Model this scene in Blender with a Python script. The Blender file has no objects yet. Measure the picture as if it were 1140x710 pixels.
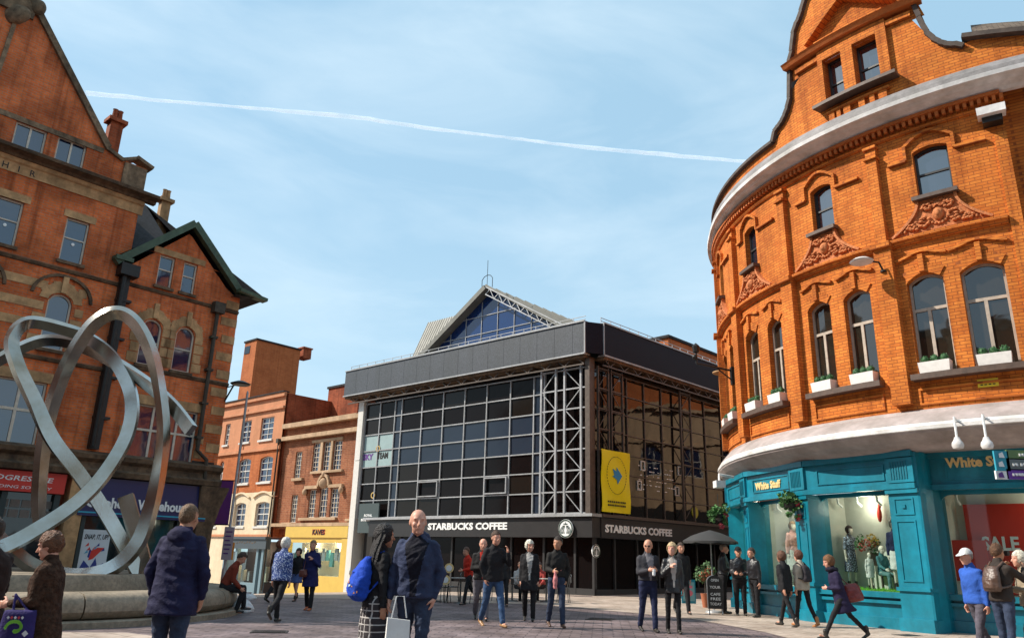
import bpy, bmesh, math, random
from mathutils import Vector, Matrix, noise
random.seed(7)
S = bpy.context.scene
COL = S.collection
PI = math.pi
# ---------------------------------------------------------------- camera
F_PX, PW, PH = 847.0, 1140.0, 710.0
ROLL = math.atan2(70, 2705); PITCH = math.atan2(265, F_PX); CAM_H = 1.35
FWD = Vector((0, math.cos(PITCH), math.sin(PITCH)))
_u0 = Vector((0, -math.sin(PITCH), math.cos(PITCH))); _r0 = Vector((1, 0, 0))
RGT = _r0 * math.cos(ROLL) + _u0 * math.sin(ROLL)
UPV = _u0 * math.cos(ROLL) - _r0 * math.sin(ROLL)
CAM0 = Vector((0, 0, CAM_H))
cam = bpy.data.cameras.new('camera'); co = bpy.data.objects.new('camera', cam); COL.objects.link(co)
cam.sensor_width = 36; cam.sensor_fit = 'HORIZONTAL'; cam.lens = F_PX / PW * 36
cam.clip_start = 0.1; cam.clip_end = 20000
M = Matrix((RGT, UPV, -FWD)).transposed().to_4x4(); M.translation = CAM0
co.matrix_world = M
S.camera = co
# ---------------------------------------------------------------- light
SUN_EL = math.radians(43); SUN_DIR = Vector((-1.0, 0.03, 0)).normalized()     # towards the sun, in plan
w = bpy.data.worlds.new('World'); S.world = w; w.use_nodes = True
nt = w.node_tree; N = nt.nodes; LK = nt.links
bg = N['Background']
sky = N.new('ShaderNodeTexSky'); sky.sky_type = 'NISHITA'; sky.sun_disc = False
sky.sun_elevation = SUN_EL; sky.sun_rotation = math.radians(270); sky.air_density = 1.0; sky.dust_density = 1.2; sky.ozone_density = 1.2
tc = N.new('ShaderNodeTexCoord'); mp = N.new('ShaderNodeMapping'); mp.inputs['Scale'].default_value = (1.5, 1.0, 5.0)
mp.inputs['Rotation'].default_value = (0.3, 0.5, 0.2)
nz = N.new('ShaderNodeTexNoise'); nz.inputs['Scale'].default_value = 1.9; nz.inputs['Detail'].default_value = 8; nz.inputs['Roughness'].default_value = .55
nz.inputs['Distortion'].default_value = .5
cr = N.new('ShaderNodeValToRGB'); cr.color_ramp.elements[0].position = .40; cr.color_ramp.elements[1].position = .74
cr.color_ramp.elements[0].color = (.0, .0, .0, 1); cr.color_ramp.elements[1].color = (.42, .42, .42, 1)
mx = N.new('ShaderNodeMix'); mx.data_type = 'RGBA'
LK.new(tc.outputs['Generated'], mp.inputs[0]); LK.new(mp.outputs[0], nz.inputs['Vector']); LK.new(nz.outputs['Fac'], cr.inputs[0])
m0 = N.new('ShaderNodeMix'); m0.data_type = 'RGBA'; m0.inputs[0].default_value = .72; LK.new(sky.outputs[0], m0.inputs[6]); m0.inputs[7].default_value = (3.15, 5.05, 6.4, 1)
LK.new(cr.outputs[0], mx.inputs[0]); LK.new(m0.outputs[2], mx.inputs[6]); mx.inputs[7].default_value = (6.0, 7.0, 7.6, 1)
sx = N.new('ShaderNodeSeparateXYZ'); LK.new(tc.outputs['Generated'], sx.inputs[0]); hz = N.new('ShaderNodeMapRange'); hz.inputs[1].default_value = .0; hz.inputs[2].default_value = .42; hz.inputs[3].default_value = .42; hz.inputs[4].default_value = 0; LK.new(sx.outputs[2], hz.inputs[0])
m5 = N.new('ShaderNodeMix'); m5.data_type = 'RGBA'; LK.new(hz.outputs[0], m5.inputs[0]); LK.new(mx.outputs[2], m5.inputs[6]); m5.inputs[7].default_value = (5.6, 6.8, 7.2, 1); LK.new(m5.outputs[2], bg.inputs[0]); bg.inputs[1].default_value = 0.118
sl = bpy.data.lights.new('sun', 'SUN'); so = bpy.data.objects.new('sun', sl); COL.objects.link(so)
sl.energy = 4.9; sl.angle = math.radians(.53); sl.color = (1, .93, .82)
sd = Vector((SUN_DIR.x * math.cos(SUN_EL), SUN_DIR.y * math.cos(SUN_EL), math.sin(SUN_EL)))
so.rotation_euler = sd.to_track_quat('Z', 'Y').to_euler(); so.location = sd * 60
S.view_settings.view_transform = 'Standard'; S.view_settings.look = 'None'; S.view_settings.exposure = 0.42; S.view_settings.gamma = 1
S.cycles.max_bounces = 6

# ---------------------------------------------------------------- helpers: pixels of the survey photo -> places
def ray(x, y): return RGT * ((x - 570) / F_PX) - UPV * ((y - 355) / F_PX) + FWD
G0 = Vector((3.41, 31.37)); GDL = Vector((-.755, .656)).normalized()
def gz(x, y):                                  # the square falls gently towards the far left
    s = (Vector((x, y)) - G0).dot(GDL)
    return -1.2 * (min(s, 45) / 26) ** 1.45 if s > 0 else 0.0
def gpt(x, y):
    r = ray(x, y); z = 0
    for _ in range(25):
        t = (z - CAM_H) / r.z; p = CAM0 + r * t; z = .5 * z + .5 * gz(p.x, p.y)
    return Vector((p.x, p.y, gz(p.x, p.y)))
def at_depth(x, y, Y):
    r = ray(x, y); return CAM0 + r * (Y / r.y)

def tag(o, label=None, cat=None, group=None, kind=None):
    if label: o['label'] = label
    if cat: o['category'] = cat
    if group: o['group'] = group
    if kind: o['kind'] = kind
    return o
def empty(name, loc=(0, 0, 0), rz=0, label=None, cat=None, group=None):
    o = bpy.data.objects.new(name, None); COL.objects.link(o); o.location = loc; o.rotation_euler = (0, 0, rz)
    o.empty_display_size = .2
    return tag(o, label, cat, group)

class MB:
    def __init__(s): s.v = []; s.f = []; s.uv = []; s.mi = []; s.sm = []
    def face(s, pts, uvs=None, mi=0, smooth=False):
        i = len(s.v); s.v += [tuple(p) for p in pts]; s.f.append(tuple(range(i, i + len(pts))))
        s.uv += uvs if uvs and len(uvs) == len(pts) else [(p[0] + p[1], p[2]) for p in pts]; s.mi.append(mi); s.sm.append(smooth)
    def box(s, x0, x1, y0, y1, z0, z1, mi=0):
        P = [(x, y, z) for z in (z0, z1) for x, y in ((x0, y0), (x1, y0), (x1, y1), (x0, y1))]
        s.hexa(P, mi)
    def hexa(s, P, mi=0):
        for q in ((3, 2, 1, 0), (4, 5, 6, 7), (0, 1, 5, 4), (1, 2, 6, 5), (2, 3, 7, 6), (3, 0, 4, 7)):
            s.face([P[k] for k in q], mi=mi)
    def rings(s, R, closed=True, caps=True, mi=0, smooth=True):
        n = len(R[0])
        for a, b in zip(R[:-1], R[1:]):
            for k in range(n if closed else n - 1):
                s.face([a[k], a[(k + 1) % n], b[(k + 1) % n], b[k]], mi=mi, smooth=smooth)
        if caps:
            s.face(list(reversed(R[0])), mi=mi); s.face(R[-1], mi=mi)
    def tube(s, pts, r, n=8, mi=0, caps=True):
        pts = [Vector(p) for p in pts]; rr = r if isinstance(r, (list, tuple)) else [r] * len(pts)
        R = []; up = Vector((0, 0, 1)); prev = None
        for i, p in enumerate(pts):
            t = (pts[min(i + 1, len(pts) - 1)] - pts[max(i - 1, 0)]).normalized()
            a = prev if prev else (up if abs(t.z) < .9 else Vector((1, 0, 0)))
            a = (a - t * a.dot(t)).normalized(); b = t.cross(a); prev = a
            R.append([p + (a * math.cos(2 * PI * k / n) + b * math.sin(2 * PI * k / n)) * rr[i] for k in range(n)])
        s.rings(R, True, caps, mi)
    def lathe(s, prof, n=24, c=(0, 0, 0), mi=0, caps=True):
        s.rings([[(c[0] + r * math.cos(2 * PI * k / n), c[1] + r * math.sin(2 * PI * k / n), c[2] + z) for k in range(n)] for r, z in prof], True, caps, mi)
    def ball(s, c, rx, ry=None, rz=None, n=10, mi=0):
        ry = ry or rx; rz = rz or rx
        R = []
        for i in range(1, n):
            a = PI * i / n
            R.append([(c[0] + rx * math.sin(a) * math.cos(2 * PI * k / (n + 4)), c[1] + ry * math.sin(a) * math.sin(2 * PI * k / (n + 4)), c[2] - rz * math.cos(a)) for k in range(n + 4)])
        s.rings(R, True, True, mi)
    def build(s, name, mat, parent=None, merge=False, bevel=0):
        me = bpy.data.meshes.new(name); me.from_pydata(s.v, [], s.f)
        mats = mat if isinstance(mat, (list, tuple)) else [mat]
        for m in mats: me.materials.append(m)
        me.polygons.foreach_set('material_index', s.mi); me.polygons.foreach_set('use_smooth', s.sm)
        ul = me.uv_layers.new(name='UVMap'); ul.data.foreach_set('uv', [c for t in s.uv for c in t])
        me.update()
        if merge or any(s.sm):
            bm = bmesh.new(); bm.from_mesh(me); bmesh.ops.remove_doubles(bm, verts=bm.verts, dist=1e-4)
            bm.to_mesh(me); bm.free()
            if any(s.sm) and hasattr(me, 'set_sharp_from_angle'): me.set_sharp_from_angle(angle=math.radians(38))
        o = bpy.data.objects.new(name, me); COL.objects.link(o)
        if parent: o.parent = parent
        if bevel:
            b = o.modifiers.new('bevel', 'BEVEL'); b.width = bevel; b.segments = 2; b.limit_method = 'ANGLE'
        return o

def split(o, dist=.02):
    """separate pieces of one built mesh become objects of their own, same parent, same name"""
    bm = bmesh.new(); bm.from_mesh(o.data); bmesh.ops.remove_doubles(bm, verts=bm.verts, dist=1e-4); seen = set(); groups = []
    bm.faces.ensure_lookup_table()
    for f in bm.faces:
        if f.index in seen: continue
        st = [f]; seen.add(f.index); gset = []
        while st:
            g = st.pop(); gset.append(g.index)
            for v in g.verts:
                for h in v.link_faces:
                    if h.index not in seen: seen.add(h.index); st.append(h)
        groups.append(gset)
    base = o.name.split('.')[0]
    for gset in groups[1:]:
        keep = set(gset); b2 = bm.copy(); b2.faces.ensure_lookup_table(); bmesh.ops.delete(b2, geom=[f for f in b2.faces if f.index not in keep], context='FACES')
        me = bpy.data.meshes.new(base); b2.to_mesh(me); b2.free()
        for m in o.data.materials: me.materials.append(m)
        c = bpy.data.objects.new(base, me); COL.objects.link(c); c.parent = o.parent; c.matrix_parent_inverse = o.matrix_parent_inverse.copy()
    keep = set(groups[0]); bmesh.ops.delete(bm, geom=[f for f in bm.faces if f.index not in keep], context='FACES'); bm.to_mesh(o.data); bm.free()
    return o
# ---------------------------------------------------------------- facade surfaces
class Flat:
    def __init__(s, O, d): s.O = Vector((O[0], O[1], 0)); s.d = Vector((d[0], d[1], 0)).normalized(); s.n = Vector((s.d.y, -s.d.x, 0)); s.step = 50
    def p(s, u, z, o=0): return s.O + s.d * u + s.n * o + Vector((0, 0, z))
    def uz(s, x, y, off=0):
        r = ray(x, y); P = s.O + s.n * off; t = (P - CAM0).dot(s.n) / r.dot(s.n); q = CAM0 + r * t
        return (q - P).dot(s.d), q.z
class Drum:                                     # u in metres of arc, left to right
    def __init__(s, C, R): s.C = Vector((C[0], C[1], 0)); s.R = R; s.step = .42
    def p(s, u, z, o=0):
        a = u / s.R; return s.C + Vector((math.cos(a), math.sin(a), 0)) * (s.R + o) + Vector((0, 0, z))
    def n_at(s, u): return Vector((math.cos(u / s.R), math.sin(u / s.R), 0))
    def U(s, deg): return math.radians(deg) * s.R
def spans(u0, u1, step):
    n = max(1, int(math.ceil((u1 - u0) / step - 1e-6))); return [u0 + (u1 - u0) * k / n for k in range(n + 1)]
def outline(op, n=10):
    u0, u1, z0, z1 = op['u0'], op['u1'], op['z0'], op['z1']; r = op.get('rise', 0)
    pts = [(u0, z0), (u1, z0), (u1, z1)]
    if r:
        c = (u0 + u1) / 2; h = (u1 - u0) / 2; Rr = (h * h + r * r) / (2 * r); a0 = math.asin(min(1, h / Rr))
        if r > h * .999: a0 = PI / 2
        for k in range(1, n): 
            a = a0 - 2 * a0 * k / n; pts.append((c + Rr * math.sin(a), z1 + r - Rr + Rr * math.cos(a)))
    pts.append((u0, z1)); return pts
def archz(op, u):
    r = op.get('rise', 0)
    if not r: return op['z1']
    c = (op['u0'] + op['u1']) / 2; h = (op['u1'] - op['u0']) / 2; Rr = (h * h + r * r) / (2 * r)
    return op['z1'] + r - Rr + math.sqrt(max(0, Rr * Rr - (u - c) ** 2))
def wall(mb, sf, u0, u1, z0, z1, ops=(), top=None, reveal=.22, off=0, mi=0, zstep=50, rmi=None, bot=None):
    ops = [o for o in ops]
    us = {round(x, 5) for x in spans(u0, u1, sf.step if not top else min(sf.step, .3))}; zs = {z0, z1}
    for o in ops:
        us |= {round(x, 5) for x in spans(o['u0'], o['u1'], .12 if o.get('rise') else sf.step)}
        zs |= {o['z0'], o['z1'] + o.get('rise', 0)}
    us = sorted(u for u in us if u0 - 1e-6 <= u <= u1 + 1e-6)
    uu = [us[0]]
    for u in us[1:]:
        if u - uu[-1] > 1e-3: uu.append(u)
    zs = sorted(zs)
    for a, b in zip(uu[:-1], uu[1:]):
        ta, tb = (top(a), top(b)) if top else (1e9, 1e9)
        for c, d in zip(zs[:-1], zs[1:]):
            if any(o['u0'] - 1e-4 <= a and b <= o['u1'] + 1e-4 and o['z0'] - 1e-4 <= c and d <= o['z1'] + o.get('rise', 0) + 1e-4 for o in ops): continue
            da, db = min(d, ta), min(d, tb)
            if da <= c and db <= c: continue
            da = max(da, c); db = max(db, c)
            q = [(a, c), (b, c), (b, db), (a, da)]
            mb.face([sf.p(u, z, off) for u, z in q], q, mi)
    for o in ops:
        if o.get('rise'):
            for a, b in zip(spans(o['u0'], o['u1'], .12)[:-1], spans(o['u0'], o['u1'], .12)[1:]):
                zt = o['z1'] + o['rise']; q = [(a, archz(o, a)), (b, archz(o, b)), (b, zt), (a, zt)]
                mb.face([sf.p(u, z, off) for u, z in q], q, mi)
        pts = outline(o)
        if sf.step < 10:
            L = []
            for (a, b) in zip(pts, pts[1:] + pts[:1]):
                m = max(1, int(abs(b[0] - a[0]) / .3)); L += [(a[0] + (b[0] - a[0]) * k / m, a[1] + (b[1] - a[1]) * k / m) for k in range(m)]
            pts = L
        for a, b in zip(pts, pts[1:] + pts[:1]):
            q = [(a, 0), (b, 0), (b, -reveal), (a, -reveal)]
            vert = abs(a[0] - b[0]) < 1e-4
            mb.face([sf.p(t[0], t[1], off + d) for t, d in q], [((t[0] + d) if vert else t[0], t[1] + (0 if vert else d)) for t, d in q], rmi if rmi is not None else mi)
def fbox(mb, sf, u0, u1, z0, z1, o0, o1, mi=0):
    us = spans(u0, u1, sf.step)
    for i, (a, b) in enumerate(zip(us[:-1], us[1:])):
        F = [((a, z0, o1), (b, z0, o1), (b, z1, o1), (a, z1, o1)), ((a, z1, o1), (b, z1, o1), (b, z1, o0), (a, z1, o0)), ((a, z0, o0), (b, z0, o0), (b, z0, o1), (a, z0, o1)),
             ((b, z0, o0), (a, z0, o0), (a, z1, o0), (b, z1, o0))]
        if i == 0: F.append(((a, z0, o0), (a, z0, o1), (a, z1, o1), (a, z1, o0)))
        if i == len(us) - 2: F.append(((b, z0, o1), (b, z0, o0), (b, z1, o0), (b, z1, o1)))
        for f in F: mb.face([sf.p(*t) for t in f], [(t[0] + (0 if f is F[0] or len(F) else 0) + (t[2] if t[0] == f[0][0] == f[2][0] else 0), t[1] + (t[2] if f[0][1] == f[2][1] else 0)) for t in f], mi)
def sweep(mb, sf, u0, u1, prof, mi=0, smooth=False, osc=None):
    us = spans(u0, u1, sf.step)
    R = [[sf.p(u, z, o * (osc(u) if osc else 1)) for o, z in prof] for u in us]
    n = len(prof)
    for i, (a, b) in enumerate(zip(R[:-1], R[1:])):
        l = 0
        for k in range(n - 1):
            dl = math.hypot(prof[k + 1][0] - prof[k][0], prof[k + 1][1] - prof[k][1])
            mb.face([a[k], b[k], b[k + 1], a[k + 1]], [(us[i], l), (us[i + 1], l), (us[i + 1], l + dl), (us[i], l + dl)], mi, smooth); l += dl
    mb.face(list(reversed(R[0])), mi=mi); mb.face(R[-1], mi=mi)
def bar(mb, sf, a, b, wd, o0, o1, mi=0):        # flat bar in the facade plane from (u,z) to (u,z)
    a = Vector(a); b = Vector(b); t = (b - a).normalized(); q = Vector((-t.y, t.x)) * wd / 2
    n = max(1, int(abs(b.x - a.x) / sf.step))
    for k in range(n):
        A = a.lerp(b, k / n); B = a.lerp(b, (k + 1) / n)
        c = [A - q, B - q, B + q, A + q]
        P = [sf.p(v.x, v.y, o0) for v in c] + [sf.p(v.x, v.y, o1) for v in c]
        mb.hexa(P, mi)
def poly(mb, sf, pts, o0, o1, mi=0):            # extruded polygon in facade coordinates
    A = [sf.p(u, z, o1) for u, z in pts]; B = [sf.p(u, z, o0) for u, z in pts]
    mb.face(A, [tuple(p) for p in pts], mi); mb.face(list(reversed(B)), mi=mi)
    for k in range(len(pts)):
        j = (k + 1) % len(pts); mb.face([B[k], B[j], A[j], A[k]], mi=mi)
def inset(pts, w_):
    out = []; n = len(pts)
    for i in range(n):
        a, b, c = Vector(pts[i - 1]), Vector(pts[i]), Vector(pts[(i + 1) % n])
        d1 = (b - a).normalized(); d2 = (c - b).normalized(); n1 = Vector((-d1.y, d1.x)); n2 = Vector((-d2.y, d2.x))
        m = (n1 + n2); m = m / max(.3, m.dot(n1)) if m.length > 1e-6 else n1
        out.append(tuple(b + m * w_))
    return out
def ring(mb, sf, pts, w_, o0, o1, mi=0):
    ins = inset(pts, w_); n = len(pts)
    for k in range(n):
        j = (k + 1) % n; m = max(1, int(abs(pts[j][0] - pts[k][0]) / sf.step)) if sf.step < 10 else 1
        for q in range(m):
            L = lambda s_, f: tuple(Vector(s_[k]).lerp(Vector(s_[j]), f))
            a, b, c, d = L(pts, q / m), L(pts, (q + 1) / m), L(ins, (q + 1) / m), L(ins, q / m)
            P = [sf.p(*t, o0) for t in (a, b, c, d)] + [sf.p(*t, o1) for t in (a, b, c, d)]
            mb.hexa(P, mi)
def window(sf, op, parent, frame_m, glass_m, depth=.16, fw=.055, bars=(), name='window', sill=None, sill_m=None):
    """window part with frame mesh; panes as sub-part. bars: list of ('v',frac) ('h',frac) or ('V'/'H' absolute frac with limits)"""
    mb = MB(); pts = outline(op); ring(mb, sf, pts, fw, -depth - .05, -depth + .02)
    u0, u1, z0, z1 = op['u0'], op['u1'], op['z0'], op['z1'] + op.get('rise', 0)
    for b in bars:
        k, f = b[0], b[1]; lo = b[2] if len(b) > 2 else 0; hi = b[3] if len(b) > 3 else 1; bw = b[4] if len(b) > 4 else .04
        if k == 'v':
            u = u0 + (u1 - u0) * f; zt = min(z0 + (z1 - z0) * hi, archz(op, u)); bar(mb, sf, (u, z0 + (z1 - z0) * lo + .01), (u, zt - .01), bw, -depth - .035, -depth + .012)
        else:
            z = z0 + (z1 - z0) * f; bar(mb, sf, (u0 + (u1 - u0) * lo + .01, z), (u0 + (u1 - u0) * hi - .01, z), bw, -depth - .04, -depth + .016)
    fo = mb.build(name, frame_m, parent)
    g = MB(); gp = inset(pts, fw * .5)
    if sf.step < 10:
        us = spans(gp[0][0], gp[1][0], .5)
        for a, b in zip(us[:-1], us[1:]):
            zz = z0 + fw * .5; ta = archz(op, a) - fw * .5; tb = archz(op, b) - fw * .5
            for o_, rev in ((-depth - .025, 0), (-depth - .035, 1)):
                q = [(a, zz), (b, zz), (b, tb), (a, ta)]
                if rev: q = q[::-1]
                g.face([sf.p(u, z, o_) for u, z in q], q)
    else: poly(g, sf, gp, -depth - .035, -depth - .025)
    g.build('pane', glass_m, fo)
    if sill:
        s = MB(); fbox(s, sf, u0 - .07, u1 + .07, z0 - sill, z0 - .003, -depth, .09); s.build('sill', sill_m, fo)
    return fo
def text(sf, s, u, z, size, off, mat, parent, name='lettering', bold=.0, ext=.02, width=None, align='CENTER', slant=0):
    c = bpy.data.curves.new('t', 'FONT'); c.body = s; c.size = size; c.align_x = align; c.extrude = ext / 2; c.offset = bold; c.resolution_u = 2; c.shear = slant
    o = bpy.data.objects.new('t', c); COL.objects.link(o); bpy.context.view_layer.update()
    me = bpy.data.meshes.new_from_object(o.evaluated_get(bpy.context.evaluated_depsgraph_get())); bpy.data.objects.remove(o); bpy.data.curves.remove(c)
    xs = [v.co.x for v in me.vertices]; sx = 1
    if width and xs: sx = width / (max(xs) - min(xs))
    for v in me.vertices: v.co = sf.p(u + v.co.x * sx, z + v.co.y, off + v.co.z + ext / 2)
    me.name = name; me.materials.clear(); me.materials.append(mat)
    r = bpy.data.objects.new(name, me); COL.objects.link(r)
    if parent: r.parent = parent
    return r

# ---------------------------------------------------------------- materials
def mat(name, col, rough=.7, metal=0, spec=.5, noise_s=0, noise_a=0, bump=0, bump_s=40, emit=None, coords='Object', col2=None, alpha=None, weather=0, coat=0, trans=0):
    m = bpy.data.materials.new(name); m.use_nodes = True; t = m.node_tree; n = t.nodes; l = t.links; b = n['Principled BSDF']
    b.inputs['Base Color'].default_value = (*col, 1); b.inputs['Roughness'].default_value = rough; b.inputs['Metallic'].default_value = metal
    b.inputs['Specular IOR Level'].default_value = spec; b.inputs['Coat Weight'].default_value = coat
    tcn = n.new('ShaderNodeTexCoord')
    if noise_a or col2:
        nn = n.new('ShaderNodeTexNoise'); nn.inputs['Scale'].default_value = noise_s or 3; nn.inputs['Detail'].default_value = 6; nn.inputs['Roughness'].default_value = .62
        l.new(tcn.outputs[coords], nn.inputs['Vector'])
        r = n.new('ShaderNodeValToRGB'); r.color_ramp.elements[0].position = .3; r.color_ramp.elements[1].position = .7
        c2 = col2 or tuple(min(1, c * (1 + noise_a)) for c in col); c1 = col if col2 else tuple(c * (1 - noise_a) for c in col)
        r.color_ramp.elements[0].color = (*c1, 1); r.color_ramp.elements[1].color = (*c2, 1)
        l.new(nn.outputs['Fac'], r.inputs[0]); out = r.outputs[0]
        if weather:
            n2 = n.new('ShaderNodeTexNoise'); n2.inputs['Scale'].default_value = .7; n2.inputs['Detail'].default_value = 9; mpw = n.new('ShaderNodeMapping'); mpw.inputs['Scale'].default_value = (2.2, 2.2, .35)
            l.new(tcn.outputs[coords], mpw.inputs[0]); l.new(mpw.outputs[0], n2.inputs['Vector'])
            r2 = n.new('ShaderNodeValToRGB'); r2.color_ramp.elements[0].position = .35; r2.color_ramp.elements[1].position = .62; k = 1 - weather
            r2.color_ramp.elements[0].color = (k, k, k * .96, 1); r2.color_ramp.elements[1].color = (1, 1, 1, 1); l.new(n2.outputs['Fac'], r2.inputs[0])
            mm = n.new('ShaderNodeMix'); mm.data_type = 'RGBA'; mm.blend_type = 'MULTIPLY'; mm.inputs[0].default_value = 1; l.new(out, mm.inputs[6]); l.new(r2.outputs[0], mm.inputs[7]); out = mm.outputs[2]
        l.new(out, b.inputs['Base Color'])
    if bump:
        nb = n.new('ShaderNodeTexNoise'); nb.inputs['Scale'].default_value = bump_s; nb.inputs['Detail'].default_value = 5; l.new(tcn.outputs[coords], nb.inputs['Vector'])
        bn = n.new('ShaderNodeBump'); bn.inputs['Strength'].default_value = bump; bn.inputs['Distance'].default_value = .02; l.new(nb.outputs['Fac'], bn.inputs['Height']); l.new(bn.outputs[0], b.inputs['Normal'])
    if emit: b.inputs['Emission Color'].default_value = (*emit[:3], 1); b.inputs['Emission Strength'].default_value = emit[3]
    return m
def brick(name, c1, c2, mortar, bw=.21, bh=.068, weather=.35, dirt=(.25, .2, .18), ms=.009, bumpd=.006):
    m = bpy.data.materials.new(name); m.use_nodes = True; t = m.node_tree; n = t.nodes; l = t.links; b = n['Principled BSDF']
    tcn = n.new('ShaderNodeTexCoord'); br = n.new('ShaderNodeTexBrick'); br.inputs['Scale'].default_value = 1
    br.inputs['Brick Width'].default_value = bw; br.inputs['Row Height'].default_value = bh; br.inputs['Mortar Size'].default_value = ms; br.inputs['Mortar Smooth'].default_value = .3; br.inputs['Bias'].default_value = -.1
    br.inputs['Color1'].default_value = (*c1, 1); br.inputs['Color2'].default_value = (*c2, 1); br.inputs['Mortar'].default_value = (*mortar, 1)
    l.new(tcn.outputs['UV'], br.inputs['Vector'])
    n1 = n.new('ShaderNodeTexNoise'); n1.inputs['Scale'].default_value = 1.1; n1.inputs['Detail'].default_value = 8; l.new(tcn.outputs['Object'], n1.inputs['Vector'])
    r1 = n.new('ShaderNodeValToRGB'); r1.color_ramp.elements[0].position = .32; r1.color_ramp.elements[1].position = .6
    k = 1 - weather; r1.color_ramp.elements[0].color = (k, k * .95, k * .9, 1); r1.color_ramp.elements[1].color = (1, 1, 1, 1); l.new(n1.outputs['Fac'], r1.inputs[0])
    mm = n.new('ShaderNodeMix'); mm.data_type = 'RGBA'; mm.blend_type = 'MULTIPLY'; mm.inputs[0].default_value = 1; l.new(br.outputs['Color'], mm.inputs[6]); l.new(r1.outputs[0], mm.inputs[7])
    n2 = n.new('ShaderNodeTexNoise'); n2.inputs['Scale'].default_value = 9; n2.inputs['Detail'].default_value = 4; l.new(tcn.outputs['Object'], n2.inputs['Vector'])
    r2 = n.new('ShaderNodeMapRange'); r2.inputs[3].default_value = .78; r2.inputs[4].default_value = 1.2; l.new(n2.outputs['Fac'], r2.inputs[0])
    m3 = n.new('ShaderNodeMix'); m3.data_type = 'RGBA'; m3.blend_type = 'MULTIPLY'; m3.inputs[0].default_value = 1; l.new(mm.outputs[2], m3.inputs[6]); l.new(r2.outputs[0], m3.inputs[7])
    mps = n.new('ShaderNodeMapping'); mps.inputs['Scale'].default_value = (3.2, 3.2, .16); l.new(tcn.outputs['Object'], mps.inputs[0]); n4 = n.new('ShaderNodeTexNoise'); n4.inputs['Scale'].default_value = 1.6; n4.inputs['Detail'].default_value = 8; l.new(mps.outputs[0], n4.inputs['Vector'])
    r4 = n.new('ShaderNodeValToRGB'); r4.color_ramp.elements[0].position = .30; r4.color_ramp.elements[1].position = .50; kk = 1 - weather * .9; r4.color_ramp.elements[0].color = (kk, kk * .93, kk * .88, 1); r4.color_ramp.elements[1].color = (1, 1, 1, 1); l.new(n4.outputs['Fac'], r4.inputs[0])
    m4 = n.new('ShaderNodeMix'); m4.data_type = 'RGBA'; m4.blend_type = 'MULTIPLY'; m4.inputs[0].default_value = 1; l.new(m3.outputs[2], m4.inputs[6]); l.new(r4.outputs[0], m4.inputs[7])
    l.new(m4.outputs[2], b.inputs['Base Color']); b.inputs['Roughness'].default_value = .85; b.inputs['Specular IOR Level'].default_value = .25
    bn = n.new('ShaderNodeBump'); bn.inputs['Strength'].default_value = .6; bn.inputs['Distance'].default_value = bumpd; bn.invert = True; l.new(br.outputs['Fac'], bn.inputs['Height']); l.new(bn.outputs[0], b.inputs['Normal'])
    return m
def glass_dark(name, col=(.012, .015, .02), rough=.04, spec=.6, ior=1.5):
    m = mat(name, col, rough, 0, spec); m.node_tree.nodes['Principled BSDF'].inputs['IOR'].default_value = ior
    t = m.node_tree; n = t.nodes; l = t.links; tcn = n.new('ShaderNodeTexCoord'); nb = n.new('ShaderNodeTexNoise'); nb.inputs['Scale'].default_value = 1.4
    l.new(tcn.outputs['Object'], nb.inputs['Vector']); bn = n.new('ShaderNodeBump'); bn.inputs['Strength'].default_value = .18; bn.inputs['Distance'].default_value = .02
    l.new(nb.outputs['Fac'], bn.inputs['Height']); l.new(bn.outputs[0], n['Principled BSDF'].inputs['Normal'])
    return m
def glass_clear(name, tint=(.85, .9, .88), refl=1.0):
    m = bpy.data.materials.new(name); m.use_nodes = True; t = m.node_tree; n = t.nodes; l = t.links; n.remove(n['Principled BSDF'])
    tr = n.new('ShaderNodeBsdfTransparent'); tr.inputs[0].default_value = (*tint, 1); gl = n.new('ShaderNodeBsdfGlossy'); gl.inputs['Roughness'].default_value = .02
    fr = n.new('ShaderNodeFresnel'); fr.inputs[0].default_value = 1.5; mr = n.new('ShaderNodeMath'); mr.operation = 'MULTIPLY'; mr.inputs[1].default_value = refl
    mxs = n.new('ShaderNodeMixShader'); ge = n.new('ShaderNodeNewGeometry'); iv = n.new('ShaderNodeMath'); iv.operation = 'SUBTRACT'; iv.inputs[0].default_value = 1; l.new(ge.outputs['Backfacing'], iv.inputs[1]); m9 = n.new('ShaderNodeMath'); m9.operation = 'MULTIPLY'; l.new(fr.outputs[0], m9.inputs[0]); l.new(iv.outputs[0], m9.inputs[1]); l.new(m9.outputs[0], mr.inputs[0]); l.new(mr.outputs[0], mxs.inputs[0]); l.new(tr.outputs[0], mxs.inputs[1]); l.new(gl.outputs[0], mxs.inputs[2])
    l.new(mxs.outputs[0], n['Material Output'].inputs[0]); return m

m_brickR = brick('orange_brick', (.70, .22, .036), (.56, .145, .021), (.36, .10, .024), bw=.24, bh=.08, weather=.3, ms=.010)
m_rub = mat('rubbed_red_brick', (.52, .135, .024), .8, noise_s=6, noise_a=.18, bump=.2, weather=.15)
m_terra = mat('carved_terracotta', (.50, .16, .05), .8, noise_s=14, noise_a=.35, bump=1.0, bump_s=16)
m_brickL = brick('dark_red_brick', (.80, .19, .05), (.64, .13, .036), (.50, .23, .13), bw=.25, bh=.085, weather=.5, ms=.011)
m_stone = mat('weathered_sandstone', (.52, .30, .14), .9, noise_s=5, noise_a=.3, bump=.4, weather=.5)
m_stoned = mat('blackened_sandstone', (.15, .09, .05), .9, noise_s=6, noise_a=.5, bump=.5, weather=.6)
m_brickA = brick('orange_render_brick', (.50, .145, .042), (.42, .11, .03), (.42, .17, .08), bw=.3, bh=.1, weather=.2)
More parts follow.
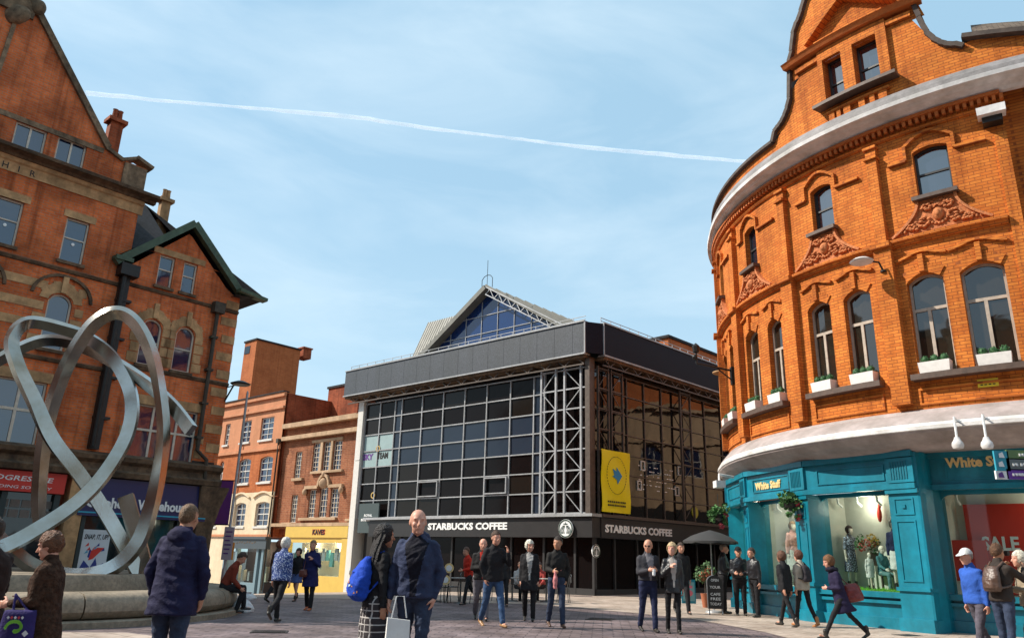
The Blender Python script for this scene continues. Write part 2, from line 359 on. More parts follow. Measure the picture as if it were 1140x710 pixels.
m_render = mat('salmon_render', (.56, .23, .11), .85, noise_s=4, noise_a=.1, bump=.1, weather=.15)
m_cream = mat('cream_render', (.72, .58, .40), .85, noise_s=4, noise_a=.1, bump=.1, weather=.15)
m_brickB = brick('brown_brick', (.36, .125, .055), (.25, .075, .033), (.36, .19, .11), bw=.3, bh=.1, weather=.35, ms=.013)
m_brickC = brick('back_brick', (.38, .085, .03), (.28, .06, .02), (.30, .11, .06), bw=.3, bh=.1, weather=.4)
m_beige = mat('beige_cornice', (.50, .33, .2), .85, noise_s=5, noise_a=.15, bump=.2, weather=.3)
m_white = mat('white_paint', (.66, .63, .58), .5, noise_s=5, noise_a=.06, weather=.12)
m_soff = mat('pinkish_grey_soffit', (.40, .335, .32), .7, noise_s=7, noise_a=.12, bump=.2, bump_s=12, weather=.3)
m_lead = mat('weathered_lead_grey', (.25, .23, .23), .7, noise_s=7, noise_a=.2, bump=.3, bump_s=12, weather=.35)
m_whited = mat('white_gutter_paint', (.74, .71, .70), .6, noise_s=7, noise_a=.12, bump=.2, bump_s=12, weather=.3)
m_offw = mat('aged_window_paint', (.58, .50, .40), .6, noise_s=8, noise_a=.15)
m_frameR = mat('timber_window_paint', (.42, .34, .27), .6, noise_s=8, noise_a=.2)
m_darkf = mat('dark_frame', (.03, .028, .028), .5)
m_slate = brick('roof_slate', (.045, .042, .045), (.03, .028, .03), (.015, .014, .014), bw=.3, bh=.16, weather=.3, ms=.012)
m_tile = brick('brown_roof_tile', (.20, .15, .11), (.15, .11, .08), (.07, .05, .04), bw=.25, bh=.12, weather=.4, ms=.012)
m_zinc = mat('roof_metal', (.17, .165, .145), .6, .1, noise_s=3, noise_a=.15, weather=.2)
m_green = mat('green_bargeboard', (.055, .09, .05), .6, noise_s=6, noise_a=.3, weather=.3)
m_iron = mat('black_iron', (.02, .018, .016), .5, .3, noise_s=8, noise_a=.3)
m_glassL = glass_dark('sash_glass', (.008, .020, .060), .04, 1.0, ior=1.65)
m_glassB = glass_dark('bay_window_glass', (.022, .017, .012), .03, .9, ior=1.6)
m_glassR = glass_dark('upper_window_glass', (.012, .016, .028), .03, 1.0, ior=2.0)
m_glassG2 = glass_dark('tinted_curtain_glass', (.014, .011, .009), .12, .2)
m_glassG = glass_dark('curtain_wall_glass', (.008, .006, .006), .12, .12)
m_glassBlue = glass_dark('blue_spandrel_glass', (.022, .032, .05), .18, .3)
m_glassGR = glass_dark('side_curtain_glass', (.006, .005, .005), .03, .7, ior=1.5)
m_glassT = glass_dark('pediment_glass', (.004, .028, .12), .03, .8, ior=1.5)
m_clear = glass_clear('shop_glass')
m_clear2 = glass_clear('shop_glass_reflective', (.8, .82, .8), 2.0)
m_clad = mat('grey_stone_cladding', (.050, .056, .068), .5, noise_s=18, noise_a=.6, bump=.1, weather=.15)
m_cladd = mat('shaded_cladding', (.012, .010, .016), .6, 0, .15, noise_s=20, noise_a=.3)  # attic cladding darkened in colour for the side turned from the sun
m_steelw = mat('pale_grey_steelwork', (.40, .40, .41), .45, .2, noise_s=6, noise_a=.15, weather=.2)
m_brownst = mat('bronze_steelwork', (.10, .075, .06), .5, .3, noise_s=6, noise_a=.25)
m_teal = mat('turquoise_shopfront_paint', (.0, .20, .29), .42, noise_s=5, noise_a=.16, bump=.12, bump_s=14, coat=.15, weather=.3)
m_teald = mat('turquoise_louvre_paint', (.0, .12, .17), .45)
m_gold = mat('gilt_letters', (.85, .62, .28), .4, .1)
m_letter = mat('white_letters', (.82, .82, .80), .5)
m_yellow = mat('yellow_banner_vinyl', (.85, .70, .0), .55, noise_s=1.5, noise_a=.05, bump=.15, bump_s=3)
m_blue = mat('banner_blue', (.02, .25, .5), .5)
m_dgreen = mat('emblem_dark', (.02, .05, .035), .5)
m_dark = mat('interior_dark', (.012, .010, .009), .8)
m_red = mat('red_sign', (.62, .03, .015), .5)
m_navy = mat('navy_fascia', (.01, .012, .09), .4)
m_purple = mat('purple_vinyl', (.12, .035, .22), .5, noise_s=4, noise_a=.1)
m_steelpipe = mat('grimy_cast_pipe', (.06, .045, .03), .7, .2, noise_s=5, noise_a=.4)
m_brownroof = m_tile
# ================================================================ ground
def paving(name, c1, c2, mortar, bw, bh, rot=0.0, weather=.3, rough=.7):
    m = brick(name, c1, c2, mortar, bw, bh, weather, ms=.012, bumpd=.008)
    t = m.node_tree; n = t.nodes; br = next(x for x in n if x.type == 'TEX_BRICK'); mp = n.new('ShaderNodeMapping'); mp.inputs['Rotation'].default_value = (0, 0, rot)
    tcn = next(x for x in n if x.type == 'TEX_COORD'); t.links.new(tcn.outputs['Object'], mp.inputs[0]); t.links.new(mp.outputs[0], br.inputs['Vector'])
    bs = n['Principled BSDF']; src = bs.inputs['Base Color'].links[0].from_socket      # trodden stains and flattened gum
    vo = n.new('ShaderNodeTexVoronoi'); vo.inputs['Scale'].default_value = 2.3; t.links.new(tcn.outputs['Object'], vo.inputs['Vector']); rg = n.new('ShaderNodeValToRGB'); rg.color_ramp.elements[0].position = .045; rg.color_ramp.elements[1].position = .06; rg.color_ramp.elements[0].color = (.5, .48, .46, 1); rg.color_ramp.elements[1].color = (1, 1, 1, 1); t.links.new(vo.outputs['Distance'], rg.inputs[0])
    ns = n.new('ShaderNodeTexNoise'); ns.inputs['Scale'].default_value = .45; ns.inputs['Detail'].default_value = 9; ns.inputs['Roughness'].default_value = .7; t.links.new(tcn.outputs['Object'], ns.inputs['Vector']); rn_ = n.new('ShaderNodeValToRGB'); rn_.color_ramp.elements[0].position = .36; rn_.color_ramp.elements[1].position = .6; rn_.color_ramp.elements[0].color = (.66, .64, .62, 1); rn_.color_ramp.elements[1].color = (1.0, 1.0, 1.0, 1); t.links.new(ns.outputs['Fac'], rn_.inputs[0])
    last = src
    for q in (rg, rn_): mq = n.new('ShaderNodeMix'); mq.data_type = 'RGBA'; mq.blend_type = 'MULTIPLY'; mq.inputs[0].default_value = 1; t.links.new(last, mq.inputs[6]); t.links.new(q.outputs[0], mq.inputs[7]); last = mq.outputs[2]
    t.links.new(last, bs.inputs['Base Color'])
    n['Principled BSDF'].inputs['Roughness'].default_value = rough; n['Principled BSDF'].inputs['Specular IOR Level'].default_value = .4
    return m
m_setts = paving('purple_grey_setts', (.27, .205, .205), (.17, .13, .14), (.06, .046, .05), .40, .20, .12, .45, .62)
m_flags = paving('pale_granite_flags', (.54, .44, .37), (.44, .36, .30), (.24, .19, .16), .62, .42, .72, .25)
m_asph = mat('asphalt', (.05, .05, .05), .9, noise_s=20, noise_a=.2)
def sheet(name, xs, ys, m, dz, inside=None, kind='structure'):
    mb = MB()
    for a, b in zip(xs[:-1], xs[1:]):
        for c, d in zip(ys[:-1], ys[1:]):
            P = [(a, c), (b, c), (b, d), (a, d)]
            if inside and not inside((a + b) / 2, (c + d) / 2): continue
            mb.face([(x, y, gz(x, y) + dz) for x, y in P], P, smooth=True)
    return tag(mb.build(name, m, merge=True), kind=kind)
def seq(a, b, s): n = int(round((b - a) / s)); return [a + (b - a) * k / n for k in range(n + 1)]
sheet('ground', [-3000, -400, -120] + seq(-60, 60, 2.0) + [120, 400, 3000], [-3000, -200, -40] + seq(-16, 70, 2.0) + [120, 400, 3000], m_asph, -.012)
sheet('square_paving', seq(-32, 30, 1.0), seq(-10, 62, 1.0), m_setts, 0.0)
# paler granite flags: a band round the square edge and a broad apron before the right hand shop
def strip(name, pts, m, dz):
    bm = bmesh.new(); vs = [bm.verts.new((x, y, 0)) for x, y in pts]; bm.faces.new(vs)
    for k in range(-40, 45, 2):
        for ax in ((1, 0, 0), (0, 1, 0)):
            bmesh.ops.bisect_plane(bm, geom=bm.verts[:] + bm.edges[:] + bm.faces[:], plane_co=(k, k, 0), plane_no=ax)
    for v in bm.verts: v.co.z = gz(v.co.x, v.co.y) + dz
    me = bpy.data.meshes.new(name); bm.to_mesh(me); bm.free(); me.materials.append(m); o = bpy.data.objects.new(name, me); COL.objects.link(o)
    return tag(o, kind='structure')
def px2(*ps): return [tuple(gpt(*p)[:2]) for p in ps]
A_ = px2((235, 664), (400, 666.5), (500, 670), (600, 672.5), (700, 681.5), (770, 688.5), (850, 703), (900, 716), (980, 745), (1060, 790))
strip('granite_paving', A_ + [(9, 4), (30, 4), (30, 21), (12, 34), (14, 44), (3.2, 33.0), (-7.5, 41), (-20, 52), (-26, 50)], m_flags, .006)
strip('granite_kerb_patch', px2((-40, 703), (140, 704), (215, 713), (150, 760), (-60, 790)), m_flags, .006)

# ================================================================ contrail
mb = MB(); rnd = random.Random(3)
cps = [(96, 104), (180, 112), (300, 122), (400, 131), (470, 142), (540, 150), (600, 158), (680, 167), (760, 174), (845, 181)]
mc = bpy.data.materials.new('condensation_trail'); mc.use_nodes = True; t = mc.node_tree; n = t.nodes; l = t.links; b = n['Principled BSDF']; b.inputs['Base Color'].default_value = (.9, .9, .9, 1); b.inputs['Roughness'].default_value = 1
b.inputs['Emission Color'].default_value = (.8, .85, .95, 1); b.inputs['Emission Strength'].default_value = .35
tcn = n.new('ShaderNodeTexCoord'); nn = n.new('ShaderNodeTexNoise'); nn.inputs['Scale'].default_value = .012; nn.inputs['Detail'].default_value = 6; l.new(tcn.outputs['Object'], nn.inputs['Vector'])
lw = n.new('ShaderNodeLayerWeight'); lw.inputs[0].default_value = .35; inv = n.new('ShaderNodeMath'); inv.operation = 'SUBTRACT'; inv.inputs[0].default_value = 1.0; l.new(lw.outputs['Facing'], inv.inputs[1])
mrr = n.new('ShaderNodeMapRange'); mrr.inputs[1].default_value = .12; mrr.inputs[2].default_value = .6; l.new(nn.outputs['Fac'], mrr.inputs[0])
mu = n.new('ShaderNodeMath'); mu.operation = 'MULTIPLY'; l.new(inv.outputs[0], mu.inputs[0]); l.new(mrr.outputs[0], mu.inputs[1])
mu2 = n.new('ShaderNodeMath'); mu2.operation = 'MULTIPLY'; mu2.inputs[1].default_value = .5; l.new(mu.outputs[0], mu2.inputs[0]); l.new(mu2.outputs[0], b.inputs['Alpha'])
pts = []; rr = []
for i in range(len(cps) - 1):
    for k in range(6):
        f = k / 6; x = cps[i][0] * (1 - f) + cps[i + 1][0] * f; y = cps[i][1] * (1 - f) + cps[i + 1][1] * f
        r = ray(x, y + rnd.uniform(-.5, .5)); pts.append(CAM0 + r * (3000 / r.z * .5)); rr.append(pts[-1].length * (.0023 + .0005 * math.sin(x * .02) + rnd.uniform(-.0003, .0003)))
mb.tube(pts, rr, 10)
tag(mb.build('contrail', mc, merge=True), 'thin white aircraft contrail crossing the pale blue sky', 'contrail')

# ================================================================ glass fronted building (centre)
GL = Flat(G0, (.755, -.656)); GR = Flat(G0, (.70, .714))
gb = empty('glass_building', (G0.x, G0.y, 0), 0, 'dark glass curtain wall building with pediment roof and coffee shop below', 'building')
def P(mb, name, m, parent, **k):
    o = mb.build(name, m, parent, **k)
    if parent: o.matrix_parent_inverse = Matrix.Translation(-Vector(parent.location)) if parent.type == 'EMPTY' and parent.rotation_euler.z == 0 else parent.matrix_world.inverted()
    return o
def under(o, parent): o.parent = parent; o.matrix_parent_inverse = Matrix.Translation(-Vector(parent.location)); return o
W0 = -14.95
rowz = [3.12 + .857 * k for k in range(8)]
pr_n = random.Random(21)
def pane_(mb, sf, a, b, c, d, o0, o1):       # each pane sits very slightly out of true
    j = [pr_n.uniform(-.007, .007) for _ in range(4)]; q = [(a, c), (b, c), (b, d), (a, d)]
    mb.hexa([sf.p(u, z, o0 + k) for (u, z), k in zip(q, j)] + [sf.p(u, z, o1 + k) for (u, z), k in zip(q, j)])
colsL = [GL.uz(x, 500)[0] for x in (400, 419.5, 436.5, 445.5, 468, 491, 514.6, 539.5, 566, 593, 605)]
colsL = [GL.uz(x, y)[0] for x, y in ((406, 470), (422, 470), (438.5, 470), (446, 470), (468.5, 470), (492, 470), (516, 470), (541, 460), (567.3, 460), (593.5, 460), (605.5, 460))]
# floors / core behind the glass
mb = MB(); fbox(mb, GL, -14.6, -.2, -1.0, 9.4, -8.6, -.35); P(mb, 'core', m_dark, gb)
g = MB(); gB = MB(); gT = MB()
for i in range(len(colsL) - 1):
    for j in range(7):
        a, b = colsL[i] + .012, colsL[i + 1] - .012; c, d = rowz[j] + .012, rowz[j + 1] - .012
        blue = (j in (3, 4) and i >= 3) or i in (2, 9)
        pane_(gB if blue else (gT if pr_n.random() < .22 else g), GL, a, b, c, d, -.12, -.09)
gC = MB()
for a, b in ((colsL[-1], -1.95), (-1.95, -.14)):
    for j in range(7): poly(gC, GL, [(a + .02, rowz[j] + .01), (b - .02, rowz[j] + .01), (b - .02, rowz[j + 1] - .01), (a + .02, rowz[j + 1] - .01)], -.16, -.13)
P(g, 'curtain_glass', m_glassG, gb); P(gC, 'corner_bay_glass', m_glassG, gb); P(gT, 'tinted_panes', m_glassG2, gb); P(gB, 'blue_panel_glass', m_glassBlue, gb)
mb = MB()
for u in colsL: bar(mb, GL, (u, 3.1), (u, 9.14), .055, -.12, -.02)
for z in rowz: bar(mb, GL, (colsL[0], z), (colsL[-1], z), .05, -.13, -.03)
# two opened vents
for (i, j) in ((4, 1), (7, 1)):
    a, b, c, d = colsL[i] + .06, colsL[i + 1] - .06, rowz[j] + .06, rowz[j + 1] - .06
    ring(mb, GL, [(a, c), (b, c), (b, d), (a, d)], .05, -.03, .06)
P(mb, 'mullions', m_steelw, gb)
# lattice trusses in front of the corner bay
tz = [GL.uz(606, 414.6)[0], GL.uz(622, 413)[0], GL.uz(631.5, 413)[0], GL.uz(649.5, 409)[0]]
for k, (a, b) in enumerate(((tz[0], tz[1]), (tz[2], tz[3]))):
    mb = MB()
    for u in (a, b): bar(mb, GL, (u, 3.1), (u, 9.25), .085, .12, .22)
    for j in range(8): bar(mb, GL, (a, rowz[j]), (b, rowz[j]), .06, .13, .2)
    for j in range(7):
        p, q = ((a, rowz[j]), (b, rowz[j + 1])); 
        if (j + k) % 2: p, q = (b, rowz[j]), (a, rowz[j + 1])
        bar(mb, GL, p, q, .035, .15, .18)
    P(mb, 'lattice_truss', m_steelw, gb)
mb = MB()
for j in range(8): bar(mb, GL, (tz[1], rowz[j]), (tz[2], rowz[j]), .05, .13, .19); bar(mb, GL, (tz[3], rowz[j]), (-.05, rowz[j]), .05, .13, .19)
P(mb, 'truss_ties', m_steelw, gb)
mb = MB(); fbox(mb, GL, -.13, .10, 3.05, 9.45, -.1, .28); P(mb, 'corner_column', m_brownst, gb)
# end pier of white render
mb = MB(); fbox(mb, GL, -15.38, colsL[0] - .03, -1.2, 9.3, -1.0, .12); fbox(mb, GL, -15.30, -14.97, 6.1, 6.14, .11, .14); P(mb, 'end_pier', m_white, gb)
# right face
GE = 11.9
colsR = [GR.uz(x, y)[0] for x, y in ((667, 440), (698.5, 440), (717.7, 445), (737, 450), (759, 455), (784.5, 460), (803, 465))]
colsR = [.16] + colsR[1:] + [11.7]
mb = MB(); fbox(mb, GR, .4, 14, -1, 9.4, -8.6, -.35); P(mb, 'side_core', m_dark, gb)
g = MB(); mb = MB()
for a, b in zip(colsR[:-1], colsR[1:]):
    for j in range(7): pane_(g, GR, a + .012, b - .012, rowz[j] + .012, rowz[j + 1] - .012, -.12, -.09)
for u in colsR: bar(mb, GR, (u, 3.1), (u, 9.14), .05, -.12, -.03)
for z in rowz: bar(mb, GR, (colsR[0], z), (colsR[-1], z), .04, -.13, -.04)
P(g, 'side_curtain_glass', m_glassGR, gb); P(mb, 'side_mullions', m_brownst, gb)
for (a, b) in ((.25, .95), (1.15, 1.95), (6.6, 7.5)):
    mb = MB()
    for u in (a, b): bar(mb, GR, (u, 3.1), (u, 9.2), .06, .1, .2)
    for j in range(8): bar(mb, GR, (a, rowz[j]), (b, rowz[j]), .05, .12, .18)
    for j in range(7):
        p, q = ((a, rowz[j]), (b, rowz[j + 1]))
        if j % 2: p, q = (b, rowz[j]), (a, rowz[j + 1])
        bar(mb, GR, p, q, .03, .14, .17)
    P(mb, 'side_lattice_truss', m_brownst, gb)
# white framed vents and lettering pattern on side glass
mb = MB()
for x, y in ((716.8, 518), (758, 524), (713, 540), (755, 546.5)):
    u, z = GR.uz(x, y); ring(mb, GR, [(u - .16, z - .21), (u + .16, z - .21), (u + .16, z + .21), (u - .16, z + .21)], .045, -.08, -.03)
split(P(mb, 'vent_frame', m_white, gb))
# attic fascia of cladding panels
fz0, fz1 = 9.62, 11.0
mb = MB(); u = -16.25; k = 0
while u < .02:
    b = min(u + .98, .06); fbox(mb, GL, u, b - .012, fz0 + .02, fz1, .2, .55); u = b + 1e-6
    if b >= .06: break
P(mb, 'attic_fascia', m_clad, gb)
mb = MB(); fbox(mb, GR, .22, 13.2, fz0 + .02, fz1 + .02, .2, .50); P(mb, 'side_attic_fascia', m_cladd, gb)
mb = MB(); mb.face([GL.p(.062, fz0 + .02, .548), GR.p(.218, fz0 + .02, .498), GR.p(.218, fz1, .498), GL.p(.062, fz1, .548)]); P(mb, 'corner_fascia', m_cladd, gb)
mb = MB(); fbox(mb, GL, -16.27, .06, fz0 - .04, fz0 + .02, .18, .6); fbox(mb, GR, .24, 13.2, fz0 - .04, fz0 + .02, .18, .54)
fbox(mb, GL, -16.27, .06, fz1 + .002, fz1 + .05, .2, .6); fbox(mb, GR, .24, 13.2, fz1 + .022, fz1 + .05, .2, .54)
bar(mb, GL, (.06, fz0), (.06, fz1), .05, .52, .58); bar(mb, GR, (.23, fz0), (.23, fz1), .05, .48, .54)
P(mb, 'fascia_trim', m_steelw, gb)
# soffit trusses below the fascia
mb = MB()
for sf, a, b in ((GL, -16, -.1), (GR, .3, 13)):
    bar(mb, sf, (a, 9.2), (b, 9.2), .06, .35, .42)
    n_ = int((b - a) / .5)
    for k in range(n_):
        p = a + (b - a) * k / n_; q = a + (b - a) * (k + 1) / n_
        bar(mb, sf, (p, 9.22 if k % 2 else 9.58), (q, 9.58 if k % 2 else 9.22), .035, .37, .40)
    for k in range(int((b - a) / 1.4)):
        uu = a + .4 + 1.4 * k; fbox(mb, sf, uu, uu + .06, 9.38, 9.46, -.3, .36)
P(mb, 'soffit_truss', m_brownst, gb)
mb = MB(); fbox(mb, GL, -16.2, .0, 9.46, 9.57, -8.6, .5); fbox(mb, GR, .3, 14, 9.46, 9.57, -8.4, .45); P(mb, 'soffit', m_stoned, gb)
mb = MB(); mb.face([GL.p(-16.2, 10.9, .2), GL.p(0, 10.9, .2), GR.p(13.2, 10.9, .2), GR.p(13.2, 10.9, .2) + GL.p(-16.2, 0, 0) - GL.p(0, 0, 0)]); P(mb, 'flat_roof', m_zinc, gb)
# handrail on the attic
mb = MB()
for sf, a, b in ((GL, -16.1, -.05), (GR, .3, 13)):
    for zz in (11.18, 11.32): bar(mb, sf, (a, zz), (b, zz), .025, .3, .325)
    for k in range(int((b - a) / .7) + 1): bar(mb, sf, (a + .7 * k, 11.04), (a + .7 * k, 11.34), .022, .3, .322)
P(mb, 'guard_rail', m_steelw, gb)
# pediment: glazed gable with roof running back
pa = (-6.3, 13.98); pl = (-11.1, 10.95); pr = (-1.5, 10.95)
g = MB(); poly(g, GL, [pl, pr, pa], -.45, -.4); P(g, 'pediment_glazing', m_glassT, gb)
mb = MB()
for k in range(1, 9):
    u = pl[0] + (pr[0] - pl[0]) * k / 9; zt = 10.95 + 3.0 * (1 - abs(u - pa[0]) / 4.8); bar(mb, GL, (u, 10.95), (u, zt - .12), .03, -.4, -.36)
for z in (11.85, 12.75):
    hw = 4.8 * (13.95 - z) / 3.0; bar(mb, GL, (pa[0] - hw, z), (pa[0] + hw, z), .03, -.4, -.36)
P(mb, 'pediment_bars', m_steelw, gb)
mb = MB()
bar(mb, GL, (pl[0] - .2, pl[1] - .1), (pa[0], pa[1] + .08), .24, -.45, .1)
P(mb, 'raking_edge', m_zinc, gb)
mb = MB()
for dz in (.1, -.28): bar(mb, GL, (pa[0], pa[1] + dz), (pr[0] + .35, pr[1] + dz), .05, -.05, .02)
nn_ = 18
for k in range(nn_):
    f0, f1 = k / nn_, (k + 1) / nn_; q0 = Vector(pa).lerp(Vector((pr[0] + .35, pr[1])), f0); q1 = Vector(pa).lerp(Vector((pr[0] + .35, pr[1])), f1)
    bar(mb, GL, (q0.x, q0.y + (.1 if k % 2 else -.28)), (q1.x, q1.y + (-.28 if k % 2 else .1)), .035, -.04, 0)
P(mb, 'raking_lattice', m_steelw, gb)
mb = MB(); bk = -11.5
for s_ in (0, 1):
    e = pr if s_ else pl; ex = e[0] + (.4 if s_ else -.4)
    A, B, C_, D = GL.p(pa[0], pa[1] + .2, .0), GL.p(ex, e[1] - .02, .0), GL.p(ex, e[1] - .02, bk), GL.p(pa[0], pa[1] + .2, bk)
    dn = Vector((0, 0, -.12)); mb.hexa([A + dn, B + dn, C_ + dn, D + dn, A, B, C_, D])
    for k in range(15):
        f = k / 15; p = A.lerp(D, f); q = B.lerp(C_, f); o_ = GL.n * .04; up = Vector((0, 0, .05)); mb.hexa([p, q, q - o_, p - o_, p + up, q + up, q - o_ + up, p - o_ + up])
P(mb, 'pediment_roof', m_zinc, gb)
mb = MB()   # cross roof to the left, standing seams
ea, rz_ = (-12.6, 11.05), 13.2
A, B, C_, D = GL.p(-12.18, 11.1, -.5), GL.p(-8.5, 11.1, -.5), GL.p(-8.5, 13.72, -1.7), GL.p(-12.18, 13.72, -1.7)
E1, E2 = GL.p(-12.18, 11.05, -3.6), GL.p(-8.5, 11.05, -3.6); dn = Vector((0, 0, -.1))
mb.hexa([A + dn, B + dn, C_ + dn, D + dn, A, B, C_, D]); mb.hexa([D + dn, C_ + dn, E2 + dn, E1 + dn, D, C_, E2, E1])
for k in range(20):
    f = k / 20; p = A.lerp(B, f); q = D.lerp(C_, f); o_ = GL.d * .03; up = Vector((0, 0, .05)); mb.hexa([p, p + o_, q + o_, q, p + up, p + o_ + up, q + o_ + up, q + up])
mb.face([A + dn, D + dn, E1 + dn]); P(mb, 'cross_roof', m_zinc, gb)
mb = MB(); top = GL.p(pa[0], pa[1] + .2, -.1)
for s_ in (-.35, .35):
    mb.tube([top + GL.d * s_ + Vector((0, 0, -.15)), top + GL.d * s_ + Vector((0, 0, .35)), top + GL.d * s_ * .6 + Vector((0, 0, .5))], .018, 5)
mb.tube([top + GL.d * -.21 + Vector((0, 0, .5)), top + Vector((0, 0, .56)), top + GL.d * .21 + Vector((0, 0, .5))], .018, 5)
mb.tube([top, top + Vector((0, 0, 1.35))], .014, 5); P(mb, 'roof_aerial', m_iron, gb)
# ground floor: canopy sill, fascia band, shop glass
mb = MB(); fbox(mb, GL, -13.9, .28, 2.98, 3.09, -.3, .42); P(mb, 'canopy_edge', m_steelw, gb)
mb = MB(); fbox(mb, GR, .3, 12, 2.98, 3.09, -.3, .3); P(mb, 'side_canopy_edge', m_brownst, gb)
mb = MB(); fbox(mb, GL, -13.5, .2, 2.18, 2.97, -.3, .30); fbox(mb, GR, .31, 12, 2.18, 2.97, -.3, .22); P(mb, 'shop_fascia', mat('black_fascia', (.02, .018, .018), .45, noise_s=3, noise_a=.2), gb)
mb = MB()
for u in (-13.4, -11.6, -9.8, -8.0, -6.2, -4.4, -2.6, -1.0, -.1): fbox(mb, GL, u, u + .10, -1.0, 2.2, -.3, -.12)
for u in (.3, 1.6, 3.2, 4.8, 6.4, 8, 9.6, 11.2): fbox(mb, GR, u, u + .10, -.6, 2.2, -.3, -.12)
fbox(mb, GL, -13.4, 0, -1.0, .25, -.29, -.13); fbox(mb, GR, .35, 12, -1.0, .22, -.29, -.13)
P(mb, 'shopfront_frame', m_darkf, gb)
g = MB(); poly(g, GL, [(-13.35, -.5), (-.1, -.5), (-.1, 2.19), (-13.35, 2.19)], -.22, -.2); poly(g, GR, [(.35, -.3), (12, -.3), (12, 2.19), (.35, 2.19)], -.22, -.2); P(g, 'shopfront_glass', m_glassG, gb)
L1 = text(GL, 'STARBUCKS COFFEE', (GL.uz(482, 592)[0] + GL.uz(569, 590)[0]) / 2, 2.50, .40, .30, m_letter, gb, bold=.016, width=GL.uz(570, 590)[0] - GL.uz(481.5, 592)[0]); under(L1, gb)
L2 = text(GR, 'STARBUCKS COFFEE', (GR.uz(669, 592)[0] + GR.uz(743, 597)[0]) / 2, 2.42, .40, .22, m_letter, gb, bold=.016, width=GR.uz(743.5, 597)[0] - GR.uz(669, 592)[0]); under(L2, gb)
# round emblems: white disc with dark crowned wavy haired figure reduced to bands
def emblem(sf, x, y, r, off):
    u, z = sf.uz(x, y, off); mb = MB()
    circ = lambda q, a=1.0: [(u + q * math.cos(2 * PI * k / 28), z + a * q * math.sin(2 * PI * k / 28)) for k in range(28)]
    poly(mb, sf, circ(r), off - .05, off); o = P(mb, 'emblem_disc', m_letter, gb)
    mb = MB(); ring(mb, sf, circ(r * .97), r * .14, off, off + .008)
    for s_ in (-1, 1):
        for q in (.25, .48, .68):
            for k in range(6):
                a0 = k / 6; pz = z + r * (.25 - a0 * .85); uu = u + s_ * r * (q * (.55 + .45 * math.sin(a0 * PI)))
                if math.hypot(uu - u, pz - z) < r * .8: poly(mb, sf, [(uu - r * .04, pz - r * .09), (uu + r * .04, pz - r * .09), (uu + r * .04, pz + r * .07), (uu - r * .04, pz + r * .07)], off, off + .01)
    for k in (-1, 0, 1): poly(mb, sf, [(u + k * r * .2 - r * .1, z + r * .42), (u + k * r * .2 + r * .1, z + r * .42), (u + k * r * .2, z + r * (.72 if k == 0 else .6))], off, off + .01)
    o2 = mb.build('emblem_mark', m_dgreen, o)
    o2.matrix_parent_inverse = Matrix.Identity(4)
    return o
emblem(GL, 629.5, 588, .36, .42); emblem(GR, 664, 613, .26, .0)
# grey name board, blue-grey window posters
u0, z0 = GL.uz(401, 593); u1, z1 = GL.uz(425.5, 560)
mb = MB(); fbox(mb, GL, u0, u1, z0, z1, .12, .2); nb = P(mb, 'name_board', mat('grey_board', (.05, .07, .07), .5), gb)
for s_, zz in (('ROYAL', .55), ('BUILDINGS', .40)):
    t_ = text(GL, s_, (u0 + u1) / 2, z0 + (z1 - z0) * zz, .17, .2, m_letter, None, bold=.004, width=(u1 - u0) * (.4 if s_ == 'ROYAL' else .68)); t_.parent = nb; t_.matrix_parent_inverse = Matrix.Translation(-Vector(gb.location)) @ Matrix.Translation(Vector(gb.location)) if 0 else Matrix.Identity(4)
mb = MB(); po = mat('pale_blue_window_film', (.28, .38, .38), .5, noise_s=2, noise_a=.1)
for i in (0, 1):
    for j in (3, 4):
        poly(mb, GL, [(colsL[i] + .05, rowz[j] + .04 - (.86 if 0 else 0)), (colsL[i + 1] - .05, rowz[j] + .04), (colsL[i + 1] - .05, rowz[j + 1] - .04), (colsL[i] + .05, rowz[j + 1] - .04)], -.09, -.08)
pf = P(mb, 'window_film', po, gb)
t_ = text(GL, 'SKY', colsL[0] + .42, rowz[3] + .42, .42, -.075, m_purple, None, bold=.02, ext=.006, width=.85); t_.parent = pf
t_ = text(GL, 'TEAM', colsL[1] + .42, rowz[3] + .42, .42, -.075, m_iron, None, bold=.02, ext=.006, width=.85); t_.parent = pf
mb = MB()
for (x, y) in ((420, 499), (414.5, 551)):
    u, z = GL.uz(x, y); ring(mb, GL, [(u + .16 * math.cos(k * PI / 8), z + .16 * math.sin(k * PI / 8)) for k in range(16)], .05, -.05, -.03)
split(P(mb, 'window_ring_mark', mat('ring_yellow', (.6, .4, .12), .5), gb))
# yellow banner
u0, z1 = GR.uz(669.5, 499, .3); u1, z0 = GR.uz(702, 572, .3)
mb = MB()
nzs = 10
R_ = [[GR.p(u0 + (u1 - u0) * a / 6, z0 + (z1 - z0) * b / nzs, .30 + .03 * math.sin(b * .9 + a)) for a in range(7)] for b in range(nzs + 1)]
for a, b in zip(R_[:-1], R_[1:]):
    for k in range(6): mb.face([a[k], a[k + 1], b[k + 1], b[k]], smooth=True); mb.face([p - GR.n * .02 for p in (b[k], b[k + 1], a[k + 1], a[k])], smooth=True)
bn = tag(mb.build('banner', m_yellow, merge=True), 'tall yellow banner with blue arrow hung on the dark glass side wall', 'banner')
uc, zc = (u0 + u1) / 2, z0 + (z1 - z0) * .60; rr_ = (u1 - u0) * .34
mb = MB(); 
for k in range(40):
    a0, a1 = 2 * PI * k / 40, 2 * PI * (k + .62) / 40
    bar(mb, GR, (uc + rr_ * math.cos(a0), zc + rr_ * 1.15 * math.sin(a0)), (uc + rr_ * math.cos(a1), zc + rr_ * 1.15 * math.sin(a1)), .02, .335, .345)
rn = random.Random(5)
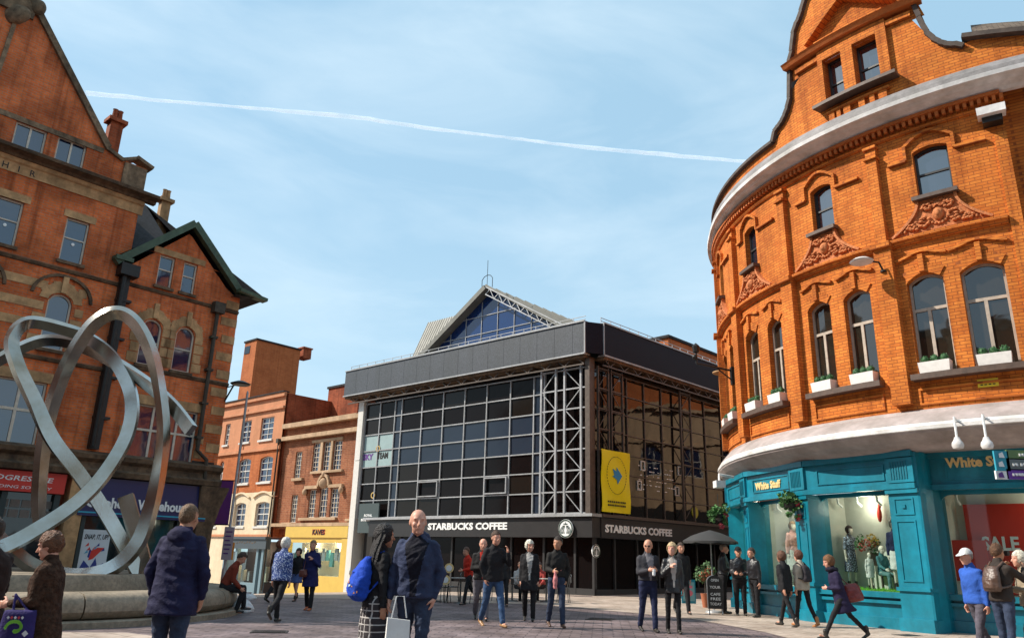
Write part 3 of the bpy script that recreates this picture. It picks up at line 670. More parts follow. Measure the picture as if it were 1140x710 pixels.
for row in range(2):
    k = -.62
    while k < .6: wd = rn.uniform(.05, .1); bar(mb, GR, (uc + k, z0 + .42 - row * .14), (uc + k + wd, z0 + .42 - row * .14), .07, .335, .345); k += wd + .04
o = mb.build('printed_outline', m_iron, bn)
mb = MB(); q = rr_ * .9
poly(mb, GR, [(uc + .62 * q, zc), (uc + .0 * q, zc + .55 * q), (uc + .02 * q, zc + .25 * q), (uc - .45 * q, zc + .42 * q), (uc - .28 * q, zc + .0 * q), (uc - .5 * q, zc - .1 * q), (uc + .0 * q, zc - .28 * q), (uc + .08 * q, zc - .6 * q)][::-1], .337, .35); mb.build('arrow_mark', m_blue, bn)
u, z = GR.uz(775, 570); mb = MB(); poly(mb, GR, [(u + .27 * math.cos(k * PI / 14), z + .27 * math.sin(k * PI / 14)) for k in range(28)], -.09, -.05); P(mb, 'round_sticker', mat('lime_sticker', (.45, .42, .02), .5), gb)
mb = MB(); rn = random.Random(9)
for row in range(6):
    uu = 3.4
    while uu < 6.2:
        wd = rn.uniform(.04, .22)
        if rn.random() < .42: bar(mb, GR, (uu, 5.35 - row * .2), (uu + wd, 5.35 - row * .2), .035, -.088, -.08)
        uu += wd + .06
P(mb, 'window_writing', m_letter, gb)

# ================================================================ back row: brick house, orange house, blocks behind
BR = Flat(GL.p(0, 0, 0), (.755, -.656))
def UZ(x, y): return BR.uz(x, y)
bb = empty('brown_brick_house', BR.p(-18, 0)[:], 0, 'brown brick terrace with cream leaded windows above a yellow shop', 'building')
ops = []; wins = []
def rect(xa, yb, xb, yt, rise=0):       # lower-left px, upper-right px
    u0, z0 = UZ(xa, yb); u1, z1 = UZ(xb, yt); return dict(u0=u0, u1=u1, z0=z0, z1=z1 - rise, rise=rise)
zb1, zt1 = 5.55, 7.35; zb2, zt2 = 3.15, 4.85
def oz(xa, xb, y, z0, z1, rise=0): return dict(u0=UZ(xa, y)[0], u1=UZ(xb, y)[0], z0=z0, z1=z1, rise=rise)
W_B = [(oz(325, 332, 510, 5.45, 7.0), 2, 5), (oz(344, 353, 505, 5.75, 7.4), 2, 5), (oz(355.5, 364.5, 505, 5.75, 7.4), 2, 5), (oz(366.5, 376, 505, 5.75, 7.4), 2, 5), (oz(393, 400.5, 505, 5.65, 7.3), 2, 5),
       (oz(319, 326, 570, 2.95, 4.5), 2, 5), (oz(338, 346, 570, 3.2, 4.75), 2, 5), (oz(350, 359, 570, 3.2, 4.75, .3), 2, 5), (oz(362, 372, 570, 3.2, 4.75), 2, 5), (oz(388.5, 396, 565, 3.1, 4.75), 2, 5)]
mb = MB(); wall(mb, BR, -22.75, -15.37, 2.6, 8.6, [o for o, _, _ in W_B], reveal=.15, off=-.25); P(mb, 'wall', m_brickB, bb)
BRo = Flat(BR.p(0, 0, -.25), (.755, -.656))
for o_, nv, nh in W_B:
    f = window(BRo, o_, None, m_offw, m_glassL, depth=.1, fw=.05, bars=[('v', (k + 1) / (nv + 1), 0, 1, .03) for k in range(nv)] + [('h', (k + 1) / (nh + 1), 0, 1, .028) for k in range(nh)]); under(f, bb)
mb = MB()
fbox(mb, BR, -22.75, -15.38, 7.72, 7.95, -.28, .05); fbox(mb, BR, -22.75, -15.38, 8.45, 8.72, -.28, .08); fbox(mb, BR, -22.75, -15.38, 2.72, 2.9, -.28, .08); split(P(mb, 'string_course', m_beige, bb))
mb = MB()
for a, b, z0, z1 in ((344, 376.5, 5.62, 5.75), (324, 333, 5.3, 5.45), (392, 401, 5.5, 5.65), (336, 374, 3.05, 3.2), (318, 327, 2.82, 2.95), (387.5, 397, 2.97, 3.1)):
    fbox(mb, BR, UZ(a, 530)[0] - .1, UZ(b, 530)[0] + .1, z0, z1, -.26, -.1)
for a, b in ((353, 355.5), (364.5, 366.5)): fbox(mb, BR, UZ(a, 505)[0], UZ(b, 505)[0], 5.75, 7.4, -.26, -.18)
fbox(mb, BR, UZ(343, 505)[0], UZ(377, 505)[0], 7.4, 7.55, -.26, -.17)
uA, uB = UZ(336, 570)[0], UZ(374, 570)[0]; uc = (uA + uB) / 2
fbox(mb, BR, uA - .15, uc - .5, 4.78, 4.95, -.26, -.08); fbox(mb, BR, uc + .5, uB + .15, 4.78, 4.95, -.26, -.08)
for k in range(10):
    a0, a1 = PI * k / 10, PI * (k + 1) / 10; bar(mb, BR, (uc + .5 * math.cos(a0), 4.9 + .6 * math.sin(a0)), (uc + .5 * math.cos(a1), 4.9 + .6 * math.sin(a1)), .14, -.26, -.08)
for s_ in (uA - .1, uB + .1): mb.ball(BR.p(s_, 4.62, -.12), .14, .14, .2)
mb.ball(BR.p(uc, 5.05, -.18), .3, .12, .3); mb.ball(BR.p(uc, 5.55, -.12), .14, .1, .16)
split(P(mb, 'stone_dressing', m_beige, bb))
mb = MB(); fbox(mb, BR, -22.75, -15.39, 2.3, 8.5, -7, -.55); P(mb, 'building_body', m_brickC, bb)
# yellow shop front
mb = MB(); m_yel = mat('yellow_shop_paint', (.62, .41, .08), .5, noise_s=3, noise_a=.06)
ys0, ys1 = UZ(320, 590)[0], -15.42
fbox(mb, BR, ys0, ys1, 2.12, 2.70, -.25, .12); fbox(mb, BR, ys0, ys0 + .3, -1.5, 2.12, -.25, .08); fbox(mb, BR, ys1 - .5, ys1, -1.5, 2.12, -.25, .08); fbox(mb, BR, ys0 + .3, ys1 - .5, -1.5, .15, -.25, .06)
fbox(mb, BR, ys0 + .3, ys1 - .5, 1.85, 2.12, -.2, .05); fbox(mb, BR, ys0 + 2.3, ys0 + 2.42, .15, 1.85, -.2, 0)
P(mb, 'yellow_shopfront', m_yel, bb)
g = MB(); poly(g, BR, [(ys0 + .3, .15), (ys1 - .5, .15), (ys1 - .5, 1.85), (ys0 + .3, 1.85)], -.16, -.14); P(g, 'shop_window', m_clear, bb)
for q_ in (.3, .7): ld = bpy.data.lights.new('shop_fill', 'POINT'); ld.energy = 40; ld.color = (1, .88, .6); ld.shadow_soft_size = .1; lo = bpy.data.objects.new('shop_fill', ld); COL.objects.link(lo); lo.location = BR.p(ys0 + (ys1 - ys0) * q_, 1.75, -.5); under(lo, bb)  # fill lights added to brighten the clothes display, no fittings modelled
mb = MB(); rn = random.Random(4)
fbox(mb, BR, ys0 + .35, ys1 - .8, .15, 1.85, -.9, -.85, 1); fbox(mb, BR, ys0 + .3, ys1 - .5, -.1, .14, -1.3, -.18, 1)
dm = [mat('display_dark', (.05, .03, .03), .8), mat('display_cream', (.6, .55, .45), .8), mat('display_red', (.5, .05, .06), .8), mat('display_grey', (.3, .32, .34), .8), mat('display_teal', (.1, .3, .3), .8)]
for k in range(13):
    uu = ys0 + .6 + k * .37; h_ = rn.uniform(.5, .95); zt = rn.uniform(1.3, 1.6)
    P0 = [BR.p(uu + a, z, o_) for z, sc in ((zt - h_, 1.2), (zt, .8)) for a, o_ in ((-.13 * sc, -.3), (.13 * sc, -.3), (.13 * sc, -.42), (-.13 * sc, -.42))]
    mb.hexa(P0, rn.choice([1, 2, 3, 4]))
P(mb, 'clothes_display', dm, bb)
t_ = text(BR, 'KAVES', UZ(357, 590)[0], 2.28, .36, .12, m_iron, None, bold=.012, width=1.1); under(t_, bb)
t_ = text(BR, 'KAVES', UZ(357, 590)[0], 2.28, .36, .119, m_red, None, bold=.028, ext=.008, width=1.16); under(t_, bb)

oh = empty('orange_house', BR.p(-26, 0)[:], 0, 'orange brick and cream terrace with a dark shopfront, left of the brown one', 'building')
hR = -22.78; hL = -31.5
z3, z2_, z1_ = (8.0, 9.6), (5.35, 6.75), (2.85, 4.35)
xs3 = [(249, 253), (271, 283), (292, 306)]
WA = []
for (a, b), y, (za, zb), ri in [((249.5, 254.5), 490, (7.95, 9.35), 0), ((269, 279), 480, (7.95, 9.35), 0), ((291, 305), 470, (7.95, 9.35), 0),
                                ((245, 249), 520, (5.35, 6.75), .15), ((265, 278), 525, (5.35, 6.75), .15), ((289, 303), 520, (5.35, 6.75), .15),
                                ((236, 241), 585, (2.75, 4.05), .12), ((261, 273), 575, (2.75, 4.05), .12), ((284, 299), 575, (2.75, 4.05), .12)]:
    WA.append(oz(a, b, y, za, zb, ri))
mb = MB()
wall(mb, BR, hL, hR, 7.35, 10.6, WA[0:3], reveal=.16); P(mb, 'upper_wall', m_render, oh)
mb = MB(); wall(mb, BR, hL, hR, 4.75, 7.35, WA[3:6], reveal=.16); P(mb, 'wall', m_brickA, oh)
mb = MB(); wall(mb, BR, hL, hR, 2.2, 4.75, WA[6:9], reveal=.16, off=.03); P(mb, 'cream_wall', m_cream, oh)
for o_ in WA:
    f = window(BR, o_, None, m_white, m_glassL, depth=.12, fw=.06, bars=[('v', .5), ('h', .5, 0, 1, .06), ('h', .75, 0, 1, .03), ('h', .25, 0, 1, .03)], sill=.12, sill_m=m_white); under(f, oh)
mb = MB()
for o_ in WA[6:9]:
    c = (o_['u0'] + o_['u1']) / 2; h_ = (o_['u1'] - o_['u0']) / 2 + .35
    for k in range(10):
        a0, a1 = k / 10 * 2 - 1, (k + 1) / 10 * 2 - 1; bar(mb, BR, (c + h_ * a0, 4.45 + .3 * math.cos(a0 * PI / 2)), (c + h_ * a1, 4.45 + .3 * math.cos(a1 * PI / 2)), .1, .03, .14)
split(P(mb, 'hood_moulding', m_cream, oh))
mb = MB(); fbox(mb, BR, hL, hR, 9.75, 9.9, -.02, .14); fbox(mb, BR, hL, hR, 10.5, 10.75, -.02, .16); fbox(mb, BR, hL, hR, 7.25, 7.45, -.02, .12); fbox(mb, BR, hL, hR, 2.15, 2.28, -.02, .12); split(P(mb, 'band_course', m_render, oh))
mb = MB(); fbox(mb, BR, hL, hR, 10.752, 10.82, -.2, .22); P(mb, 'coping', m_slate, oh)
mb = MB(); fbox(mb, BR, hL, hR - .01, 2.14, 10.7, -7.5, -.17); P(mb, 'building_body', m_brickC, oh)
mb = MB(); mb.tube([BR.p(-22.9, -.8, .1), BR.p(-22.9, 7.6, .1)], .05, 6); fbox(mb, BR, -23.02, -22.78, 7.6, 7.85, 0, .22); P(mb, 'drainpipe', m_steelpipe, oh)
mb = MB(); mb.tube([BR.p(UZ(258, 590)[0], 2.3, .1), BR.p(UZ(258, 590)[0], 10.2, .1)], .05, 6); P(mb, 'drainpipe', m_steelw, oh)
# dark shop front
mb = MB(); m_sh = mat('slate_blue_shop_paint', (.06, .075, .085), .5); a, b = UZ(253, 600)[0], hR - .02
fbox(mb, BR, a, b, 1.45, 2.12, -.1, .22); fbox(mb, BR, a, b, 2.0, 2.14, .2, .3); P(mb, 'shop_fascia', m_sh, oh)
mb = MB(); m_shb = mat('grey_blue_pilaster', (.16, .24, .28), .5)
for u in (a, a + 1.3, b - 1.1, b - .55): fbox(mb, BR, u, u + .22, -1.5, 1.45, -.15, .1)
fbox(mb, BR, a + 2.2, b - 1.1, -1.5, -.45, -.15, .06); P(mb, 'shop_pilaster', m_shb, oh)
g = MB(); poly(g, BR, [(a, -.5), (b, -.5), (b, 1.45), (a, 1.45)], -.16, -.14); P(g, 'shop_window', m_clear, oh)
ld = bpy.data.lights.new('shop_fill', 'POINT'); ld.energy = 60; ld.color = (1, .85, .6); ld.shadow_soft_size = .1; lo = bpy.data.objects.new('shop_fill', ld); COL.objects.link(lo); lo.location = BR.p(a + 1.8, 1.3, -.9); under(lo, oh)  # one more added fill, lifts the dark display behind the glass
mb = MB(); fbox(mb, BR, a, b, -1.2, 1.9, -1.6, -1.5, 0)
for k in range(7):
    uu = a + .4 + k * .62; h_ = rn.uniform(.5, 1.4); fbox(mb, BR, uu, uu + rn.uniform(.12, .3), -.4, -.4 + h_, -.9, -.7, rn.choice([1, 2, 3, 1]))
P(mb, 'shop_display', dm, oh)
mb = MB()
for k in range(8): bar(mb, BR, (a + 1.5 + k * .28, 1.78), (a + 1.66 + k * .28, 1.78 + (.1 if k % 3 else .0)), .05, .22, .23)
P(mb, 'shop_name_letters', m_stoned, oh)
mb = MB(); fbox(mb, BR, hL, a - .02, -1.5, 2.15, -.2, .02); P(mb, 'side_shopfront', m_cream, oh)

def block(name, label, xl, yt, wu, dep, set_, z0, m, chim=(), cop=True):
    """plain brick block standing behind the terrace; its front left top corner seen at px (xl, yt)"""
    sf = Flat(BR.p(0, 0, -set_), (.755, -.656)); u0, z1 = sf.uz(xl, yt)
    e = empty(name, sf.p(u0, 0)[:], 0, label, 'building'); mb = MB(); fbox(mb, sf, u0, u0 + wu, z0, z1, -dep, 0); P(mb, 'wall', m, e)
    if cop: mb = MB(); fbox(mb, sf, u0 - .08, u0 + wu + .08, z1 + .002, z1 + .14, -dep - .08, .08); P(mb, 'coping', m_slate, e)
    for du, dd, cw, ch in chim:
        mb = MB(); fbox(mb, sf, u0 + du, u0 + du + cw, z1 - .5, z1 + ch, -dd - .8, -dd); fbox(mb, sf, u0 + du - .08, u0 + du + cw + .08, z1 + ch, z1 + ch + .12, -dd - .88, -dd + .08); P(mb, 'chimney', m_brickC, e)
    return e, sf, u0, z1
e, sf, u0, z1 = block('brick_block', 'tall orange brick block rising behind the orange terrace roof', 273, 382, 1.8, 4.2, 6.0, 5, m_brickA, chim=((.6, 4.6, 1.1, .35),))
mb = MB(); fbox(mb, sf, u0 + .1, u0 + .9, z1 - 1.0, z1 - .35, -.02, .03); P(mb, 'window', m_glassBlue, e)
block('red_brick_block', 'dark red brick stack behind the brown terrace parapet, beside the grey attic', 366, 433, 3.2, 5.0, 3.4, 5, m_brickC)
# brick top showing beyond the glass building's right end
sf = Flat(GR.p(13.5, 0, 0), (.70, .714)); e = empty('far_brick_house', sf.p(0, 0)[:], 0, 'orange brick house top past the far end of the black attic', 'building')
mb = MB(); fbox(mb, sf, -3.5, 9, 0, 13.1, -7, -2.5); P(mb, 'wall', m_brickA, e)
mb = MB(); fbox(mb, sf, -3.6, 9.1, 13.1, 13.25, -7.1, -2.4); P(mb, 'coping', m_slate, e)
# pale stone building across the side street (it is what the side glass mirrors)
sf = Flat((22, 47), (-.05, -1.0)); e = empty('stone_building', sf.p(4, 0)[:], 0, 'pale stone building facing the dark glass side wall across the street', 'building')
ops = [dict(u0=k * 2.6 + .8, u1=k * 2.6 + 2.0, z0=z, z1=z + 1.6, rise=.3) for k in range(5) for z in (3.6, 6.6)]
mb = MB(); wall(mb, sf, 0, 13, 4.6, 10.9, ops[1::2], reveal=.25); fbox(mb, sf, 0, 13, 8.6, 8.75, -6, .15); fbox(mb, sf, 0, 13, 10.9, 11.1, -6, .3); P(mb, 'wall', m_beige, e)
for o_ in ops[1::2]: under(window(sf, o_, None, m_white, m_glassL, bars=[('v', .5), ('h', .5)]), e)
mb = MB(); fbox(mb, sf, 0, 13, 0, 4.59, -6, .05); P(mb, 'dark_ground_floor', m_dark, e)
mb = MB(); fbox(mb, sf, 0, 13, 4.6, 10.89, -6, -.3); fbox(mb, sf, 0, 13, 11.1, 13.2, -6.4, -1.2); P(mb, 'brick_storey', m_brickA, e)

# buildings round the side of the square behind the viewpoint (they shade and fill the window reflections)
for k, (x, y, dx, dy, L_, H_, mm_, lab) in enumerate(((-30, -24, 1, 0, 15, 20.5, m_brickC, 'dark red brick terrace behind the viewpoint, left part'), (-15, -24, 1, 0, 17, 22.0, m_beige, 'pale stone block behind the viewpoint, middle'), (2, -24, 1, 0, 20, 19.0, m_brickB, 'brown brick terrace behind the viewpoint, right part'), (-31, 9, 0, -1, 17, 18.5, m_brickC, 'dark red brick terrace on the near left side, far part'), (-31, -8, 0, -1, 15, 19.5, m_beige, 'pale stone terrace on the near left side, near part'))):
    # facades face the square
    sf = Flat((x + (L_ if dx else 0), y), (-1, 0)) if dx else Flat((x, y - L_), (0, 1))
    e = empty('brick_terrace' if mm_ is not m_beige else 'stone_block', sf.p(L_ / 2, 0)[:], 0, lab, 'building')
    ops = [dict(u0=1 + 2.8 * i, u1=2.3 + 2.8 * i, z0=z, z1=z + 1.7) for i in range(int((L_ - 1.5) / 2.8)) for z in (4.4, 7.6, 10.8, 14.0)]
    mb = MB(); wall(mb, sf, 0, L_, 0, H_, ops, reveal=.2); under(mb.build('wall', mm_), e)
    mb = MB(); fbox(mb, sf, 0, L_, 0, H_ - .05, -7, -.3); fbox(mb, sf, 0, L_, H_, H_ + .4, -.5, .3); under(mb.build('building_body', m_dark), e)
    for i in range(3): mb = MB(); fbox(mb, sf, 1 + i * L_ / 3, 2.6 + i * L_ / 3, H_ + .4, H_ + 2.0, -3, -2); under(mb.build('chimney', m_brickC), e)

m_cover = mat('iron_drain_cover', (.07, .06, .055), .5, .6, noise_s=25, noise_a=.4, bump=.6, bump_s=60)
for x, y, w_, d_, a_, lab in ((300, 703, .62, .45, .2, 'square iron drain cover in the dark setts at left centre'), (668, 689, .6, .6, -.3, 'iron drain cover near the walkers in the middle of the square'), (1010, 707, .5, .35, .4, 'small iron drain cover in the pale flags before the shop')):
    q = gpt(x, y); e = empty('drain_cover', (q.x, q.y, q.z + .008), a_, lab, 'drain cover'); mb = MB(); mb.box(-w_ / 2, w_ / 2, -d_ / 2, d_ / 2, -.01, .004); mb.build('frame', m_cover, e)
    mb = MB()
    for k in range(7): mb.box(-w_ / 2 + .04, w_ / 2 - .04, -d_ / 2 + .04 + k * (d_ - .08) / 7, -d_ / 2 + .07 + k * (d_ - .08) / 7, .004, .009)
    mb.build('grating', m_cover, e)
# ================================================================ left gabled building
SL = Flat((-10.26, 27.19), (.66, .75))
lb = empty('gabled_brick_building', (-10.26, 27.19, 0), 0, 'tall dark red brick gabled building with stone bands behind the steel sculpture', 'building')
def PL(mb, name, m, **k): return under(mb.build(name, m, **k), lb)
def q4(TL, BL, TR, BR, rise=0):
    a, b, c, d = (SL.uz(*t) for t in (TL, BL, TR, BR)); return dict(u0=(a[0] + b[0]) / 2, u1=(c[0] + d[0]) / 2, z0=(b[1] + d[1]) / 2, z1=(a[1] + c[1]) / 2 - rise, rise=rise)
wA1 = q4((18.6, 135.5), (11, 166.5), (53.7, 146), (46.5, 177.4)); wA2 = q4((66, 151.8), (59, 180), (97.6, 161.4), (91.2, 191.8))
w4 = q4((75, 242), (65, 289), (101.4, 248.7), (90.5, 295)); wd = w4['u1'] - w4['u0']
u3 = (SL.uz(27, 230)[0] + SL.uz(15, 277.5)[0]) / 2; w3 = dict(u0=u3 - wd, u1=u3, z0=w4['z0'], z1=w4['z1'])
a5 = SL.uz(54, 332); b5 = SL.uz(81, 338); w5 = dict(u0=a5[0], u1=b5[0], z0=SL.uz(68, 391)[1], z1=a5[1] - .05, rise=.28)
w5b = dict(w5, u0=w5['u0'] - 2.45, u1=w5['u1'] - 2.45)
w6 = q4((162, 352), (150, 404), (181, 362), (162, 407.5), .3); w7 = q4((199, 360), (189, 412), (218, 368.6), (211, 415), .3)
w6['u1'] = w6['u0'] + (w7['u1'] - w7['u0'])
for w_ in (w6, w7): w_['z0'], w_['z1'] = w7['z0'], w7['z1']
w8 = q4((180, 283.5), (172, 317), (196, 287.5), (190, 321)); w9 = q4((206.7, 290), (200, 322), (221, 293.6), (215.5, 326.4)); w9['z0'] = w8['z0']; w9['z1'] = w8['z1']
wb = dict(u0=SL.uz(136, 520)[0], u1=SL.uz(211, 529)[0], z0=SL.uz(211, 529)[1], z1=SL.uz(175, 452)[1])
wc_r = SL.uz(38, 500)[0]; wc = dict(u0=wc_r - 2.3, u1=wc_r, z0=wb['z0'], z1=wb['z1'] + .15)
GA = -8.95
def topA(u):
    if u > -4.9: return 14.05
    if u > -5.5: return 14.0 + .25 * math.sin((u + 5.5) / .6 * PI) - .0
    return 14.2 + (18.6 - 14.2) * (1 - min(1, abs(u - GA) / 3.45))
mb = MB(); A0, A1 = -14.2, -4.14
wall(mb, SL, A0, A1, 4.15, 12.3, [w3, w4, w5, w5b, wc] + [dict(w4, u0=w3['u0'] - 2.45, u1=w3['u0'] - 1.4)], reveal=.16)
wall(mb, SL, A0, A1, 12.95, 18.7, [wA1, wA2, dict(wA1, u0=wA1['u0'] - 3.2, u1=wA1['u0'] - 2.2)], top=topA, reveal=.14)
wall(mb, SL, A1, 0, 4.15, 12.6, [w6, w7, w8, w9, wb], top=lambda u: 12.25 - abs(u + 2.25) * .98 if abs(u + 2.25) < 1.95 else 10.45, reveal=.16)
mb.face([SL.p(0, -1, 0), SL.p(0, -1, -8), SL.p(0, 10.5, -8), SL.p(0, 10.5, 0)], [(0, 0), (8, 0), (8, 11.5), (0, 11.5)])
mb.face([SL.p(A1, 9, -1), SL.p(A1, 9, -8), SL.p(A1, 14.05, -8), SL.p(A1, 14.05, -1)], [(0, 0), (8, 0), (8, 5), (0, 5)])
mb.face([SL.p(A1, 12.9, 0), SL.p(A1, 12.9, -8), SL.p(A1, 14.05, -8), SL.p(A1, 14.05, 0)], [(0, 0), (8, 0), (8, 1.1), (0, 1.1)])
PL(mb, 'wall', m_brickL)
mb = MB(); fbox(mb, SL, A0, -.05, -1, 10.4, -8, -.3); fbox(mb, SL, A0, A1 - .05, 10.4, 14.0, -8, -.3); PL(mb, 'building_body', m_brickC)
two = [('v', .5)]; sash = [('h', .5)]
for o_, b_ in ((wA1, [('v', .5, 0, 1, .06)]), (wA2, [('v', .5, 0, 1, .06)]), (w3, [('h', .55)]), (w4, [('h', .55)]), (w5, [('h', .5)]), (w5b, [('h', .5)]), (w6, [('h', .5)]), (w7, [('h', .5)]), (w8, [('h', .55)]), (w9, [('h', .55)]),
               (wb, [('v', .33, 0, 1, .07), ('v', .7, 0, 1, .07), ('h', .62, 0, 1, .07)]), (wc, [('v', .33, 0, 1, .08), ('v', .7, 0, 1, .08), ('h', .62, 0, 1, .08)]), (dict(w4, u0=w3['u0'] - 2.45, u1=w3['u0'] - 1.4), [('h', .55)])):
    under(window(SL, o_, None, m_offw, m_glassL, depth=.1, fw=.055, bars=b_, sill=.1, sill_m=m_stoned), lb)
# small white round vents on the sashes
mb = MB()
for o_ in (w3, w4):
    c = ((o_['u0'] + o_['u1']) / 2, o_['z0'] + .52 * (o_['z1'] - o_['z0']) - .12); poly(mb, SL, [(c[0] + .05 * math.cos(k * PI / 6), c[1] + .05 * math.sin(k * PI / 6)) for k in range(12)], -.125, -.1)
split(PL(mb, 'pane_vent', m_letter))
mb = MB()
sweep(mb, SL, A0, A1 + .12, [(0, 12.3), (.04, 12.3), (.04, 12.62), (.1, 12.66), (.12, 12.78), (.0, 12.78)])       # inscribed frieze
PL(mb, 'frieze', m_stone)
mb = MB(); sweep(mb, SL, A0, A1 + .45, [(0, 12.78), (.18, 12.782), (.22, 12.86), (.5, 12.9), (.52, 13.0), (.0, 13.08)]); PL(mb, 'cornice', m_stoned)
for s_, x in (('H', 5), ('I', 20), ('R', 35)):
    u = SL.uz(x, 186 + (x - 5) * .35)[0]; t_ = text(SL, s_, u, 12.36, .28, .04, m_iron, None, 'inscription', ext=.012); under(t_, lb)
mb = MB()
fbox(mb, SL, A1 - .75, A1 + .02, 13.08, 14.0, -.3, .06)                                                     # stone end block
fbox(mb, SL, A0, -5.6, 14.02, 14.2, -.02, .03)                                                              # band over attic windows
for s_ in (1,):                                                                                            # sloping coping
    bar(mb, SL, (-5.5, 14.28), (GA, 18.75), .2, -.3, .12); bar(mb, SL, (GA, 18.75), (2 * GA + 5.5, 14.28), .2, -.3, .121)
bar(mb, SL, (-5.55, 14.25), (-4.95, 14.02), .12, -.3, .12); bar(mb, SL, (-4.97, 14.05), (-4.5, 14.3), .1, -.3, .12); bar(mb, SL, (-4.55, 14.32), (-3.95, 14.12), .12, -.3, .14)
fbox(mb, SL, GA - .5, GA + .5, 17.6, 19.4, -.3, .1); fbox(mb, SL, GA - .7, GA + .7, 19.4, 19.6, -.4, .25); mb.ball(SL.p(GA, 17.5, .05), .5, .2, .35); mb.ball(SL.p(GA + .55, 18.1, .05), .25, .2, .3); mb.ball(SL.p(GA - .55, 18.1, .05), .25, .2, .3)
bar(mb, SL, (GA + .05, 17.3), (GA - .1, 14.2), .12, 0, .08)
PL(mb, 'gable_stonework', mat('sooty_stone', (.22, .14, .08), .9, noise_s=6, noise_a=.5, bump=.5, weather=.6))
mb = MB()                                                                                                 # lintels, bands, quoins
for o_ in (w3, w4): fbox(mb, SL, o_['u0'] - .12, o_['u1'] + .15, o_['z1'], o_['z1'] + .24, -.05, .03)
zb_ = w5['z1']
for z in (zb_ - .95, zb_ - .35, zb_ + .32):
    for a, b in ((A0, w5b['u0'] - .1), (w5b['u1'] + .1, w5['u0'] - .1), (w5['u1'] + .1, w5['u1'] + .35)): fbox(mb, SL, a, b, z, z + .26, -.01, .02)
for o_ in (w5, w5b, w6, w7):                                                                              # arch voussoirs with keystone
    c = (o_['u0'] + o_['u1']) / 2; hw = (o_['u1'] - o_['u0']) / 2 + .02
    for k in range(9):
        a0, a1 = PI * (.02 + .96 * k / 9), PI * (.02 + .96 * (k + 1) / 9)
        r0, r1, q = hw, hw + .3, (1.0 if k % 2 else .93)
        P_ = [(c + r0 * math.cos(a0), o_['z1'] + .02 + o_['rise'] / hw * r0 * math.sin(a0)), (c + r1 * q * math.cos(a0), o_['z1'] + .02 + r1 * q * math.sin(a0)), (c + r1 * q * math.cos(a1), o_['z1'] + .02 + r1 * q * math.sin(a1)), (c + r0 * math.cos(a1), o_['z1'] + .02 + o_['rise'] / hw * r0 * math.sin(a1))]
        poly(mb, SL, P_, -.02, .03)
    fbox(mb, SL, c - .07, c + .09, o_['z1'] + o_['rise'] + .02, o_['z1'] + o_['rise'] + .55, 0, .1)
    for s_ in (o_['u0'] - .3, o_['u1'] + .02):
        for k in range(4):
            if s_ > -4.6 or k % 2 == 0: fbox(mb, SL, s_ + (.0 if k % 2 else -.06) * (1 if s_ < o_['u0'] else 0), s_ + .28 + (.06 if (k % 2 == 0 and s_ > o_['u0']) else 0), o_['z0'] + .05 + k * .34, o_['z0'] + .36 + k * .34, -.01, .021)
for k in range(9): fbox(mb, SL, -.62 if k % 2 else -.5, -.0, 4.6 + k * .66, 4.9 + k * .66, -.3, .022)
fbox(mb, SL, w8['u0'] - .25, w9['u1'] + .25, w8['z1'] + .02, w8['z1'] + .24, -.01, .03)
fbox(mb, SL, w8['u1'] + .03, w9['u0'] - .03, w8['z0'], w8['z1'], -.05, -.03)
for o_ in (wb, wc):
    fbox(mb, SL, o_['u0'] - .1, o_['u1'] + .1, o_['z1'] + .0, o_['z1'] + .3, -.05, .04)
    for k in range(3): 
        for s_ in (o_['u0'] - .3, o_['u1'] + .02): fbox(mb, SL, s_, s_ + .28, o_['z0'] + .1 + .5 * k, o_['z0'] + .36 + .5 * k, -.01, .03)
fbox(mb, SL, w6['u0'] - .3 + .3 - .28, w6['u0'] - .02, w6['z0'], w6['z0'] + .1, -.01, .02)
PL(mb, 'stone_dressing', m_stone)
mb = MB()                                                                                                 # moulded strings
for a, b, z in ((A0, A1, w4['z0'] - .28), (A0, A1, w5['z0'] - .3), (A1, 0, w6['z0'] - .12), (A1, -.0, w8['z0'] - .2)): sweep(mb, SL, a, b, [(0, z - .1), (.05, z - .08), (.09, z), (.0, z + .05)])
for o_ in (w5, w5b):                                                                                      # hood moulds
    c = (o_['u0'] + o_['u1']) / 2
    for k in range(12):
        a0, a1 = PI * k / 12, PI * (k + 1) / 12; bar(mb, SL, (c + .85 * math.cos(a0), o_['z1'] + .15 + .72 * math.sin(a0)), (c + .85 * math.cos(a1), o_['z1'] + .15 + .72 * math.sin(a1)), .09, 0, .09)
split(PL(mb, 'string_course', m_stoned))
mb = MB(); sweep(mb, SL, A0, .1, [(0, 3.42), (.3, 3.44), (.34, 3.6), (.2, 3.68), (.16, 3.85), (.3, 3.95), (.33, 4.08), (0, 4.2)]); PL(mb, 'shop_cornice', m_stoned)
mb = MB()                                                                                                 # corner pier with corbel
P_ = []
for z, a, b, o_ in ((-1, -.5, .08, .1), (2.0, -.5, .1, .12), (2.7, -.55, .22, .2), (3.3, -.6, .4, .3), (3.42, -.6, .42, .32)): P_.append([SL.p(a, z, o_), SL.p(b, z, o_), SL.p(b, z, -.6), SL.p(a, z, -.6)])
mb.rings(P_, True, True, 0, False)
PL(mb, 'corner_corbel', m_stoned); mb = MB()
for x in (80,):
    u = SL.uz(x, 580)[0]; fbox(mb, SL, u - .25, u + .2, -.4, 3.42, -.3, .12)
PL(mb, 'stone_pier', m_stone)
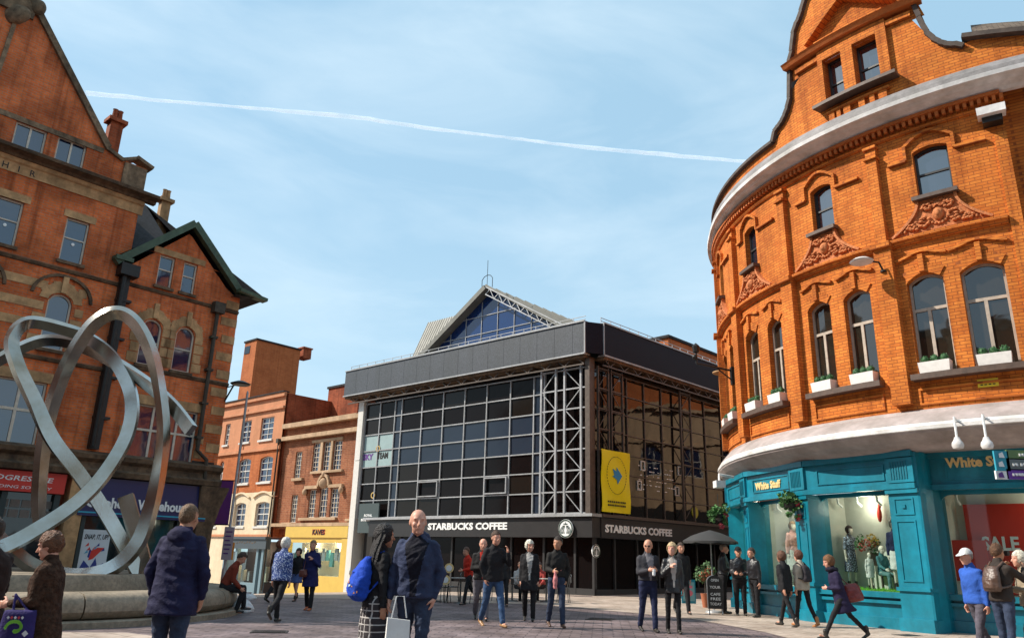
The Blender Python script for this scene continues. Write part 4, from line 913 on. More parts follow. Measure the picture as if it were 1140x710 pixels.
# roofs
mb = MB()
ez = 11.35
R1 = [SL.p(A1 - .1, 11.2, -.35), SL.p(-2.25, 11.2, -.35), SL.p(-2.6, 14.35, -3.6), SL.p(A1 - .1, 14.35, -3.6)]
mb.face(R1, [(0, 0), (4, 0), (4, 5), (0, 5)])
hp = SL.p(-2.6, 14.35, -3.6)
c0 = SL.p(.75, 10.4, .65); c1 = SL.p(.75, 10.4, -8.6)
mb.face([SL.p(-.2, 10.55, -.3), SL.p(-.3, 10.5, .35), c0, hp], [(0, 0), (3, 0), (1.5, 5)]); mb.face([c0, c1, hp], [(0, 0), (9, 0), (4, 5)]); mb.face([SL.p(A1, 14.35, -3.6), hp, c1, SL.p(A1, 10.4, -8.6)], [(0, 5), (2, 5), (4, 0), (0, 0)])
mb.face([c0, SL.p(-.35, 10.38, .35), SL.p(-.35, 10.3, -.2), SL.p(0, 10.3, -8), c1])
# dormer gable roof running back
for s_, ex, zz in ((-1, -4.55, 10.65), (1, -.1, 10.62)):
    mb.face([SL.p(-2.25, 12.62, .3), SL.p(ex, zz, .3), SL.p(ex, zz, -2.5), SL.p(-2.25, 12.62, -2.5)], [(0, 0), (0, 2.8), (2.8, 2.8), (2.8, 0)])
mb.face([SL.p(A0, 14.1, -.3), SL.p(GA, 18.6, -.3), SL.p(GA, 18.6, -8), SL.p(A0, 14.1, -8)], [(0, 0), (5, 0), (5, 8), (0, 8)]); mb.face([SL.p(A1 - .8, 13.9, -.3), SL.p(GA, 18.6, -.3), SL.p(GA, 18.6, -8), SL.p(A1 - .8, 13.9, -8)], [(0, 0), (6, 0), (6, 8), (0, 8)])
PL(mb, 'roof', m_slate)
mb = MB(); bar(mb, SL, (-4.65, 10.35), (-2.25, 12.58), .24, .1, .34); bar(mb, SL, (-2.25, 12.58), (-.1, 10.48), .24, .1, .341); bar(mb, SL, (-.35, 10.52), (.78, 10.4), .12, .3, .66)
bar(mb, SL, (-4.7, 10.5), (-4.14, 10.5), .14, 0, .4); PL(mb, 'bargeboard', m_green)
mb = MB()
def chim(u, o_, z0, z1, w_, mbb):
    fbox(mbb, SL, u, u + w_, z0, z1, o_ - w_ * .8, o_); fbox(mbb, SL, u - .1, u + w_ + .1, z1, z1 + .14, o_ - w_ * .8 - .1, o_ + .1)
    for k in range(2): c = SL.p(u + w_ * (.3 + .4 * k), z1 + .14, o_ - w_ * .4); mbb.lathe([(.1, 0), (.08, .35), (.1, .4)], 8, c)
chim(-5.40, -.5, 13.5, 15.6, .42, mb)
PL(mb, 'chimney', m_brickC)
mb = MB(); chim(-2.15, -3.2, 13.0, 14.6, .36, mb); PL(mb, 'chimney', m_stone)
mb = MB(); u_, z_ = SL.uz(133, 380)
fbox(mb, SL, -4.36, -4.06, 4.25, 10.3, .0, .18); mb.tube([SL.p(-4.3, 10.3, .28), SL.p(-4.3, 4.3, .28)], .08, 8); fbox(mb, SL, -4.5, -3.9, 9.95, 10.35, .02, .45)
for k in range(4): fbox(mb, SL, -4.38, -3.9, 5.2 + k * 1.3, 5.28 + k * 1.3, 0, .2)
PL(mb, 'drainpipe', m_iron)
mb = MB(); up_ = -.86
mb.tube([SL.p(up_, 9.55, .14), SL.p(up_, 4.6, .14), SL.p(up_ + .35, 4.3, .2), SL.p(up_ + .4, 3.4, .2)], .075, 8); fbox(mb, SL, up_ - .2, up_ + .2, 9.55, 9.95, .02, .3)
for k in range(4): fbox(mb, SL, up_ - .12, up_ + .12, 5.0 + k * 1.2, 5.08 + k * 1.2, 0, .22)
PL(mb, 'drainpipe', m_steelpipe)
mb = MB(); a, b = SL.uz(213.5, 514), SL.uz(237, 521); fbox(mb, SL, a[0], b[0], b[1] - .05, a[1] + .05, 0, .04); pl_ = PL(mb, 'street_name_plate', m_iron)
t_ = text(SL, 'ARTHUR ST', (a[0] + b[0]) / 2, (a[1] + b[1]) / 2 - .06, .14, .04, m_offw, None, ext=.006, width=(b[0] - a[0]) * .8); t_.parent = pl_
# shops
mb = MB(); a, b = SL.uz(86, 560)[0], SL.uz(228, 560)[0]; fbox(mb, SL, a, b, 2.25, 3.40, -.1, .16); PL(mb, 'navy_fascia', m_navy)
mb = MB(); fbox(mb, SL, a, b, 2.33, 2.37, .16, .175); PL(mb, 'fascia_stripe', mat('cyan_stripe', (.02, .35, .5), .5))
t_ = text(SL, 'Carphone Warehouse', (SL.uz(100, 567)[0] + SL.uz(201, 571)[0]) / 2, 2.52, .42, .165, m_letter, None, bold=.014, width=SL.uz(201, 571)[0] - SL.uz(84, 565)[0]); under(t_, lb)
mb = MB(); r1 = SL.uz(71, 540)[0]; fbox(mb, SL, r1 - 4.2, r1, 2.82, 3.40, -.1, .14); rs = PL(mb, 'red_fascia', m_red)
lu = SL.uz(0, 536)[0]; ru = SL.uz(36, 538)[0]
t_ = text(SL, 'PROGRESSIVE', ru + .48, 3.12, .2, .145, m_letter, None, bold=.002, ext=.01, width=(ru - lu) / 5.1 * 11.6, align='RIGHT', slant=.15); t_.parent = rs
t_ = text(SL, 'BUILDING SOCIETY', ru + .48, 2.90, .12, .145, m_letter, None, ext=.01, width=(ru - lu) / 5.1 * 11.6 * .95, align='RIGHT', slant=.15); t_.parent = rs
mb = MB(); fbox(mb, SL, A0, r1, -.6, .6, -.3, .05)
for u in (r1 - .2, r1 - 1.6, r1 - 3.0, r1 - 4.2): fbox(mb, SL, u, u + .16, .6, 2.8, -.3, .05)
fbox(mb, SL, a, b, -.6, .35, -.3, .02)
for u in (a, a + .2, a + 1.9, a + 3.2): fbox(mb, SL, u, u + .12, .35, 2.24, -.3, .03)
PL(mb, 'shopfront_frame', mat('dark_green_frame', (.015, .03, .03), .5))
g = MB(); poly(g, SL, [(A0, .6), (r1, .6), (r1, 2.8), (A0, 2.8)], -.12, -.1); poly(g, SL, [(a, .35), (b, .35), (b, 2.25), (a, 2.25)], -.12, -.1); PL(g, 'shop_window', glass_dark('shop_window_glass', (.014, .018, .02), .05, .7))
mb = MB()
for k in range(6):
    for j in range(2): fbox(mb, SL, r1 - 1.9 + k * .3, r1 - 1.65 + k * .3, 2.1 + j * .28, 2.32 + j * .28, -.09, -.08)
PL(mb, 'window_cards', mat('window_cards', (.16, .13, .11), .7))
# poster in the shop window
pa_, pb_ = SL.uz(84, 642), SL.uz(125, 590); 
po_ = MB(); fbox(po_, SL, pa_[0], pb_[0], pa_[1], pb_[1], -.08, -.06); pst = PL(po_, 'poster', mat('poster_white', (.62, .66, .68), .6))
pw_, ph_ = pb_[0] - pa_[0], pb_[1] - pa_[1]
t_ = text(SL, 'SNAP, IT, UP!', pa_[0] + pw_ / 2, pb_[1] - ph_ * .2, .2, -.055, m_iron, None, bold=.004, ext=.006, width=pw_ * .85, slant=.2); t_.parent = pst
mb = MB(); rn = random.Random(11); V = lambda fx, fz: (pa_[0] + pw_ * fx, pa_[1] + ph_ * fz)
poly(mb, SL, [V(.35, .35), V(.5, .38), V(.75, .55), V(.85, .62), V(.6, .62), V(.4, .55)], -.06, -.05, 0)
poly(mb, SL, [V(.3, .42), V(.36, .4), V(.42, .55), V(.34, .6)], -.06, -.052, 1); poly(mb, SL, [V(.05, .05), V(.95, .08), V(.9, .3), V(.7, .22), V(.6, .4), V(.45, .2), V(.2, .35), V(.1, .2)], -.06, -.054, 1)
for k in range(7): f = rn.random() * .7 + .1; g_ = rn.random() * .3 + .4; poly(mb, SL, [V(f, g_), V(f + .12, g_ + .02), V(f + .1, g_ + .08)], -.06, -.049 + .001 * k, k % 3)
o_ = mb.build('poster_print', [m_red, mat('poster_blue', (.02, .04, .22), .6), mat('poster_cyan', (.1, .35, .5), .6)], pst)

# ================================================================ right curved building
DC = (16.68, 23.72); DR = Drum(DC, 9.46); U = DR.U
osc = lambda u: 1.0 if u > U(208) else max(.5, 1 - (U(208) - u) / (U(208) - U(172)) * .5)
def duz(x, y, R=None):
    R = R or DR.R; r = ray(x, y); C = DR.C; o = (CAM0 - C).xy; rx = r.xy; a = rx.dot(rx); b = 2 * rx.dot(o); c = o.dot(o) - R * R; D = max(0, b * b - 4 * a * c)
    t = (-b - math.sqrt(D)) / (2 * a); p = CAM0 + r * t; return (math.atan2(p.y - C.y, p.x - C.x) % (2 * PI)) * DR.R, p.z
rb = empty('curved_brick_building', (8.9, 18.3, 0), 0, 'curved orange brick corner building with white cornices and turquoise shopfront', 'building')
def PR(mb, name, m, **k): return under(mb.build(name, m, **k), rb)
T0, T1 = 150, 237.3
bays = [(221.7, 226.7, 228.8, 234.2, 225.0, 229.8), (204.7, 209.2, 211.7, 216.2, 207.6, 211.7), (186.2, 191.1, 194.3, 198.3, 188.8, 192.9), (168.4, 173.0, 176.4, 180.4, 170.8, 174.8), (153.5, 158, 160.5, 164.8, 156, 160)]
big, upw = [], []
for b_ in bays:
    for a, c in ((b_[0], b_[1]), (b_[2], b_[3])): big.append(dict(u0=U(a), u1=U(c), z0=5.66, z1=7.96, rise=.17))
    upw.append(dict(u0=U(b_[4]), u1=U(b_[5]), z0=10.06, z1=11.32, rise=.10))
gpx = [(868, 149), (866.5, 127), (873, 108), (886, 84), (886, 80), (883.5, 64), (887, 51), (896, 32), (904, 22), (910, 0)]
gp = [duz(*p) for p in gpx]; gpr = [duz(*p) for p in ((1027, 20), (1040, 17), (1057, 22), (1069, 36))]
gL, gR_ = U(200.6), U(234.0)
g1u, g1z = duz(885, 80)
uc_g = U(217.6)
def gtop(u):
    if u > U(234.0): return 13.98 - .35 * (u - U(234)) / (U(243) - U(234))
    d = abs(u - uc_g) / (uc_g - gL)
    if d >= 1: return 13.5
    # stepped, curved dutch gable profile by half width
    if d > .95: return 13.5 + (1 - d) / .05 * .35
    if d > .66: q = (.95 - d) / .29; return 13.85 + 1.45 * (1 - math.sqrt(max(0, 1 - q * q)))
    if d > .62: return 15.75
    if d > .45: q = (.62 - d) / .17; return 15.75 + 1.2 * math.sqrt(max(0, 1 - (1 - q) ** 2))
    return 17.0 + .9 * math.sqrt(max(0, 1 - (d / .45) ** 2))
gwin = [dict(u0=U(213.1), u1=U(216.5), z0=13.72, z1=15.1), dict(u0=U(218.5), u1=U(222.4), z0=13.72, z1=15.1)]
mb = MB(); wall(mb, DR, U(T0), U(T1), 4.7, 12.5, big + upw, reveal=.26)
wall(mb, DR, U(T0), U(246), 12.6, 18.2, gwin, top=gtop, reveal=.22)
e1 = DR.p(U(T1), 0); dT = Vector((-math.sin(math.radians(T1)), math.cos(math.radians(T1)), 0))
SR = Flat(DR.p(U(T1), 0, -1.0), (dT.x, dT.y))
mb.face([DR.p(U(T1), 4.7, 0), DR.p(U(T1), 4.7, -1.2), DR.p(U(T1), 13.3, -1.2), DR.p(U(T1), 13.3, 0)], [(0, 0), (1.2, 0), (1.2, 8.6), (0, 8.6)])
wall(mb, SR, 0, 12, 4.7, 12.4, [dict(u0=1.2 + 2.6 * k, u1=2.3 + 2.6 * k, z0=z, z1=z + h_, rise=.2) for k in range(4) for z, h_ in ((5.66, 2.2), (10.06, 1.3))], reveal=.25)
PR(mb, 'wall', m_brickR)
mb = MB(); cyl = [(9.0, 0), (9.0, 13.3), (7.5, 13.35)]
mb.rings([[DR.C + Vector((math.cos(2 * PI * k / 48), math.sin(2 * PI * k / 48), 0)) * (5.6 if z < 4.6 else r) + Vector((0, 0, z)) for k in range(48)] for r, z in ((9, 0), (9, 4.55), (9.05, 4.62), (9.05, 13.2))], True, True, 0)
PR(mb, 'building_body', m_brickR)
mb = MB(); fbox(mb, SR, .2, 12, 0, 13.1, -9, -.3); PR(mb, 'wing_body', m_brickR)
for k in range(4):
    for z, h_ in ((5.66, 2.2), (10.06, 1.3)): under(window(SR, dict(u0=1.2 + 2.6 * k, u1=2.3 + 2.6 * k, z0=z, z1=z + h_, rise=.2), None, m_frameR, m_glassR, depth=.2, bars=[('h', .5)]), rb)
for o_ in big: under(window(DR, o_, None, m_frameR, m_glassB, depth=.18, fw=.055, bars=[('h', .655, 0, 1, .075), ('v', .46, 0, .655, .075)]), rb)
for o_ in upw: under(window(DR, o_, None, m_darkf, m_glassR, depth=.18, fw=.05, bars=[('h', .5, 0, 1, .05)]), rb)
for o_ in gwin: under(window(DR, o_, None, m_darkf, m_glassR, depth=.18, fw=.05, bars=[('h', .45, 0, 1, .05)]), rb)
# pilasters and piers
mb = MB()
for c in (219.3, 201.6, 184.0, 166.6):
    fbox(mb, DR, U(c - 1.25), U(c + 1.25), 5.0, 8.95, 0, .20)
    fbox(mb, DR, U(c - .8), U(c + .8), 8.95, 11.45, 0, .17); fbox(mb, DR, U(c - .8), U(c + .8), 11.52, 11.75, 0, .14)
fbox(mb, DR, U(T1 - 1.5), U(T1), 5.0, 11.2, 0, .06)
for b_ in bays[:4]:
    fbox(mb, DR, U(b_[1] + .1), U(b_[2] - .1), 5.66, 7.9, -.3, -.02)
split(PR(mb, 'pilaster', m_brickR))
mb = MB()
for c in (219.3, 201.6, 184.0, 166.6):
    fbox(mb, DR, U(c - 1.0), U(c + 1.0), 11.451, 11.52, 0, .24); fbox(mb, DR, U(c - 1.4), U(c + 1.4), 8.951, 9.08, 0, .3)
    fbox(mb, DR, U(c - 1.0), U(c + 1.0), 11.752, 11.83, 0, .2)
for b_ in bays[:4]:
    l_, r_ = b_[0] - 1.6, b_[3] + 1.4
    # moulded ledge under the relief, rising gently in the middle
    sweep(mb, DR, U(l_), U(r_), [(0, 8.93), (.06, 8.94), (.1, 9.0), (.18, 9.03), (.18, 9.1), (0, 9.16)])
    # undulating hood moulding over the paired arches
    for (x0, x1) in ((b_[0], b_[1]), (b_[2], b_[3])):
        for k in range(12):
            f0, f1 = k / 12, (k + 1) / 12; zz = lambda f: 8.46 + .14 * math.sin(PI * f) ** 2
            bar(mb, DR, (U(x0 + (x1 - x0) * f0), 8.10 + .17 * math.sin(PI * f0)), (U(x0 + (x1 - x0) * f1), 8.10 + .17 * math.sin(PI * f1)), .24, 0, .035); bar(mb, DR, (U(x0 - .9 + (x1 - x0 + 1.8) * f0), zz(f0) + .1), (U(x0 - .9 + (x1 - x0 + 1.8) * f1), zz(f1) + .1), .06, 0, .08)
        c = (x0 + x1) / 2; fbox(mb, DR, U(c - .35), U(c + .35), 8.16, 8.6, 0, .1)
    # moulding over the upper window with stepped ends
    a, c = b_[4], b_[5]
    for k in range(12):
        f0, f1 = k / 12, (k + 1) / 12; zz = lambda f: 11.52 + .28 * math.sin(PI * f); bar(mb, DR, (U(a - .9 + (c - a + 1.8) * f0), zz(f0)), (U(a - .9 + (c - a + 1.8) * f1), zz(f1)), .07, 0, .1)
    for s_, e_ in ((a - .9, l_ + 1.4), (c + .9, r_ - .9)):
        bar(mb, DR, (U(s_), 11.55), (U(s_), 11.15), .07, 0, .1); bar(mb, DR, (U(s_), 11.15), (U(e_), 11.15), .07, 0, .1)
    # sunk apron panel below the sill
    ring(mb, DR, [(U(b_[0] - .3), 4.95), (U(b_[3] + .3), 4.95), (U(b_[3] + .3), 5.35), (U(b_[0] - .3), 5.35)], .05, 0, .04)
sweep(mb, DR, U(T0), U(T1), [(0, 11.88), (.06, 11.9), (.1, 11.96), (.0, 12.0)])
PR(mb, 'moulding', m_brickR)
mb = MB(); u = U(T0)
while u < U(T1): fbox(mb, DR, u, u + .075, 12.06, 12.2, 0, .16); u += .15
fbox(mb, DR, U(T0), U(T1), 12.2, 12.28, 0, .2); PR(mb, 'dentil_course', m_rub)
m_sill = mat('brown_sill', (.09, .055, .04), .6, noise_s=8, noise_a=.3)
for b_ in bays[:4]:
    mb = MB(); fbox(mb, DR, U(b_[0] - .6), U(b_[3] + .6), 5.52, 5.655, -.3, .26); PR(mb, 'window_sill', m_sill)
    mb = MB(); fbox(mb, DR, U(b_[4] - .6), U(b_[5] + .6), 9.96, 10.055, -.2, .22); PR(mb, 'window_sill', m_sill)
# carved relief panels
for b_ in bays[:4]:
    mb = MB(); n1, n2 = 30, 16; c = (b_[4] + b_[5]) / 2; top_h = (b_[5] - b_[4]) / 2 + .1; bot_h = (b_[3] - b_[0]) / 2 + .3
    hwf = lambda v: bot_h + (top_h - bot_h) * (1 - (1 - v) ** 2.0); kz = lambda v: 9.16 + .8 * v; dm_ = DR.R * PI / 180
    G_ = []
    for j in range(n2 + 1):
        v = j / n2; hw = hwf(v); G_.append([DR.p(U(c + (i / n1 * 2 - 1) * hw), kz(v), .05) for i in range(n1 + 1)])
    for a, b in zip(G_[:-1], G_[1:]):
        for k in range(n1): mb.face([a[k], a[k + 1], b[k + 1], b[k]])
    for s_ in (-1, 1):
        for j in range(n2): bar(mb, DR, (U(c + s_ * hwf(j / n2)), kz(j / n2)), (U(c + s_ * hwf((j + 1) / n2)), kz((j + 1) / n2)), .06, 0, .13)
        # scrolling stem with leaves, foliate spiral in the wide corner
        def sp(cx, cz, r0, turns, dirn):
            pts = []
            for q in range(16):
                f = q / 15; a_ = dirn * f * turns * 2 * PI + (0 if s_ > 0 else PI); r_ = r0 * (1 - .8 * f); pts.append(DR.p(U(c) + s_ * cx + r_ * math.cos(a_), cz + r_ * math.sin(a_) * .9, .09))
            mb.tube(pts, [.032 * (1 - .5 * q / 15) for q in range(16)], 6)
            for q in range(0, 14, 2): mb.ball(pts[q], .05, .05, .035, 5)
        bw_ = bot_h * dm_; sp(bw_ * .30, 9.42, .17, 1.3, 1); sp(bw_ * .56, 9.31, .10, 1.2, -1); sp(bw_ * .20, 9.74, .11, 1.2, -1)
        for q in range(7): f = q / 6; mb.ball(DR.p(U(c) + s_ * bw_ * (.30 + .5 * f), 9.27 + .03 * math.sin(q * 2), .08), .06 * (1 - .5 * f), .06 * (1 - .5 * f), .04, 5)
        for q in range(4): mb.ball(DR.p(U(c) + s_ * (.10 + .07 * q), 9.86 - .02 * q, .08), .045, .045, .03, 5)
    mb.ball(DR.p(U(c), 9.52, .06), .13, .13, .17, 8); mb.ball(DR.p(U(c), 9.52, .14), .07, .07, .10, 7)
    for q in range(9): a_ = PI * q / 8; mb.tube([DR.p(U(c) + .04 * math.cos(a_), 9.72 + .03 * math.sin(a_), .1), DR.p(U(c) + .15 * math.cos(a_), 9.72 + .13 * math.sin(a_), .07)], [.015, .028], 5)
    for q in range(9): a_ = PI + PI * q / 8; mb.ball(DR.p(U(c) + .20 * math.cos(a_), 9.45 + .17 * math.sin(a_), .07), .04, .04, .035, 5)
    under(mb.build('relief_panel', m_terra), rb)
# white cornices
mb = MB(); sweep(mb, DR, U(T0), U(246), [(0, 12.28), (.12, 12.285), (.2, 12.34), (.42, 12.38), (.5, 12.42), (.66, 12.44), (.68, 12.54), (.62, 12.56)], osc=osc); PR(mb, 'upper_cornice', m_whited)
mb = MB(); sweep(mb, DR, U(T0), U(246), [(0, 12.5), (.62, 12.565), (.60, 12.70), (.48, 12.88), (0, 12.93)], osc=osc); PR(mb, 'lead_gutter', m_lead)
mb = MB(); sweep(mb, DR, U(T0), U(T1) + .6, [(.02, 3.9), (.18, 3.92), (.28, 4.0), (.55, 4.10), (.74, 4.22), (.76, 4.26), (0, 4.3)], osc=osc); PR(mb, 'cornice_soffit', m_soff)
mb = MB(); sweep(mb, DR, U(T0), U(T1) + .6, [(0, 4.24), (.765, 4.262), (.80, 4.28), (.80, 4.36), (.72, 4.38), (.7, 4.44), (0, 4.5)], osc=osc); PR(mb, 'lower_cornice', m_whited)
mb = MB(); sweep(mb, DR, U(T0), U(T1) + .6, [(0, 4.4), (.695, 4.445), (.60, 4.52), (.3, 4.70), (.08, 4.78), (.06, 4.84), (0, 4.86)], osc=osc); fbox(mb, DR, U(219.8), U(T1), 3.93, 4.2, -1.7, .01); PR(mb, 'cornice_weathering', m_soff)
mb = MB(); fbox(mb, SR, .3, 12, 4.0, 4.8, -.2, .9); PR(mb, 'wing_cornice', m_whited)
# parapet coping, gable trims
mb = MB()
fbox(mb, DR, U(T0), U(200.6), 13.502, 13.6, -.3, .14); [bar(mb, DR, (U(234.05 + q_ * 2), gtop(U(234.05 + q_ * 2)) + .05), (U(236.07 + q_ * 2), gtop(U(236.07 + q_ * 2)) + .05), .12, -.3, .2) for q_ in range(6)]
us = spans(gL, gR_, .12); pr_ = None
for a, b in zip(us[:-1], us[1:]):
    za, zb = gtop(a + .001), gtop(b - .001)
    bar(mb, DR, (a - .01, za + .05), (b + .01, zb + .05), .12, -.28, .12)
PR(mb, 'coping', mat('dark_coping', (.07, .05, .04), .8, noise_s=6, noise_a=.4))
mb = MB()
fl, fr = U(212.2), U(224.0)
for a, b in ((fl, gwin[0]['u0']), (gwin[0]['u1'], gwin[1]['u0']), (gwin[1]['u1'], fr)): fbox(mb, DR, a, b, 13.6, 15.1, 0, .12)
fbox(mb, DR, fl, fr, 15.102, 15.45, 0, .12)
a, b = U(207.5), U(227.8)
fbox(mb, DR, a, fl - .01, 15.2, 15.35, 0, .1); fbox(mb, DR, fr + .01, b, 15.2, 15.35, 0, .1)
for (p, q) in (((fl - .3, 15.85), (uc_g, 16.75)), ((uc_g, 16.75), (fr + .3, 15.85))): bar(mb, DR, p, q, .13, 0, .26)
fbox(mb, DR, fl, fr, 15.62, 15.75, 0, .2)
# broken brick apron under gable windows
for i, (x, w_) in enumerate(((213.2, 1.0), (214.6, .7), (215.8, 1.2), (218.4, 1.0), (220.2, .8), (221.6, 1.3))): fbox(mb, DR, U(x), U(x + w_), 13.1, 13.35, 0, .1)
fbox(mb, DR, U(212.8), U(223.4), 13.352, 13.42, 0, .13)
PR(mb, 'gable_dressing', m_brickR)
mb = MB(); fbox(mb, DR, fl - .15, fr + .15, 13.58, 13.672, 0, .34); PR(mb, 'window_sill', m_sill); mb = MB(); sweep(mb, DR, a - .3, b + .3, [(0, 15.46), (.24, 15.47), (.3, 15.56), (.34, 15.6), (0, 15.66)]); split(PR(mb, 'gable_moulding', m_rub))
# roof behind parapet
mb = MB()
R_ = [[DR.p(u, z, o_) for o_, z in ((-.25, 13.3), (-3.8, 15.1), (-5.2, 15.1))] for u in spans(U(T0), U(T1) + .4, .6)]
for a, b in zip(R_[:-1], R_[1:]):
    for k in range(2): mb.face([a[k], b[k], b[k + 1], a[k + 1]], [(0, 0), (.6, 0), (.6, 3), (0, 3)])
us_ = spans(U(235.5), U(246), .5)
for a, b in zip(us_[:-1], us_[1:]): mb.face([DR.p(a, gtop(a) + .1, .05), DR.p(b, gtop(b) + .1, .05), DR.p(b, gtop(b) + 1.1, -1.0), DR.p(a, gtop(a) + 1.1, -1.0)], [(a, 0), (b, 0), (b, 1.6), (a, 1.6)])
mb.face([DR.p(U(235.5), 14, .05), DR.p(U(235.5), 15.05, -1.0), DR.p(U(235.5), 13, -1.0)])
PR(mb, 'roof', m_tile)
mb = MB(); u, z = duz(852, 148)
mb.hexa([DR.p(u_, z_, o_) for z_, s_ in ((13.4, 1.0), (14.9, .25)) for u_, o_ in ((U(193), -.6), (U(193) + .9, -.6), (U(193) + .9, -1.5), (U(193), -1.5))][:4] + [DR.p(U(193) + .6, 14.6, -.9), DR.p(U(193) + .9, 14.6, -.9), DR.p(U(193) + .9, 14.6, -1.2), DR.p(U(193) + .6, 14.6, -1.2)]); mb.tube([DR.p(U(193) + .85, 14.5, -1), DR.p(U(193) + .85, 15.2, -1)], .06, 6)
PR(mb, 'dormer', m_slate)
# ---- turquoise shopfront
Rv = 9.62; V_ = lambda th, r=Rv: Vector((DC[0] + r * math.cos(math.radians(th)), DC[1] + r * math.sin(math.radians(th)), 0))
facets = [(150.0, 167.0), (167.0, 184.5), (184.5, 202.0), (202.0, 219.8)]
m_teali = mat('display_backing', (.60, .61, .54), .9, noise_s=3, noise_a=.08)
m_grass = mat('artificial_turf', (.10, .32, .02), .9, noise_s=30, noise_a=.5, bump=1, bump_s=60)
shop = []
def facet(sf, L, wl, wr, top_z=3.92, dpt=.42, inside_d=1.15, pil=True):
    mb = MB()
    fbox(mb, sf, 0, L, 3.16, top_z, -.5, .0); fbox(mb, sf, 0, L, top_z - .12, top_z + .02, -.1, .1); fbox(mb, sf, -.02, L, 3.08, 3.2, -.1, .08)
    ring(mb, sf, [(.35, 3.3), (L - .75, 3.3), (L - .75, 3.68), (.35, 3.68)], .03, 0, .025)
    if wr: fbox(mb, sf, L - .66, L + .0, 3.22, 3.78, 0, .07)
    PR(mb, 'shop_fascia', m_teal)
    if wr:
        mb = MB()
        for k in range(7): fbox(mb, sf, L - .56 + k * .065, L - .53 + k * .065, 3.3, 3.7, .07, .085)
        PR(mb, 'louvre', m_teald)
        mb = MB(); fbox(mb, sf, L - wr, L, .0, 3.07, -.6, .0); fbox(mb, sf, L - wr - .05, L + .04, 0, .28, -.3, .07); fbox(mb, sf, L - wr - .04, L + .03, .85, .93, -.3, .05); fbox(mb, sf, L - wr - .04, L + .03, 2.98, 3.08, -.3, .06)
        ring(mb, sf, [(L - wr + .12, 2.5), (L - .12, 2.5), (L - .12, 2.88), (L - wr + .12, 2.88)], .035, 0, .02); ring(mb, sf, [(L - wr + .12, 1.05), (L - .12, 1.05), (L - .12, 2.38), (L - wr + .12, 2.38)], .035, 0, .02)
        poly(mb, sf, [(L - wr / 2 - .04, 2.65), (L - wr / 2 + .04, 2.65), (L - wr / 2 + .04, 2.73), (L - wr / 2 - .04, 2.73)], 0, .03)
        PR(mb, 'shop_pilaster', m_teal)
    # stall riser
    mb = MB(); fbox(mb, sf, wl, L - wr, 0, .25, -.5, -dpt + .3); fbox(mb, sf, wl, L - wr, .25, .55, -.5, -dpt + .22); fbox(mb, sf, wl, L - wr, .55, .62, -.5, -dpt + .3); fbox(mb, sf, wl, L - wr, .68, .80, -.5, -dpt + .34)
    fbox(mb, sf, wl, L - wr, .62, .68, -.5, -dpt + .18); PR(mb, 'stall_riser', m_teal)
    # window frame with rounded top corners
    mb = MB(); a, b = wl, L - wr; c_ = .22
    fbox(mb, sf, a, a + .06, .8, 3.1, -dpt - .04, -dpt + .06); fbox(mb, sf, b - .06, b, .8, 3.1, -dpt - .04, -dpt + .06); fbox(mb, sf, a, b, 3.0, 3.1, -dpt - .04, -dpt + .06)
    for s_, x in ((1, a + .06), (-1, b - .06)):
        P_ = [(x, 3.0)] + [(x + s_ * c_ * (1 - math.cos(t_)), 3.0 - c_ * (1 - math.sin(t_))) for t_ in [PI / 2 * k / 5 for k in range(6)]][::1]
        if s_ < 0: P_ = P_[::-1]
        poly(mb, sf, P_, -dpt - .03, -dpt + .05)
    fr_ = PR(mb, 'shop_window', m_teal)
    g = MB(); poly(g, sf, [(a + .03, .8), (b - .03, .8), (b - .03, 3.05), (a + .03, 3.05)], -dpt - .01, -dpt + .005); g.build('pane', m_clear, fr_)
    ld = bpy.data.lights.new('window_spot', 'POINT'); ld.energy = 22; ld.color = (1, .9, .72); ld.shadow_soft_size = .2; lo = bpy.data.objects.new('window_spot', ld); COL.objects.link(lo); lo.location = sf.p((a + b) / 2, 2.82, -.8); under(lo, rb)
    mb = MB(); ia = inside_d; mb.hexa([sf.p(*t_) for t_ in ((a, .72, -.46), (b, .72, -.46), (b - .05, .72, -ia), (a + .22, .72, -ia), (a, .8, -.46), (b, .8, -.46), (b - .05, .8, -ia), (a + .22, .8, -ia))]); fbox(mb, sf, a + .22, b - .05, .8, 3.1, -ia - .03, -ia, 0)
    for p_, q_ in (((a, -.46), (a + .22, -ia)), ((b, -.46), (b - .05, -ia))): mb.hexa([sf.p(x_, z_, o_) for z_ in (.8, 3.1) for x_, o_ in (p_, (p_[0] + .02, p_[1]), (q_[0] + .02, q_[1]), q_)])
    PR(mb, 'window_display', m_teali)
    mb = MB()
    for k in range(4): 
        u = a + .35 + (b - a - .6) * k / 3; mb.tube([sf.p(u, 3.05, -.75), sf.p(u, 2.9, -.75), sf.p(u + .04, 2.8, -.85)], .03, 6)
    PR(mb, 'spot_lamp', m_letter)
    return sf, a, b
for i, (t0, t1) in enumerate(facets):
    A, B = V_(t0), V_(t1); sf = Flat(A, (B - A).xy); L = (B - A).length; shop.append(facet(sf, L, .0 if i else .0, .62 if i < 3 else .72))
s3, a3, b3 = shop[3]; s2, a2, b2 = shop[2]
mb = MB(); rn = random.Random(2); fbox(mb, s3, a3, b3, .80, .83, -1.3, -.5)
for k in range(260):
    u, o_ = rn.uniform(a3 + .05, b3 - .05), rn.uniform(-.85, -.5); p = s3.p(u, .82, o_); h_ = rn.uniform(.03, .08); d_ = Vector((rn.uniform(-.02, .02), rn.uniform(-.02, .02), h_)); w_ = s3.d * .012; mb.face([p - w_, p + w_, p + d_])
tag(under(mb.build('turf_strip', m_grass), rb))
